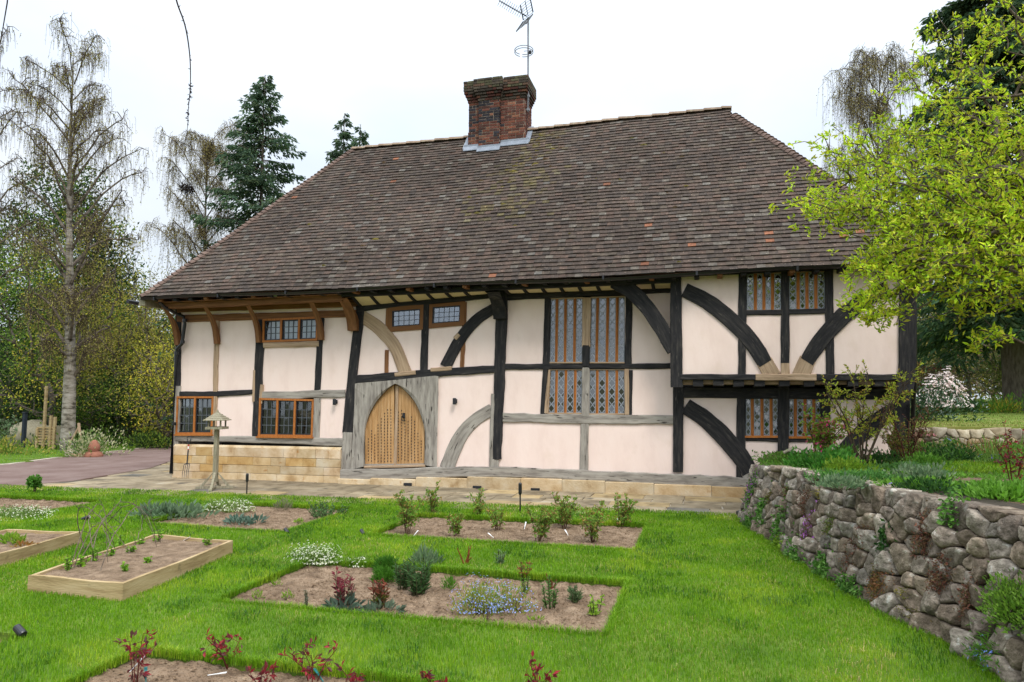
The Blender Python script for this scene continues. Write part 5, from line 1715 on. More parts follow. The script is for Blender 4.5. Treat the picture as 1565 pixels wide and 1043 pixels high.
# ------------------------------------------------------------------ plants
NR = np.random.default_rng(99)
def unit(n, up=0.0):
    d = NR.normal(0, 1, (n, 3)); d[:, 2] += up
    return d / np.linalg.norm(d, axis=1)[:, None]
def tint(cols, n, j=.2):
    c = np.asarray(cols, float).reshape(-1, 3)
    return c[NR.integers(0, len(c), n)] * NR.uniform(1 - j, 1 + j, (n, 1))
def dome(n, rx, ry, h, inner=.55, flat=1.0):
    d = unit(n); d[:, 2] = np.abs(d[:, 2])
    r = NR.uniform(inner, 1, n) ** .6
    r = r * (1 + .5 * (fbm(d[:, 0] * 2 + rx * 7, d[:, 1] * 2 + d[:, 2] * 2, int(rx * 100) + 3) - .5) * 2)
    return d * r[:, None] * np.array([rx, ry, h]), d
LEAFY = []
def clump(name, label, px, py, rx, h, n, L, Wd, cols, ry=None, z=-.05, flowers=None, fl_cols=None, fl_size=.016, cat='plant', group=None, mat='leaf', up=.6, base=None, top_fl=True):
    """a leafy cushion: leaves through a dome, a few stems, and flowers over the top"""
    p = at_z(px, py, z) if base is None else np.array(base)
    t = thing(name, tuple(p), label, cat, group)
    ry = ry or rx
    nlob = 6 if rx > .22 else 1
    lc = NR.normal(0, .38, (nlob, 2)) * np.array([rx, ry]) * (nlob > 1)
    ls = NR.uniform(.5, .85, nlob) if nlob > 1 else np.ones(1)
    def lobed(m, k, inner):
        P, d = dome(m, rx * k, ry * k, h * k, inner)
        j = NR.integers(0, nlob, m)
        P = P * np.stack([ls[j], ls[j], .55 + .5 * ls[j]], -1) if nlob > 1 else P
        P[:, :2] += lc[j]
        return P, d
    P, d = lobed(n, 1.0, .3)
    mb = MB()
    D = d + unit(n) * .6 + np.array([0, 0, up])
    mb.leaves(P, D, unit(n, .8), L * NR.uniform(.6, 1.3, n), Wd * NR.uniform(.7, 1.2, n), tint(cols, n))
    mb.build('foliage', M[mat], t)
    k = max(6, n // 25)
    e = P[:k] * .9
    mb = MB().segs(e * np.array([.3, .3, 0]) - (0, 0, .02), e, .004, .002, 4, (.5, .6, .3))
    mb.build('stem', M['bark'], t)
    if flowers:
        P, d = lobed(flowers, 1.04, .85)
        if top_fl:
            P[:, 2] = np.maximum(P[:, 2], h * .25)
        mb = MB()
        a = NR.uniform(0, 6.28, flowers)
        c = tint(fl_cols, flowers, .12)
        nn = d + np.array([0, -.4, .7])
        for q in range(3):
            D = np.cross(nn, unit(flowers)); 
            mb.leaves(P, D, nn, fl_size * .7, fl_size * .55, c, .1)
        tag(mb.build('flower', M['petal'], t), kind='stuff')
    return t
def spikes(name, label, px, py, nst, h, spread, per, L, Wd, cols, z=-.05, droop=.2, group=None, stem=(.5, .6, .3), mat='leaf', cat='plant', base=None, out=.55, tip_cols=None):
    """upright stems clothed in leaves"""
    p = at_z(px, py, z) if base is None else np.array(base)
    t = thing(name, tuple(p), label, cat, group)
    a = NR.uniform(0, 2 * np.pi, nst); r = spread * np.sqrt(NR.uniform(0, 1, nst))
    B = np.stack([np.cos(a) * r * .5, np.sin(a) * r * .5, np.full(nst, -.02)], -1)
    hh = h * NR.uniform(.65, 1.1, nst)
    Tp = np.stack([np.cos(a) * r, np.sin(a) * r, hh], -1)
    MB().segs(B, Tp, .006, .003, 4, stem).build('stem', M['bark'], t)
    i = np.repeat(np.arange(nst), per)
    f = NR.uniform(.12, 1.0, len(i))
    P = B[i] + (Tp[i] - B[i]) * f[:, None]
    D = unit(len(i)) * np.array([1, 1, .3]) + np.array([0, 0, out])
    c = tint(cols, len(i))
    if tip_cols is not None:
        c = np.where((f > .6)[:, None], tint(tip_cols, len(i)), c)
    MB().leaves(P, D, unit(len(i), 1), L * NR.uniform(.6, 1.2, len(i)) * (1.1 - .4 * f), Wd * NR.uniform(.7, 1.2, len(i)), c).build('foliage', M[mat], t)
    return t
def shrub(name, label, px, py, h, spread, nst, per, L, Wd, cols, z=-.05, stem=(.7, .6, .45), group=None, base=None, cat='plant', low=.3, twigs=3, fl=None, fl_cols=None, fl_size=.03, rad=.007, twig=.16):
    """open branching bush: canes, side shoots, sprays of leaves"""
    p = at_z(px, py, z) if base is None else np.array(base)
    t = thing(name, tuple(p), label, cat, group)
    A, B, ra, rb_ = [], [], [], []
    tips = []
    for k in range(nst):
        an = NR.uniform(0, 2 * np.pi); rr = spread * NR.uniform(.35, 1)
        e = np.array([math.cos(an) * rr, math.sin(an) * rr, h * NR.uniform(.65, 1.05)])
        m = e * np.array([.45, .45, .55]) + NR.normal(0, .02, 3) * h
        b0 = np.array([math.cos(an) * .02, math.sin(an) * .02, -.03])
        A += [b0, m]; B += [m, e]; ra += [rad, rad * .75]; rb_ += [rad * .75, rad * .4]
        for f in np.linspace(low, 1.0, 5):
            q = b0 + (m - b0) * f * 2 if f < .5 else m + (e - m) * (f * 2 - 1)
            for w in range(twigs):
                d = unit(1, .5)[0] * h * twig
                A.append(q); B.append(q + d); ra.append(rad * .4); rb_.append(rad * .2)
                tips.append((q, q + d))
    MB().segs(A, B, np.array(ra), np.array(rb_), 4, stem).build('stem', M['bark'], t)
    T_ = np.array(tips)
    i = np.repeat(np.arange(len(T_)), per)
    f = NR.uniform(.3, 1.05, len(i))
    P = T_[i, 0] + (T_[i, 1] - T_[i, 0]) * f[:, None] + NR.normal(0, .008, (len(i), 3))
    D = (T_[i, 1] - T_[i, 0]) / (h * twig) + unit(len(i)) * .9
    if per:
        MB().leaves(P, D, unit(len(i), 1.2), L * NR.uniform(.6, 1.25, len(i)), Wd * NR.uniform(.7, 1.2, len(i)), tint(cols, len(i), .25)).build('foliage', M['leaf'], t)
    if fl:
        j = NR.integers(0, len(T_), fl)
        mb = MB()
        nn = unit(fl, .6)
        for q in range(3):
            mb.leaves(T_[j, 1], np.cross(nn, unit(fl)), nn, fl_size, fl_size * .7, tint(fl_cols, fl, .15), .1)
        tag(mb.build('flower', M['petal'], t), kind='stuff')
    return t
def bare(name, label, px, py, h, n, spread, col, z=-.05, rad=.006, group=None):
    p = at_z(px, py, z)
    t = thing(name, tuple(p), label, 'plant', group)
    for k in range(n):
        a = NR.uniform(0, 6.28); e = np.array([math.cos(a) * spread, math.sin(a) * spread, h]) * NR.uniform(.5, 1.05, 3)
        m = e * .5 + NR.normal(0, .012, 3)
        MB().tube([(0, 0, -.02), m, e], [rad, rad * .8, rad * .5], 5, col).build('stem', M['bark'], t)
    return t

GRN = [(.07, .18, .018), (.1, .23, .025), (.13, .27, .035)]
GREY = [(.14, .21, .11), (.18, .25, .14), (.1, .17, .09)]
DARK = [(.018, .06, .012), (.026, .08, .016), (.04, .1, .018)]
LIME = [(.16, .27, .02), (.2, .31, .03), (.13, .24, .02)]
WINE = [(.2, .018, .028), (.26, .025, .035), (.13, .02, .028), (.1, .04, .04)]
WHT = [(.55, .6, .36), (.68, .7, .5), (.74, .74, .62)]
# centre bed
clump('candytuft', 'large white flowering cushion at the back left corner of the centre bed', 485, 864, .4, .24, 1000, .045, .016, [(.12, .2, .04), (.17, .25, .06), (.09, .16, .03)], ry=.25, flowers=820, fl_cols=WHT, fl_size=.019)
clump('candytuft', 'small white flowering cushion right of the large one in the centre bed', 549, 866, .13, .11, 220, .035, .013, [(.12, .2, .04), (.17, .25, .06)], flowers=70, fl_cols=WHT, fl_size=.02)
clump('cushion_plant', 'round bright green cushion at the back of the centre bed', 590, 872, .155, .16, 900, .05, .012, [(.035, .12, .01), (.05, .15, .015)])
clump('cushion_plant', 'round bright green cushion in front of its twin in the centre bed', 588, 888, .145, .13, 900, .05, .012, [(.045, .14, .01), (.06, .17, .015)])
spikes('wallflower', 'tall grey green leafy plant left of its twin in the centre bed', 615, 899, 16, .27, .1, 26, .075, .017, [(.05, .11, .03), (.07, .14, .045), (.04, .09, .03)])
spikes('wallflower', 'tall grey green leafy plant, the wider of the pair, in the centre bed', 639, 908, 22, .31, .13, 28, .085, .018, [(.05, .11, .03), (.075, .15, .05), (.04, .09, .03)])
clump('lavender', 'pale silvery green mound at the back of the centre bed', 650, 868, .17, .2, 420, .1, .014, GREY, up=1.4)
spikes('peony', 'dark red shooted plant with grey green lower leaves, tallest in the centre bed', 524, 926, 11, .3, .13, 16, .085, .02, [(.09, .02, .025), (.13, .025, .03), (.06, .05, .035)], tip_cols=[(.15, .02, .035), (.2, .04, .05)])
clump('bergenia', 'ring of dull teal leaves around the red shooted plant', 522, 933, .2, .05, 70, .1, .05, [(.07, .11, .075), (.05, .08, .06)], up=.2)
spikes('lily', 'bronze and green shooted plant in the front of the centre bed', 580, 930, 14, .26, .1, 14, .085, .022, [(.1, .1, .02), (.13, .05, .02), (.09, .13, .02)], tip_cols=[(.18, .055, .03), (.13, .03, .02)])
clump('bergenia', 'spread of dull teal leaves below the bronze shoots', 577, 938, .19, .045, 60, .095, .045, [(.08, .12, .08), (.11, .15, .1)], up=.2)
for px, py, lab in ((422, 896, 'tiny green seedling nearest the white cushion'), (393, 916, 'tiny green seedling nearest the left corner of the centre bed'), (439, 916, 'tiny green seedling left of the grey twig')):
    clump('seedling', lab, px, py, .045, .075, 46, .045, .011, LIME, up=1.2, group='seedlings in the centre bed')
spikes('lavender', 'single upright grey twiggy plant in the centre bed', 470, 932, 7, .17, .045, 14, .04, .008, [(.13, .14, .1), (.18, .19, .15)])
clump('forget_me_not', 'wide pale blue flowering clump in the centre bed', 743, 936, .36, .29, 1300, .05, .013, [(.17, .24, .035), (.22, .27, .05), (.28, .27, .07)], ry=.28, flowers=900, fl_cols=[(.22, .32, .72), (.32, .42, .8), (.42, .5, .82)], fl_size=.0135, up=1.0)
clump('seedling', 'small bright green clump left of the blue flowers', 686, 901, .07, .12, 130, .06, .012, GRN, up=1.2)
spikes('lavender', 'grey green upright plant behind the blue flowers', 762, 868, 10, .2, .09, 16, .06, .01, GREY)
bare('dried_plant', 'rusty brown dead flower stalks behind the blue flowers', 712, 868, .26, 7, .12, (1.7, .65, .25), rad=.01)
spikes('dead_fern', 'rusty brown crowns of old fern at the back of the centre bed', 804, 884, 9, .15, .17, 12, .05, .02, [(.2, .075, .025), (.26, .1, .04), (.14, .05, .02)])
spikes('wallflower', 'thin upright green plant right of the blue flowers', 803, 908, 6, .2, .05, 18, .05, .012, GRN)
spikes('wallflower', 'upright fleshy green stems in the right half of the centre bed', 842, 930, 9, .27, .085, 26, .05, .013, [(.06, .15, .03), (.08, .18, .04)])
bare('dried_plant', 'reddish brown stubs behind the fleshy green stems', 843, 900, .16, 6, .07, (1.2, .45, .25), rad=.01)
spikes('wallflower', 'grey green tuft right of the fleshy green stems', 877, 920, 12, .15, .09, 14, .07, .014, [(.07, .13, .05), (.09, .15, .06)])
spikes('columbine', 'lime green lobed plant nearest the right end of the centre bed', 908, 942, 7, .17, .12, 9, .06, .036, LIME, out=.2)
clump('seedling', 'flat lime seedling near the front edge of the centre bed', 823, 949, .07, .035, 30, .04, .018, LIME)
bare('dried_plant', 'grey dry twigs in front of the blue flowers', 743, 952, .13, 6, .06, (.6, .5, .4), rad=.004)
bare('dried_plant', 'dark dry twigs right of the blue flowers', 791, 936, .17, 7, .07, (.5, .4, .35), rad=.004)
# long rose bed
ROSE = [(.12, .25, .035), (.17, .31, .05), (.2, .26, .05), (.26, .17, .05)]
for k, (px, py, h, sp, nst, per, lab) in enumerate((
        (622, 816, .62, .26, 7, 6, 'tall leafy rose bush nearest the left end of the long rose bed'),
        (662, 790, .5, .14, 4, 5, 'slim rose with one tall shoot behind the tall leafy rose'),
        (697, 820, .28, .16, 4, 7, 'short leafy rose at the front of the long rose bed'),
        (732, 792, .44, .16, 4, 5, 'sparse rose at the back left of the thin black stake light'),
        (762, 812, .4, .2, 6, 1, 'nearly bare rose with dry canes left of the thin black stake light'),
        (822, 828, .45, .3, 7, 6, 'spreading green rose at the front of the long rose bed'),
        (862, 808, .5, .26, 7, 6, 'green rose right behind the spreading front rose'),
        (906, 829, .52, .27, 7, 6, 'green rose with red canes in the right half of the long rose bed'),
        (948, 806, .46, .25, 6, 6, 'green rose nearest the right end of the long rose bed'))):
    shrub('rose_bush', lab, px, py, h, sp, nst, per + 3, .045, .027, ROSE, stem=(.75, .5, .35), group='roses in the long bed', rad=.006)
# red leaved roses in the front bed
for px, py, h, sp, nst, lab in (
        (207, 1046, .36, .12, 4, 'tallest red leaved rose at the left end of the front bed'),
        (352, 1019, .26, .16, 4, 'red leaved rose with a white tag lying at its foot'),
        (398, 1060, .18, .12, 3, 'low red leaved rose half cut off by the bottom edge'),
        (478, 1042, .28, .15, 4, 'open red leaved rose with a blue green tag at its foot'),
        (548, 1064, .18, .1, 2, 'small dull red rose right of the one with the blue green tag'),
        (668, 1068, .17, .13, 3, 'low red rose shoots at the middle of the bottom edge'),
        (826, 1066, .22, .1, 3, 'lone red leaved rose right of all the others in the front bed')):
    shrub('rose_bush', lab, px, py, h, sp * 1.35, nst, 4, .058, .024, WINE, stem=(.9, .25, .22), group='red leaved roses in the front bed', low=.35, twigs=1, rad=.0055, twig=.26)
def tagp(px, py, mat, label, yaw, tilt, z=-.03):
    c = at_z(px, py, z)
    t = thing('plant_tag', tuple(c), label, 'plant tag', 'plant tags stuck in the soil')
    d = np.array([math.cos(yaw) * math.cos(tilt), math.sin(yaw) * math.cos(tilt), math.sin(tilt)])
    s = np.array([-math.sin(yaw), math.cos(yaw), 0])
    u = np.cross(d, s) * .002
    a, b = d * 0, d * .095
    MB().hexa([a - s * .004 - u, a + s * .004 - u, a + s * .004 + u, a - s * .004 + u], [b - s * .012 - u, b + s * .012 - u, b + s * .012 + u, b - s * .012 + u]).build('label_blade', M[mat], t)
    MB().tube([a - d * .04, a + d * .01], .004, 5).build('label_spike', M[mat], t)
tagp(205, 1020, 'white', 'white tag hanging in the tallest red leaved rose', .9, .8, .05)
tagp(223, 1040, 'teal', 'blue green tag at the foot of the tallest red leaved rose', 2.4, .9)
tagp(326, 1031, 'white', 'white tag lying on the soil in front of a red leaved rose', .35, .12)
tagp(490, 1036, 'teal', 'blue green tag below the open red leaved rose', 2.7, .5)
tagp(633, 818, 'white', 'white tag at the foot of the tall leafy rose', 1.0, .7)
tagp(752, 820, 'white', 'white tag below the nearly bare rose', 2.6, .4)
tagp(802, 806, 'white', 'white tag beside the thin black stake light in the long bed', 1.5, .9)
tagp(867, 816, 'white', 'white tag under the green roses in the long bed', 2.2, .5)
tagp(941, 800, 'white', 'white tag nearest the right end of the long bed', 1.2, .8)
tagp(108, 762, 'white', 'white tag on the soil of the far left bed', .2, .15)
tagp(843 - 562, 826, 'white', 'white tag in the far corner of the raised bed', .2, .5, .14)
# grey leaved bed, far left bed
clump('lambs_ear', 'wide silvery grey leaved clump in the bed behind the raised beds', 250, 794, .58, .22, 520, .13, .05, [(.13, .2, .12), (.17, .25, .15), (.1, .16, .09)], ry=.32, up=1.0)
clump('candytuft', 'wide white flowering clump near the bird table', 353, 782, .56, .24, 800, .055, .02, [(.13, .21, .05), (.18, .26, .07)], ry=.35, flowers=520, fl_cols=WHT, fl_size=.026)
clump('bergenia', 'low teal grey leaved plant below the white clump near the bird table', 368, 800, .42, .09, 160, .11, .045, [(.1, .17, .13), (.14, .21, .17), (.06, .11, .08)], ry=.2)
spikes('catmint', 'grey green leafy row at the right end of the grey leaved bed', 498, 791, 40, .22, .46, 16, .065, .02, [(.06, .13, .04), (.09, .17, .06)])
clump('seedling', 'pale dry tuft in the middle of the grey leaved bed', 432, 780, .2, .17, 130, .09, .012, [(.2, .18, .12), (.14, .17, .09)], up=1.5)
clump('seedling', 'lime seedling in front of the pale dry tuft', 457, 800, .08, .06, 50, .05, .02, LIME)
clump('seedling', 'green weeds at the back of the grey leaved bed', 280, 771, .5, .1, 200, .07, .03, GRN, ry=.15)
clump('candytuft', 'long white flowering hedge cut by the left edge of the photo', 30, 794, .78, .22, 1300, .055, .02, [(.13, .21, .05), (.18, .26, .07), (.1, .17, .04)], ry=.32, flowers=800, fl_cols=WHT, fl_size=.022)
shrub('sapling', 'small green sapling on a short dark stem at the lawn back edge', 53, 757, .36, .16, 5, 7, .09, .05, [(.06, .17, .02), (.09, .21, .03)], low=.6, rad=.012)
# seedlings in the raised beds
for px, py, s, lab in ((105, 872, 1.2, 'pea seedling at the near corner of the raised bed with hoops'), (125, 866, .9, 'pea seedling second from the near corner of the raised bed'), (147, 858, 1.1, 'pea seedling under the twig hoops left of the middle'),
                       (168, 852, .9, 'pea seedling under the twig hoops right of the middle'), (185, 838, 1.3, 'tallest pea seedling under the twig hoops'), (199, 846, .8, 'pea seedling in the open soil just right of the hoops'),
                       (215, 832, .8, 'pea seedling in the back half of the raised bed'), (240, 828, 1.0, 'pea seedling under the far end of the hoops'), (226, 862, .6, 'small pale seedling near the front board'), (315, 834, .8, 'silvery seedling near the far right corner of the raised bed'), (190, 876, .8, 'thin grassy seedling at the front board')):
    spikes('pea_seedling', lab, px, py, 4, .13 * s, .07 * s, 9, .055, .034, [(.15, .3, .02), (.19, .35, .03), (.11, .24, .02)], z=.13, out=.3, group='seedlings in the raised beds')
clump('lettuce', 'lime green leafy row in the left raised bed', 18, 832, .2, .09, 90, .09, .04, LIME, z=.12, ry=.1)
clump('lettuce', 'bronze leaved seedlings in the left raised bed', 36, 838, .12, .06, 50, .06, .025, [(.25, .11, .03), (.2, .14, .03)], z=.12)

# ------------------------------------------------------------------ plants on the garden wall and the terrace behind it
WK = []
def wplant(name, label, s, h, rx, n, L, Wd, cols, flowers=None, fl_cols=None, hang=.5, thick=.07, rh=None):
    """a plant rooted in a joint of the garden wall, spreading over its face"""
    t = None
    p = gpos(s, h, .02); pe = gpos(s + .05, h, .02); ph = gpos(s, h + .05, .02); po = gpos(s, h, .12)
    es, eh, eo = (pe - p), (ph - p), (po - p)
    es, eh, eo = es / np.linalg.norm(es), eh / np.linalg.norm(eh), eo / np.linalg.norm(eo)
    t = thing(name, tuple(p), label, 'plant')
    rh = (rh or rx) * 1.25
    rx = rx * 1.25
    n = int(n * 1.6)
    u = NR.normal(0, .45, n); v = NR.normal(-.2 * hang, .5, n); w = np.abs(NR.normal(0, .6, n)) * np.clip(1.2 - u * u - v * v * .6, .15, 1)
    P = es * (u * rx)[:, None] + eh * (v * rh)[:, None] + eo * (w * thick)[:, None]
    D = unit(n) + eo * .9 - np.array([0, 0, .5 * hang])
    MB().leaves(P, D, unit(n) + eo * .6, L * NR.uniform(.6, 1.3, n), Wd * NR.uniform(.7, 1.2, n), tint(cols, n, .3)).build('foliage', M['leaf'], t)
    if flowers:
        k = NR.integers(0, n, flowers)
        mb = MB(); c = tint(fl_cols, flowers, .2); nn = unit(flowers) * .5 + eo
        for q in range(3):
            mb.leaves(P[k] + eo * .03, np.cross(nn, unit(flowers)), nn, .018, .014, c, .1)
        tag(mb.build('flower', M['petal'], t), kind='stuff')
    return t
gs = lambda y: float(np.interp(-y, -np.array(GPATH)[3:, 1], gL[3:]))
def surf(px, py):
    """the (s, h) of the garden wall under a photo pixel"""
    best = None
    for y in np.linspace(-2.7, -10.4, 160):
        s = gs(y)
        for h in np.linspace(0.0, 1.15, 24):
            p = gpos(s, h, .02) - EYEP
            d = p @ FW
            e = (W / 2 + F * (p @ RT) / d - px) ** 2 + (H / 2 - F * (p @ UP) / d - py) ** 2
            if best is None or e < best[0]:
                best = (e, s, h)
    return best[1], best[2]
MAROON = [(.12, .045, .035), (.17, .07, .045), (.09, .06, .03), (.14, .1, .05)]
IVY = [(.05, .14, .02), (.08, .19, .03), (.12, .24, .05)]
for nm, lab, px, py, rx, rh, n, L, Wd, cols, fl, flc, hg in (
        ('aubrieta', 'magenta flowering trailer at the far end of the stone wall', 1152, 748, .16, .26, 330, .05, .02, IVY, 190, [(.45, .05, .5), (.55, .1, .6)], .6),
        ('creeper', 'green trailing leaves at the foot of the far wall end', 1148, 800, .28, .2, 420, .05, .03, IVY, None, None, .3),
        ('creeper', 'upright green trailer on the far part of the stone wall', 1196, 800, .12, .3, 240, .05, .03, IVY, None, None, .4),
        ('creeper', 'green leafy tangle low on the stone wall', 1218, 850, .3, .18, 420, .05, .032, IVY, None, None, .4),
        ('aubrieta', 'small mauve flowering trailer in the middle of the stone wall', 1240, 808, .12, .17, 90, .035, .015, MAROON, 80, [(.45, .12, .5), (.5, .2, .55)], .5),
        ('stonecrop', 'green stonecrop right of the mauve flowers on the wall', 1272, 803, .13, .12, 170, .03, .015, [(.09, .14, .03), (.14, .14, .04)], None, None, .3),
        ('creeper', 'green trailer at the foot of the middle of the stone wall', 1262, 868, .2, .16, 260, .05, .032, IVY, None, None, .4),
        ('strawberry', 'single dark green leafy plant in the middle of the stone wall', 1357, 826, .09, .13, 90, .055, .035, DARK, None, None, .5),
        ('stonecrop', 'reddish stonecrop patch on the far top of the stone wall', 1233, 768, .14, .16, 240, .03, .014, MAROON, None, None, .5),
        ('stonecrop', 'rusty stonecrop low on the stone wall with green edges', 1350, 890, .16, .16, 420, .03, .014, [(.16, .07, .035), (.13, .11, .03), (.2, .1, .04)], None, None, .4),
        ('stonecrop', 'tall maroon stonecrop high on the near part of the stone wall', 1418, 818, .11, .2, 420, .03, .014, MAROON, None, None, .6),
        ('stonecrop', 'maroon stonecrop below the tall one on the near part of the wall', 1446, 876, .11, .17, 380, .03, .014, MAROON, None, None, .6),
        ('stonecrop', 'dark maroon stonecrop nearest the right edge of the wall', 1488, 908, .1, .17, 380, .03, .014, MAROON, None, None, .6),
        ('stonecrop', 'small maroon tuft between the wall stones left of the rusty patch', 1305, 850, .12, .18, 200, .028, .013, MAROON, None, None, .4),
        ('moss_patch', 'yellow green moss under the rusty stonecrop', 1392, 905, .07, .05, 110, .02, .012, [(.2, .17, .02), (.13, .14, .02)], None, None, .1),
        ('moss_patch', 'yellow lichen cushion high on the stone wall', 1256, 757, .1, .05, 120, .02, .012, [(.25, .2, .03), (.3, .27, .06)], None, None, .1),
        ('fern_trail', 'small green sprig hanging from the wall top', 1462, 778, .1, .16, 90, .05, .028, IVY, None, None, .7),
        ('creeper', 'ivy like leaves climbing the far end of the wall below the magenta flowers', 1168, 782, .16, .2, 260, .05, .032, IVY, None, None, .4),
        ('creeper', 'yellow green tuft low on the wall between the leafy tangles', 1190, 838, .2, .12, 240, .045, .025, LIME, None, None, .3),
        ('creeper', 'green weeds at the wall foot below the middle stones', 1305, 898, .22, .12, 260, .06, .025, IVY, None, None, .2),
        ('stonecrop', 'green and rust stonecrop high on the wall left of the yellow lichen', 1208, 752, .13, .1, 220, .03, .014, MAROON + IVY, None, None, .4),
        ('stonecrop', 'russet stonecrop among the middle stones of the wall', 1326, 822, .11, .12, 240, .03, .014, MAROON, None, None, .4),
        ('moss_patch', 'brown green moss on the far stones of the wall', 1180, 762, .16, .1, 200, .02, .012, [(.1, .09, .02), (.14, .12, .03)], None, None, .1),
        ('moss_patch', 'dull moss on stones near the foot of the wall', 1395, 940, .14, .06, 160, .02, .012, [(.1, .1, .02), (.14, .13, .03)], None, None, .1),
        ('bluebell', 'pale blue flowered weed at the foot of the near wall', 1520, 1000, .2, .14, 150, .08, .012, GRN, 34, [(.25, .35, .8)], .2)):
    s, h = surf(px, py)
    wplant(nm, lab, s, h, rx, n, L, Wd, cols, fl, flc, hg, rh=rh)
s, h = surf(1552, 905)
p = gpos(s, h, .12)
clump('box_shrub', 'dense bright green bush growing from the wall at the right edge', 0, 0, .34, .42, 2600, .035, .017, [(.1, .2, .02), (.14, .25, .03), (.07, .15, .015)], base=(p[0] + .05, p[1], p[2] - .22))
def tz(x, y):
    return float(terr_z(np.array(x), np.array(y)))
def tpos(px, py):
    p = at_z(px, py, 1.0)
    for _ in range(6):
        p = at_z(px, py, tz(p[0], p[1]))
    lim = -.75 if p[0] < 11.6 else -.1
    if p[1] > lim:
        p = at_y(px, py, lim)
    return (p[0], p[1], tz(p[0], p[1]) - .01)
def tclump(name, label, px, py, *a, **k):
    return clump(name, label, 0, 0, *a, base=tpos(px, py), **k)
def tshrub(name, label, px, py, *a, **k):
    return shrub(name, label, 0, 0, *a, base=tpos(px, py), **k)
tclump('thyme', 'low mat of bright green thyme over the far wall top', 1185, 706, .32, .08, 420, .035, .012, [(.07, .17, .02), (.11, .22, .03)], ry=.2)
tclump('geranium', 'large bright green leafy mound above the far wall end', 1262, 718, .46, .32, 900, .085, .05, [(.045, .17, .02), (.07, .22, .025), (.1, .26, .04)], ry=.4)
tshrub('flowering_currant', 'pink flowered bush in front of the lower right leaded windows', 1252, 700, 0.85, .6, 13, 8, .07, .038, [(.14, .28, .03), (.19, .29, .04), (.22, .14, .04)], fl=170, fl_cols=[(.7, .05, .22), (.8, .14, .32)], fl_size=.045, rad=.009)
tshrub('azalea', 'tall open shrub with thin bare stems and yellow green leaves before the house corner', 1318, 712, 1.55, .8, 9, 8, .062, .032, [(.3, .36, .03), (.36, .4, .05), (.24, .3, .03), (.34, .24, .05)], low=.45, rad=.015, twigs=4, twig=.14)
tshrub('rose_bush', 'dark red stemmed rose between the open shrub and the house corner', 1388, 708, 1.0, .42, 8, 5, .05, .026, [(.1, .04, .03), (.13, .07, .035), (.1, .14, .03)], stem=(.8, .3, .25), rad=.01)
tshrub('spiraea', 'bronze tipped bush at the foot of the house corner', 1372, 704, .62, .4, 12, 8, .05, .024, [(.1, .17, .02), (.15, .15, .03), (.2, .12, .03)])
tclump('geranium', 'rounded grey green mat hanging over the wall top', 1330, 737, .5, .13, 760, .05, .03, [(.06, .17, .03), (.09, .22, .05), (.05, .14, .03)], ry=.26)
tclump('geranium', 'pale green leafy mat right of the rounded mat on the wall', 1382, 722, .42, .17, 560, .06, .035, [(.08, .19, .045), (.11, .22, .06)], ry=.3)
tclump('primrose', 'low green leafy patch on the wall top near the grass', 1440, 748, .4, .12, 500, .07, .035, [(.09, .22, .02), (.13, .28, .03)], ry=.25, flowers=14, fl_cols=[(.3, .2, .6)], fl_size=.03)
tclump('primrose', 'bright green leafy patch at the right edge of the wall top', 1545, 765, .4, .13, 520, .08, .035, [(.1, .24, .02), (.14, .3, .04)], ry=.25)
tclump('hellebore', 'dark green leafy mound below the dry stone wall', 1462, 706, .52, .32, 900, .075, .035, DARK + [(.06, .15, .02)], ry=.35)
tclump('hellebore', 'green leafy mound right of the house corner', 1422, 716, .36, .24, 500, .07, .035, GRN, ry=.3)
tclump('spurge', 'orange tinted grassy shrub in front of the dry stone wall', 1496, 686, .42, .4, 620, .07, .018, [(.22, .19, .06), (.26, .15, .05), (.15, .18, .05)], ry=.25, up=1)
tclump('pansy', 'violet flowered clump below the dry stone wall', 1532, 702, .32, .14, 300, .05, .02, GRN, ry=.2, flowers=60, fl_cols=[(.16, .1, .5), (.25, .15, .6)], fl_size=.035)
tclump('daffodil', 'yellow flowers left of the open shrub', 1290, 700, .35, .2, 180, .16, .012, GRN, ry=.15, up=2.0, flowers=16, fl_cols=[(.75, .42, .02), (.8, .5, .04)], fl_size=.055)
tshrub('rose_bush', 'small red leaved rose on the grass near the right edge', 1548, 740, .62, .26, 5, 3, .05, .026, WINE + [(.13, .17, .03)], stem=(.9, .3, .2))
tclump('daffodil', 'upright pale green leaves near the right edge above the grass', 1540, 712, .3, .36, 200, .2, .02, [(.13, .25, .04), (.17, .28, .06)], ry=.2, up=2.2)
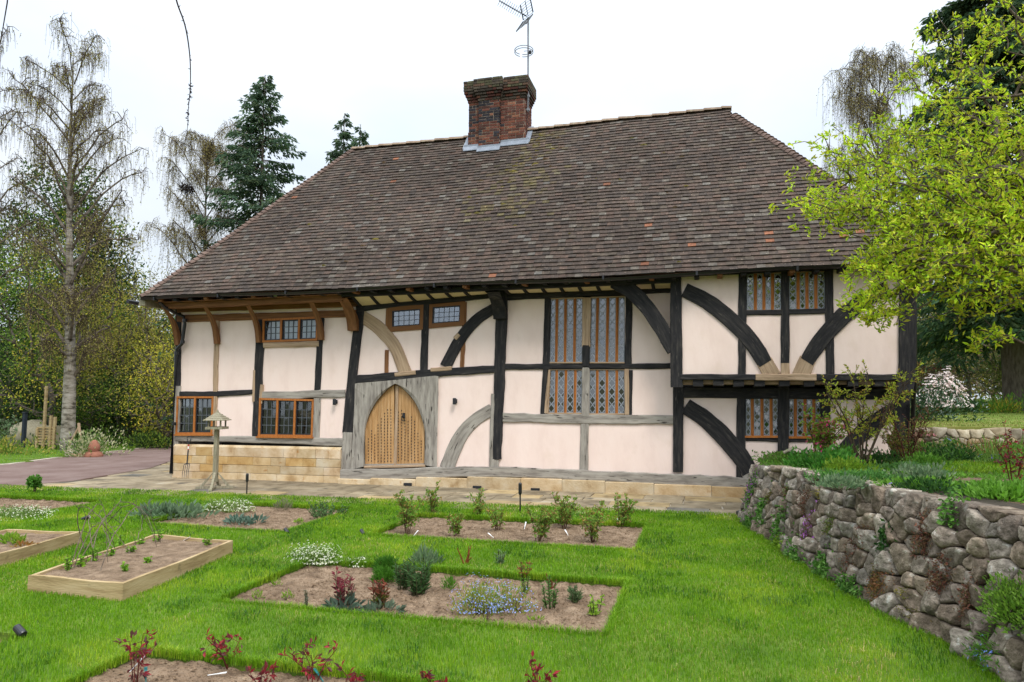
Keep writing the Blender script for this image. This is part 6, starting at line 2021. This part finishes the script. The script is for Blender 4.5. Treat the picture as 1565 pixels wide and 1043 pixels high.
for k, (px, py, rx, h, n, L, Wd, cols, lab) in enumerate((
        (1225, 706, .3, .2, 420, .06, .03, GRN, 'mid green mound beside the little bird feeder'),
        (1300, 722, .34, .26, 520, .07, .035, LIME, 'lime green mound below the open shrub'),
        (1345, 712, .3, .3, 460, .07, .03, DARK, 'dark green mound right of the open shrub'),
        (1400, 735, .36, .2, 520, .06, .03, GREY, 'grey green mat left of the terrace grass'),
        (1412, 700, .3, .34, 420, .09, .03, GRN, 'upright green clump below the left end of the dry stone wall'),
        (1475, 726, .34, .14, 380, .06, .03, LIME, 'low lime patch in the terrace grass'),
        (1505, 760, .4, .15, 520, .08, .035, GRN, 'broad leaved green patch on the near wall top'),
        (1440, 690, .3, .3, 420, .07, .03, [(.14, .2, .06), (.2, .2, .06)], 'olive clump in front of the dry stone wall'),
        (1515, 690, .3, .26, 380, .07, .02, [(.24, .24, .07), (.16, .2, .05)], 'straw green clump before the right end of the dry stone wall'),
        (1555, 700, .34, .34, 460, .08, .025, GRN, 'tall green clump at the right edge before the dry stone wall'),
        (1290, 745, .3, .12, 420, .05, .03, GREY, 'silvery mat spilling over the wall top'),
        (1420, 752, .3, .13, 420, .055, .03, DARK, 'dark low mat on the wall top left of the grass'))):
    tclump('terrace_plant', lab, px, py, rx, h, n, L, Wd, cols, ry=rx * .75, up=.8)
# cover of small weeds between the terrace plants, too many to count
n = 4200
x, y = NR.uniform(8.1, 15.5, n), NR.uniform(-7.2, .35, n)
k = (x > wall_x(np.minimum(y, -2.75)) + .3 * wall_top(y) + .05) & (fbm(x * 1.6, y * 1.6, 5) > .42) & (y < .3)
x, y = x[k], y[k]
P = np.stack([x, y, terr_z(x, y)], -1)
mb = MB()
for q in range(7):
    D = unit(len(x), .7)
    mb.leaves(P + NR.normal(0, .03, P.shape) * np.array([1, 1, .2]), D, unit(len(x), 1), NR.uniform(.04, .1, len(x)), NR.uniform(.02, .04, len(x)), tint(GRN + [(.1, .22, .03), (.13, .2, .05)], len(x), .3))
g = tag(mb.build('ground_cover', M['leaf']), kind='stuff'); g['label'] = 'mixed low green weeds between the terrace plants'
tshrub = tclump = None
# fine clods and stones lying on the beds
n = 26000
mb = MB()
for nm, a, b, c, d in BEDS:
    m = int(n * (b - a) * (d - c) / 28)
    x, y = NR.uniform(a + .04, b - .04, m), NR.uniform(c + .04, d - .04, m)
    P = np.stack([x, y, soil_z(x, y) + .004], -1)
    r = NR.uniform(.005, .017, m) * (.6 + .8 * (NR.uniform(0, 1, m) > .85))
    off = np.array([(1, 0, 0), (-.5, .8, 0), (-.5, -.8, 0), (0, 0, .8)])
    V = P[:, None] + off[None] * r[:, None, None] * NR.uniform(.6, 1.3, (m, 4, 3))
    f = np.array([(0, 1, 3), (1, 2, 3), (2, 0, 3)])
    mb.add(V.reshape(-1, 3), (f[None] + (np.arange(m) * 4)[:, None, None]).reshape(-1, 3), np.repeat(NR.uniform(.75, 1.35, (m, 1)) * np.ones(3), 4, 0))
g = tag(mb.build('clods', M['soil']), kind='stuff'); g['label'] = 'crumbled soil clods on the flower beds'

# ------------------------------------------------------------------ trees
def grow(pts, root, rng_, straight=.35):
    """join scattered twig points into a branching skeleton: every point attaches to the nearest node already on the tree, so limbs run out from the root"""
    pts = np.asarray(pts, float)
    d0 = np.linalg.norm(pts - root[-1], axis=1)
    order = np.argsort(d0)
    nodes = [np.asarray(r, float) for r in root]
    par = [-1] + list(range(len(root) - 1))
    depth = [0.0] * len(root)
    N_ = np.array(nodes + [np.zeros(3)] * len(pts))
    Dp = np.zeros(len(N_))
    n = len(root)
    for i in order:
        d = np.linalg.norm(N_[:n] - pts[i], axis=1) + straight * Dp[:n]
        j = int(np.argmin(d))
        N_[n] = pts[i]; par.append(j); Dp[n] = Dp[j] + np.linalg.norm(N_[j] - pts[i])
        n += 1
    par = np.array(par)
    w = np.ones(n)
    for i in range(n - 1, 0, -1):
        w[par[i]] += w[i]
    return N_[:n], par, w
def limb_mesh(N_, par, w, r0, rmin, power=.5, sides=5, c=None):
    r = np.maximum(rmin, r0 * (w / w[0]) ** power)
    k = np.arange(1, len(N_))
    A, B = N_[par[k]], N_[k]
    m = (A + B) / 2 + NR.normal(0, .05, A.shape) * np.linalg.norm(B - A, axis=1)[:, None]
    ra = np.minimum(r[par[k]], r[k] * 1.5)
    return MB().segs(A, m, ra, (ra + r[k]) / 2, sides, c).segs(m, B, (ra + r[k]) / 2, r[k], sides, c), r
def in_lobes(n, lobes):
    """random points inside a set of ellipsoids (cx, cy, cz, rx, ry, rz), more of them towards the skin"""
    v = np.array([l[3] * l[4] * l[5] for l in lobes], float) ** .8
    k = NR.choice(len(lobes), n, p=v / v.sum())
    L = np.array(lobes, float)[k]
    return L[:, :3] + unit(n) * (NR.uniform(.15, 1, n) ** .5)[:, None] * L[:, 3:]
def spray(C, per, sp, L, Wd, cols, drop=0.0, up=.3, jit=.14, patch=.8):
    """clusters of leaves round twig points"""
    i = np.repeat(np.arange(len(C)), per)
    P = C[i] + NR.normal(0, 1, (len(i), 3)) * sp
    P[:, 2] -= np.abs(NR.normal(0, 1, len(i))) * drop
    D = unit(len(i), up) - np.array([0, 0, drop * 1.5])
    c = tint(cols, len(C), .1)[i] * NR.uniform(1 - jit, 1 + jit, (len(i), 1)) * (1 - patch / 2 + patch * NR.uniform(0, 1, len(C)))[i][:, None]
    return MB().leaves(P, D, unit(len(i), .6), L * NR.uniform(.6, 1.3, len(i)), Wd * NR.uniform(.7, 1.2, len(i)), c)
def broadleaf(name, label, base, height, lobes, npts, per, sp, L, Wd, cols, r0=.16, cat='tree', group=None, barkc=(1, 1, 1), bark='bark', first=.25, drop=0.0, rmin=.008, up=.3, mat='leaf', trunk=True):
    base = np.array(base, float)
    t = thing(name, tuple(base), label, cat, group)
    pts = in_lobes(npts, lobes)
    top = np.mean([l[:3] for l in lobes], axis=0)
    k = 6
    root = [np.array([0, 0, -.2])] + [np.array([top[0] * f * .5 + NR.normal(0, .04) * height * .1, top[1] * f * .5, height * first * f]) for f in np.linspace(.2, 1, k)]
    N_, par, w = grow(pts, root, NR)
    mb, r = limb_mesh(N_, par, w, r0, rmin, c=barkc)
    mb.build('trunk', M[bark], t)
    spray(pts, per, sp, L, Wd, cols, drop, up).build('crown', M[mat], t)
    return t
def conifer(name, label, base, height, radius, nb, per, cols, L=.3, Wd=.07, low=.12, sag=.35, sparse=0.0, group=None, r0=.2, tip=1.0):
    t = thing(name, tuple(base), label, 'tree', group)
    mb = MB()
    z = np.linspace(0, height, 10)
    mb.tube(np.stack([.02 * np.sin(z), .02 * np.cos(z), z - .2 * (z == 0)], -1), r0 * (1.02 - z / height) + .012, 7)
    LV = MB()
    for k in range(nb):
        f = low + (1 - low) * (k + NR.uniform(0, 1)) / nb
        zz = height * f
        bl = radius * (1 - f) ** .8 * NR.uniform(.55, 1.15) + .25 * tip
        a = NR.uniform(0, 6.283)
        d = np.array([math.cos(a), math.sin(a), 0])
        s = np.linspace(0, 1, 6)
        B = np.outer(s * bl, d) + np.stack([0 * s, 0 * s, zz + bl * (.18 * s - sag * s ** 2 + .2 * s ** 4)], -1)
        mb.tube(B, .035 * (1 - s * .8) * min(1, bl), 4, cap=False)
        if NR.uniform() < sparse:
            continue
        m = int(per * bl / radius) + 10
        q = NR.uniform(.12, 1.05, m)
        P = np.stack([np.interp(q, s, B[:, i]) for i in range(3)], -1)
        side = np.array([-d[1], d[0], 0])
        off = NR.normal(0, .16, m) * bl * (1.15 - q * .7)
        P += side * off[:, None] + np.stack([0 * q, 0 * q, -np.abs(NR.normal(0, .12, m)) - np.abs(off) * .25], -1)
        D = d * .7 + side * np.sign(off)[:, None] * .7 + unit(m) * .5 - np.array([0, 0, .55])
        LV.leaves(P, D, unit(m, 1.2), L * NR.uniform(.5, 1.3, m), Wd * NR.uniform(.7, 1.3, m), tint(cols, m, .3) * NR.uniform(.75, 1.2))
    mb.build('trunk', M['bark'], t)
    LV.build('crown', M['leaf'], t)
    return t
def birch(name, label, base, top, spread, nl, hang, twl, per, cols, L, Wd, r0=.22, fork=.5, first=.4, bark='birchbark', low=.3, group=None, tw=.009):
    """tall white trunk, rising limbs, curtains of thin hanging twigs"""
    base = np.array(base, float); top = np.array(top, float) - base
    Hh = top[2]
    t = thing(name, tuple(base), label, 'tree', group)
    z = np.linspace(0, 1, 16)
    wob = np.stack([.12 * np.sin(z * 5 + 1), .1 * np.cos(z * 4), 0 * z], -1) * (z * (1 - z) * 4)[:, None] * .5
    T_ = np.outer(z, top) + wob
    T_[0, 2] = -.2
    rad = r0 * (1 - z) ** 1.25 + .02
    tk = MB(); tk.tube(T_, rad, 10, (1, 1, 1)).build('trunk', M[bark], t, smooth=True)
    br = MB(); tips = []
    for k in range(nl):
        f = first + (1 - first) * (k + NR.uniform(0, .8)) / nl
        p = np.array([np.interp(f, z, T_[:, i]) for i in range(3)])
        a = k * 2.4 + NR.uniform(-.5, .5)
        bl = spread * NR.uniform(.6, 1.1) * (1.25 - f * .75) * (1 if f > low else .6)
        d = np.array([math.cos(a), math.sin(a), 0])
        s = np.linspace(0, 1, 8)
        rise = NR.uniform(.8, 1.5)
        B = p + np.outer(s * bl, d) + np.stack([0 * s, 0 * s, bl * (rise * s * 1.3 - .55 * s ** 2.5)], -1) + np.cumsum(NR.normal(0, .02 * bl, (8, 3)), 0)
        br.tube(B, (rad[0] * .3 * (1.1 - f)) * (1 - s * .85) + .012, 5, (.55, .5, .48), cap=False)
        for m in range(3, 8):
            for q in range(2):
                e = B[m] + (unit(1, .25)[0]) * bl * .28 * np.array([1, 1, .7])
                br.tube([B[m], (B[m] + e) / 2 + (0, 0, .06 * bl), e], [.018, .013, .009], 4, (.4, .35, .33), cap=False)
                tips += [B[m], (B[m] + e) / 2 + (0, 0, .04 * bl), e]
    tips = np.array(tips)
    br.build('branch', M[bark], t)
    n = int(hang)
    i = NR.integers(0, len(tips), n)
    A = tips[i] + NR.normal(0, .1, (n, 3))
    ln = twl * NR.uniform(.3, 1.1, n)
    side = unit(n) * np.array([1, 1, .3])
    m1 = A + side * (ln * .25)[:, None] - np.array([0, 0, 1]) * (ln * .25)[:, None]
    m2 = m1 + side * (ln * .08)[:, None] - np.array([0, 0, 1]) * (ln * .7)[:, None]
    MB().segs(A, m1, tw, tw * .8, 3, (.5, .42, .36)).segs(m1, m2, tw * .8, tw * .5, 3, (.5, .42, .36)).build('twig', M['bark'], t)
    j = np.repeat(np.arange(n), per)
    f = NR.uniform(0, 1, len(j))
    P = np.where((f < .3)[:, None], A[j] + (m1 - A)[j] * (f / .3)[:, None], m1[j] + (m2 - m1)[j] * ((f - .3) / .7)[:, None])
    P += NR.normal(0, .03, P.shape)
    MB().leaves(P, unit(len(j), -.9), unit(len(j), .3), L * NR.uniform(.6, 1.3, len(j)), Wd * NR.uniform(.7, 1.2, len(j)), tint(cols, len(j), .3)).build('crown', M['leaf'], t)
    return t

BIR = [(.3, .28, .09), (.34, .29, .11), (.25, .22, .09), (.22, .18, .09)]
YEL = [(.3, .3, .035), (.37, .34, .045), (.24, .26, .035), (.42, .36, .04)]
MID = [(.1, .18, .025), (.14, .23, .03), (.18, .26, .035), (.08, .14, .022)]
DRK = [(.018, .046, .012), (.028, .06, .015), (.015, .037, .01), (.04, .08, .018)]
SPR = [(.05, .095, .055), (.07, .125, .065), (.04, .08, .046), (.095, .14, .065)]
OLV = [(.27, .265, .05), (.33, .3, .06), (.21, .22, .045), (.37, .31, .075)]

# birches against the sky, spruces behind the roof
b0, b1 = at_z(103, 692, 0), at_d(112, 92, 27)
birch('birch_tree', 'tall silver birch with a white trunk on the verge left of the house', b0, b1, 2.9, 46, 4000, 1.0, 4, BIR + YEL[:1], .07, .035, r0=.245, first=.17, low=.4, tw=.006)
birch('birch_tree', 'bare thin birch cut by the left edge of the photo', at_d(-30, 640, 30) * (1, 1, 0), at_d(-15, 110, 30), 2.5, 22, 1000, .8, 3, BIR, .07, .03, r0=.2, first=.4)
birch('birch_tree', 'feathery birch holding a crow nest left of the big spruce', at_d(310, 640, 36) * (1, 1, 0), at_d(318, 212, 36), 3.0, 30, 3200, 1.3, 8, BIR, .08, .035, r0=.2, first=.42, tw=.006)
birch('birch_tree', 'weeping birch standing behind the right end of the roof', at_d(1335, 640, 34) * (1, 1, 0), at_d(1345, 100, 34), 3.6, 34, 4200, 1.9, 8, BIR, .08, .035, r0=.24, first=.36, tw=.006)
nb = at_d(285, 289, 35.6)
nst = MB()
for k in range(240):
    d = unit(1)[0] * np.array([.3, .3, .2]); e = d + NR.normal(0, .16, 3)
    nst.segs([d], [e], .014, .008, 3, (.25, .2, .18))
tag(nst.build('crow_nest', M['bark'], None, tuple(nb)), 'dark crow nest of twigs high in the feathery birch', 'nest')
conifer('spruce_tree', 'big dark spruce rising behind the left slope of the roof', at_d(388, 640, 34) * (1, 1, 0), at_d(392, 92, 34)[2], 5.4, 220, 330, SPR, L=.26, Wd=.1, low=.05)
conifer('spruce_tree', 'small dark spruce above the left end of the ridge', at_d(516, 640, 42) * (1, 1, 0), at_d(516, 156, 42)[2], 3.6, 110, 190, SPR, L=.3, Wd=.11, low=.3, sparse=.05)
conifer('spruce_tree', 'smaller dark spruce nearest the left end of the ridge', at_d(542, 640, 43) * (1, 1, 0), at_d(544, 174, 43)[2], 2.8, 90, 150, SPR, L=.28, Wd=.11, low=.4, sparse=.05)
conifer('cypress_tree', 'huge dark cypress towering behind the lime leaved tree', (17.5, 12.0, 1.4), 20.0, 5.0, 240, 390, [(.05, .1, .05), (.07, .13, .055), (.04, .085, .042), (.095, .145, .055)], L=.34, Wd=.11, low=.14, sag=.55, r0=.4)
# wood on the left
def wood(kind, label, px, dep, h, rx, cols, n, per, sp, L, Wd, first=.2, ry=None, lob=5, r0=.13, base_low=.18, drop=0.0, cat='tree', group='trees of the wood left of the drive', top=None, zb=0.0):
    b = at_d(px, 640, dep) * (1, 1, 0) + (0, 0, zb)
    lobes = []
    for k in range(lob):
        f = base_low + (1 - base_low) * (k + .5) / lob
        wd = math.sin(math.pi * (.18 + .74 * f)) 
        a = NR.uniform(0, 6.28)
        lobes.append((math.cos(a) * rx * .3, math.sin(a) * rx * .3, h * f * .96, rx * wd * NR.uniform(.75, 1), (ry or rx) * wd * NR.uniform(.75, 1), h * .75 / lob))
    return broadleaf(kind, label, b, h, lobes, n, per, sp, L, Wd, cols, r0=r0, first=first, drop=drop, cat=cat, group=group)
wood('yew_tree', 'tall dark yew behind the bare birch at the left edge', 20, 40, 15.6, 4.2, DRK + MID[:1], 560, 26, .36, .26, .12)
wood('yew_tree', 'dark evergreen behind the white birch trunk', 118, 38, 14.6, 3.6, DRK + MID[:1], 560, 26, .36, .25, .12)
wood('hawthorn_tree', 'mid green leafy tree filling the left edge below the bare birch', 25, 33, 11.2, 3.6, MID, 460, 19, .3, .13, .07)
wood('maple_tree', 'yellow green leafing tree just left of the white birch trunk', 78, 30, 10.4, 2.6, YEL + MID[:2], 380, 15, .27, .11, .06)
wood('maple_tree', 'yellow olive tree just right of the white birch trunk', 160, 31, 10.2, 2.6, OLV + YEL[:1], 420, 15, .28, .11, .055)
wood('willow_tree', 'hanging olive yellow tree between the birch and the house', 215, 33, 8.8, 2.8, OLV + YEL[:2], 460, 16, .3, .11, .045, drop=.3)
wood('hazel_tree', 'yellow leaved bush next to the house corner', 256, 29, 5.6, 1.9, YEL, 300, 14, .24, .1, .055, first=.1, base_low=.1)
wood('oak_tree', 'thin leafing tree showing sky above the left eaves', 235, 40, 11.2, 3.2, OLV, 240, 8, .36, .11, .05)
wood('yew_tree', 'dark evergreen mass behind the house corner', 190, 42, 10.4, 4.6, DRK + MID, 560, 22, .38, .26, .12)
wood('alder_tree', 'green tree behind the olive tree left of the house', 110, 36, 8.2, 3.0, MID + OLV[:1], 380, 16, .3, .13, .06)
wood('holly_bush', 'dark holly under the trees at the far left', 12, 31, 4.4, 2.2, DRK, 300, 20, .22, .13, .06, first=.1, base_low=.08, cat='bush')
wood('holly_bush', 'dark bush behind the bug hotel', 88, 33, 4.0, 2.2, DRK + MID[:1], 300, 20, .22, .13, .06, first=.1, base_low=.08, cat='bush')
wood('laurel_bush', 'dark green bush right of the birch foot', 148, 30, 3.0, 1.7, DRK + MID, 260, 20, .2, .12, .055, first=.1, base_low=.06, cat='bush')
wood('laurel_bush', 'green bush at the drive edge left of the downpipe', 205, 30.5, 3.4, 1.9, DRK + MID, 300, 20, .2, .12, .055, first=.1, base_low=.06, cat='bush')
wood('laurel_bush', 'dark bush hard by the house corner', 252, 33, 3.6, 1.8, DRK + MID, 280, 20, .2, .12, .055, first=.1, base_low=.06, cat='bush')
# the wood beyond, one mass
P, C_ = [], []
for k in range(60):
    px, dep = NR.uniform(-120, 300), NR.uniform(44, 56)
    b = at_d(px, 640, dep)
    hh = NR.uniform(5, 8.5)
    m = 330
    q = unit(m) * (NR.uniform(.3, 1, m) ** .5)[:, None] * np.array([2.6, 2.2, hh / 2]) + np.array([b[0], b[1], hh / 2])
    P.append(q); C_.append(tint([DRK, MID, DRK, OLV][k % 4], m, .3))
P, C_ = np.concatenate(P), np.concatenate(C_)
g = tag(MB().leaves(P, unit(len(P)), unit(len(P), .5), NR.uniform(.25, .55, len(P)), NR.uniform(.14, .28, len(P)), C_).build('far_wood', M['leaf']), kind='stuff')
g['label'] = 'dense far wood closing the view on the left'
P, C_ = [], []
for k in range(34):
    px, dep = NR.uniform(1370, 1950), NR.uniform(44, 52)
    b = at_d(px, 640, dep)
    hh = NR.uniform(3.5, 7)
    m = 240
    P.append(unit(m) * (NR.uniform(.3, 1, m) ** .5)[:, None] * np.array([2.6, 2.2, hh / 2]) + np.array([b[0], b[1], 1.6 + hh / 2])); C_.append(tint([DRK, OLV, DRK, [(.2, .11, .06), (.16, .13, .05)]][k % 4], m, .3))
P, C_ = np.concatenate(P), np.concatenate(C_)
g = tag(MB().leaves(P, unit(len(P)), unit(len(P), .5), NR.uniform(.25, .5, len(P)), NR.uniform(.14, .26, len(P)), C_).build('far_hedge', M['leaf']), kind='stuff')
g['label'] = 'far mixed hedge closing the upper garden on the right'
# low plants along the verge
clump('euonymus', 'variegated cream and green bush at the bend of the drive', 143, 698, .95, 1.0, 900, .12, .055, [(.14, .22, .06), (.35, .36, .2), (.08, .15, .04), (.42, .42, .28)], z=0.0, cat='bush')
clump('bramble', 'tangled dark green undergrowth at the birch foot', 95, 690, 1.5, .7, 900, .14, .06, DRK + MID, ry=.8, z=0.0)
clump('fern', 'olive brown undergrowth at the left edge of the verge', 12, 697, 1.4, .8, 700, .16, .05, OLV + MID, ry=.7, z=0.0)
clump('fern', 'green undergrowth along the drive left of the downpipe', 215, 686, 1.8, .8, 900, .15, .06, MID + DRK, ry=.7, z=0.0)
spikes('reed', 'grey leaved upright plant at the left edge of the verge', 5, 690, 24, 1.3, .5, 14, .2, .05, GREY, z=0.0)

# shrubs of the upper garden on the right
def ub(px, dep, zoff=0.0):
    b = at_d(px, 640, dep)
    return (b[0], b[1], float(up_z(np.array(b[0]), np.array(b[1]))) - .05 + zoff)
clump('holly_bush', 'rounded dark glossy bush just right of the house corner', 0, 0, .95, 1.0, 1900, .1, .05, [(.015, .05, .018), (.03, .08, .03), (.05, .1, .05)], base=ub(1405, 17.5), mat='gloss', cat='bush')
clump('rhododendron', 'white flowering rhododendron on the upper lawn', 0, 0, .62, 1.35, 800, .13, .05, [(.05, .1, .03), (.08, .13, .04)], base=ub(1443, 21.5), flowers=900, fl_cols=[(.75, .62, .58), (.8, .72, .68)], fl_size=.12, cat='bush')
def ushrub(kind, label, px, dep, h, rx, cols, n, per, sp, L, Wd, first=.15, lob=4, drop=0.0, cat='bush'):
    b = np.array(ub(px, dep))
    lobes = [(NR.normal(0, rx * .2), NR.normal(0, rx * .2), h * (.2 + .7 * (k + .5) / lob), rx * math.sin(math.pi * (.22 + .6 * (k + .5) / lob)), rx * .8, h * .7 / lob) for k in range(lob)]
    return broadleaf(kind, label, b, h, lobes, n, per, sp, L, Wd, cols, r0=.09, first=first, drop=drop, cat=cat, group='shrubs of the upper garden')
ushrub('lilac_bush', 'brownish leafing bush behind the white rhododendron', 1420, 31, 4.4, 2.2, OLV + [(.16, .1, .05)], 300, 12, .26, .1, .05)
ushrub('hazel_bush', 'many stemmed dark bush in the middle of the upper garden', 1485, 29, 4.2, 1.8, [(.09, .1, .025), (.12, .12, .03), (.06, .07, .02)], 260, 10, .24, .1, .045, first=.35)
ushrub('berberis_bush', 'reddish brown bush left of the white rhododendron', 1408, 28, 2.2, 1.3, [(.16, .05, .03), (.1, .05, .025), (.12, .12, .03)], 200, 14, .18, .08, .04)
ushrub('spiraea_bush', 'tan and pink twiggy bush in the upper garden on the right', 1525, 31, 3.4, 2.2, [(.24, .15, .08), (.2, .17, .06), (.14, .13, .04)], 300, 13, .24, .1, .04)
ushrub('broom_bush', 'upright yellow green bush at the right edge of the upper garden', 1565, 26, 2.7, 1.5, [(.1, .17, .03), (.14, .2, .04), (.18, .2, .05)], 260, 16, .2, .2, .025)
ushrub('dogwood_bush', 'rusty twiggy bush at the right edge behind the yellow green bush', 1590, 33, 4.4, 2.4, [(.2, .09, .05), (.16, .13, .05), (.1, .1, .03)], 300, 12, .26, .1, .045)
ushrub('laurel_bush', 'dark evergreen bush closing the gap right of the house', 1390, 36, 7.5, 3.0, DRK + MID, 380, 18, .34, .22, .1)
ushrub('yew_bush', 'dark evergreen under the huge cypress', 1540, 38, 8.4, 3.8, DRK + OLV[:1], 460, 18, .38, .25, .11)
ushrub('yew_bush', 'dark evergreen at the far right behind the rusty bush', 1660, 38, 9.0, 4.0, DRK + MID[:1], 460, 18, .38, .25, .11)
ushrub('yew_bush', 'dark evergreen behind the dark stemmed bush', 1465, 40, 8.0, 3.6, DRK + OLV[:2], 460, 18, .38, .25, .11)
for px, dep, rx, h, cols, lab in ((1455, 24.5, .7, .35, [(.25, .25, .08), (.2, .22, .07)], 'pale tufted grass at the far edge of the upper lawn'), (1490, 24, .5, .5, [(.06, .15, .06), (.09, .18, .08)], 'blue green low plant at the far edge of the upper lawn'),
                                  (1510, 24, .8, .42, GRN, 'green low plant right of the blue green one on the upper lawn'), (1535, 23, .8, .5, YEL, 'yellowish low plant on the far edge of the upper lawn'), (1556, 22.5, .9, .7, GRN, 'tall green leafy plant at the right end of the upper lawn')):
    clump('border_plant', lab, 0, 0, rx, h, 420, .16, .035, cols, base=ub(px, dep), up=1.0)
clump('thrift', 'pink flowering cushion on the dry stone wall', 0, 0, .18, .12, 240, .05, .012, [(.1, .15, .04), (.2, .1, .06)], base=tuple(at_y(1415, 664, .38) - (0, 0, .05)), flowers=60, fl_cols=[(.5, .14, .2), (.55, .22, .26)], fl_size=.03)
clump('thrift', 'green and violet cushion in the face of the dry stone wall', 0, 0, .15, .13, 240, .05, .015, GRN, base=tuple(at_y(1451, 676, .33) - (0, 0, .05)), flowers=12, fl_cols=[(.2, .15, .6)], fl_size=.03)

# the lime leaved tree on the right: trunk just outside the frame, limbs reaching in
LIMEL = [(.34, .5, .02), (.42, .55, .025), (.28, .43, .018), (.5, .55, .04), (.4, .4, .035)]
tb = np.array([12.35, -4.9, .95])
nt_ = thing('lime_leaved_tree', tuple(tb), 'near tree with fresh yellow green leaves before the right end of the house', 'tree')
def crownpt(px, py, dep):
    return at_d(px, py, dep) - tb
# crown: broad layered sprays; outline roughly a leaning dome from the ridge end down over the corner post
lay = []
for (px, py, dep, rx, ry, rz, n) in ((1300, 270, 10.6, .75, .9, .35, 90), (1285, 310, 10.2, .6, .8, .25, 70), (1370, 235, 10.5, .8, 1.0, .35, 110), (1420, 180, 10.4, .7, .9, .3, 70), (1450, 130, 10.6, .7, .9, .25, 60), (1500, 60, 10.8, .6, .8, .25, 40),
                                     (1545, 20, 10.6, .5, .7, .2, 30), (1480, 240, 9.9, .9, 1.1, .45, 170), (1540, 200, 9.8, .6, 1.0, .5, 90), (1400, 290, 9.8, .9, 1.0, .3, 150), (1480, 320, 9.5, .9, 1.1, .35, 190), (1550, 330, 9.2, .7, 1.0, .5, 150),
                                     (1370, 350, 9.8, .5, .9, .2, 90), (1430, 370, 9.4, .8, 1.0, .25, 150), (1345, 400, 9.6, .4, .7, .18, 70), (1390, 430, 9.3, .6, .9, .25, 110), (1330, 455, 9.6, .3, .5, .15, 46), (1350, 480, 9.5, .28, .5, .18, 54), (1500, 400, 9.0, .8, 1.0, .3, 130),
                                     (1560, 430, 8.8, .5, .9, .3, 80), (1490, 460, 9.0, .5, .6, .14, 36), (1500, 520, 9.1, .22, .4, .12, 24), (1535, 345, 9.0, .6, .8, .4, 90), (1310, 330, 10.2, .4, .6, .2, 40), (1245, 320, 10.2, .12, .3, .08, 10), (1268, 225, 10.4, .25, .5, .2, 16),
                                     (1395, 110, 10.6, .3, .5, .12, 16), (1415, 60, 10.8, .2, .4, .1, 8), (1610, 250, 9.4, .7, 1.2, 1.2, 150), (1620, 420, 8.8, .7, 1.1, .8, 110), (1640, 90, 10.2, .8, 1.1, .8, 100)):
    c = crownpt(px, py, dep)
    lay.append(c + NR.normal(0, .55, (n, 3)) * np.array([rx, ry, rz]))
pts = np.concatenate(lay)
trunk = [np.array(p) - (0, 0, 0) for p in ((0, 0, -.4), (.05, 0, .6), (-.05, .05, 1.3), (.05, .1, 2.0), (0, .15, 2.7))]
N_, par, w = grow(pts, trunk, NR, .25)
mb, rr = limb_mesh(N_, par, w, .17, .0045, power=.52, sides=6, c=(.95, .9, .8))
mb.build('trunk', M['bark'], nt_)
# the two heavy limbs that show
for path, r0, r1 in (([(1640, 330, 9.1), (1570, 275, 9.2), (1535, 258, 9.3), (1515, 258, 9.3), (1490, 275, 9.4), (1460, 272, 9.5), (1435, 262, 9.6)], .075, .03), ([(1640, 440, 8.9), (1565, 408, 8.9), (1540, 412, 8.9), (1505, 424, 9.0), (1475, 418, 9.0)], .04, .015),
                     ([(1640, 360, 9.0), (1575, 330, 9.1), (1540, 305, 9.2), (1500, 298, 9.3), (1450, 265, 9.5), (1395, 245, 9.9)], .05, .014), ([(1640, 120, 10.2), (1560, 145, 10.3), (1500, 150, 10.4), (1420, 150, 10.5)], .03, .008), ([(1640, 80, 10.3), (1565, 35, 10.5), (1530, 0, 10.6)], .035, .015)):
    pth = np.array([crownpt(*p) for p in path])
    s, _, _ = spline(pth, .12)
    MB().tube(s, np.linspace(r0, r1, len(s)), 8, (.95, .9, .85)).build('limb', M['bark'], nt_, smooth=True)
per = 9
i = np.repeat(np.arange(len(pts)), per)
P = pts[i] + NR.normal(0, .034, (len(i), 3))
tuft = unit(len(pts), .7)
D = tuft[i] * .9 + unit(len(i)) * .95
MB().leaves(P, D, unit(len(i), 1), .082 * NR.uniform(.45, 1.35, len(i)), .036 * NR.uniform(.7, 1.2, len(i)), tint(LIMEL, len(i), .2) * NR.uniform(.62, 1.15, len(pts))[i][:, None]).build('crown', M['leaf'], nt_)
# thin creeper shoot hanging into the top of the picture
hp = np.array([at_d(*p) for p in ((262, -40, 4.0), (270, 2, 4.0), (283, 40, 4.0), (290, 85, 4.0), (291, 130, 4.02), (288, 165, 4.05), (287, 190, 4.08), (284, 214, 4.1))])
hs = thing('hanging_shoot', tuple(hp[0]), 'thin bare creeper shoot hanging down at the top left', 'creeper')
s, _, _ = spline(hp - hp[0], .02)
mb = MB(); mb.tube(s, np.linspace(.0055, .0012, len(s)), 6, (.35, .33, .4))
for k in range(26):
    j = NR.integers(5, len(s) - 8); mb.tube([s[j], s[j] + NR.normal(0, .009, 3)], [.003, .0012], 4, (.35, .33, .4))
mb.build('stem', M['bark'], hs)
j = (np.clip(NR.normal(.78, .09, 40), 0, .97) * (len(s) - 1)).astype(int)
MB().leaves(s[j], unit(40, -.8), unit(40), .022, .009, tint([(.05, .05, .07), (.08, .07, .08)], 40)).build('bud', M['leaf'], hs)
hp2 = np.array([at_d(*p) for p in ((14, -30, 4.0), (11, 5, 4.0), (5, 40, 4.0), (2, 60, 4.0))])
h2 = thing('hanging_shoot', tuple(hp2[0]), 'short thin shoot hanging in the top left corner of the photo', 'creeper')
mb = MB(); mb.tube(hp2 - hp2[0], [.004, .004, .003, .001], 6, (.35, .33, .4)); mb.build('stem', M['bark'], h2)
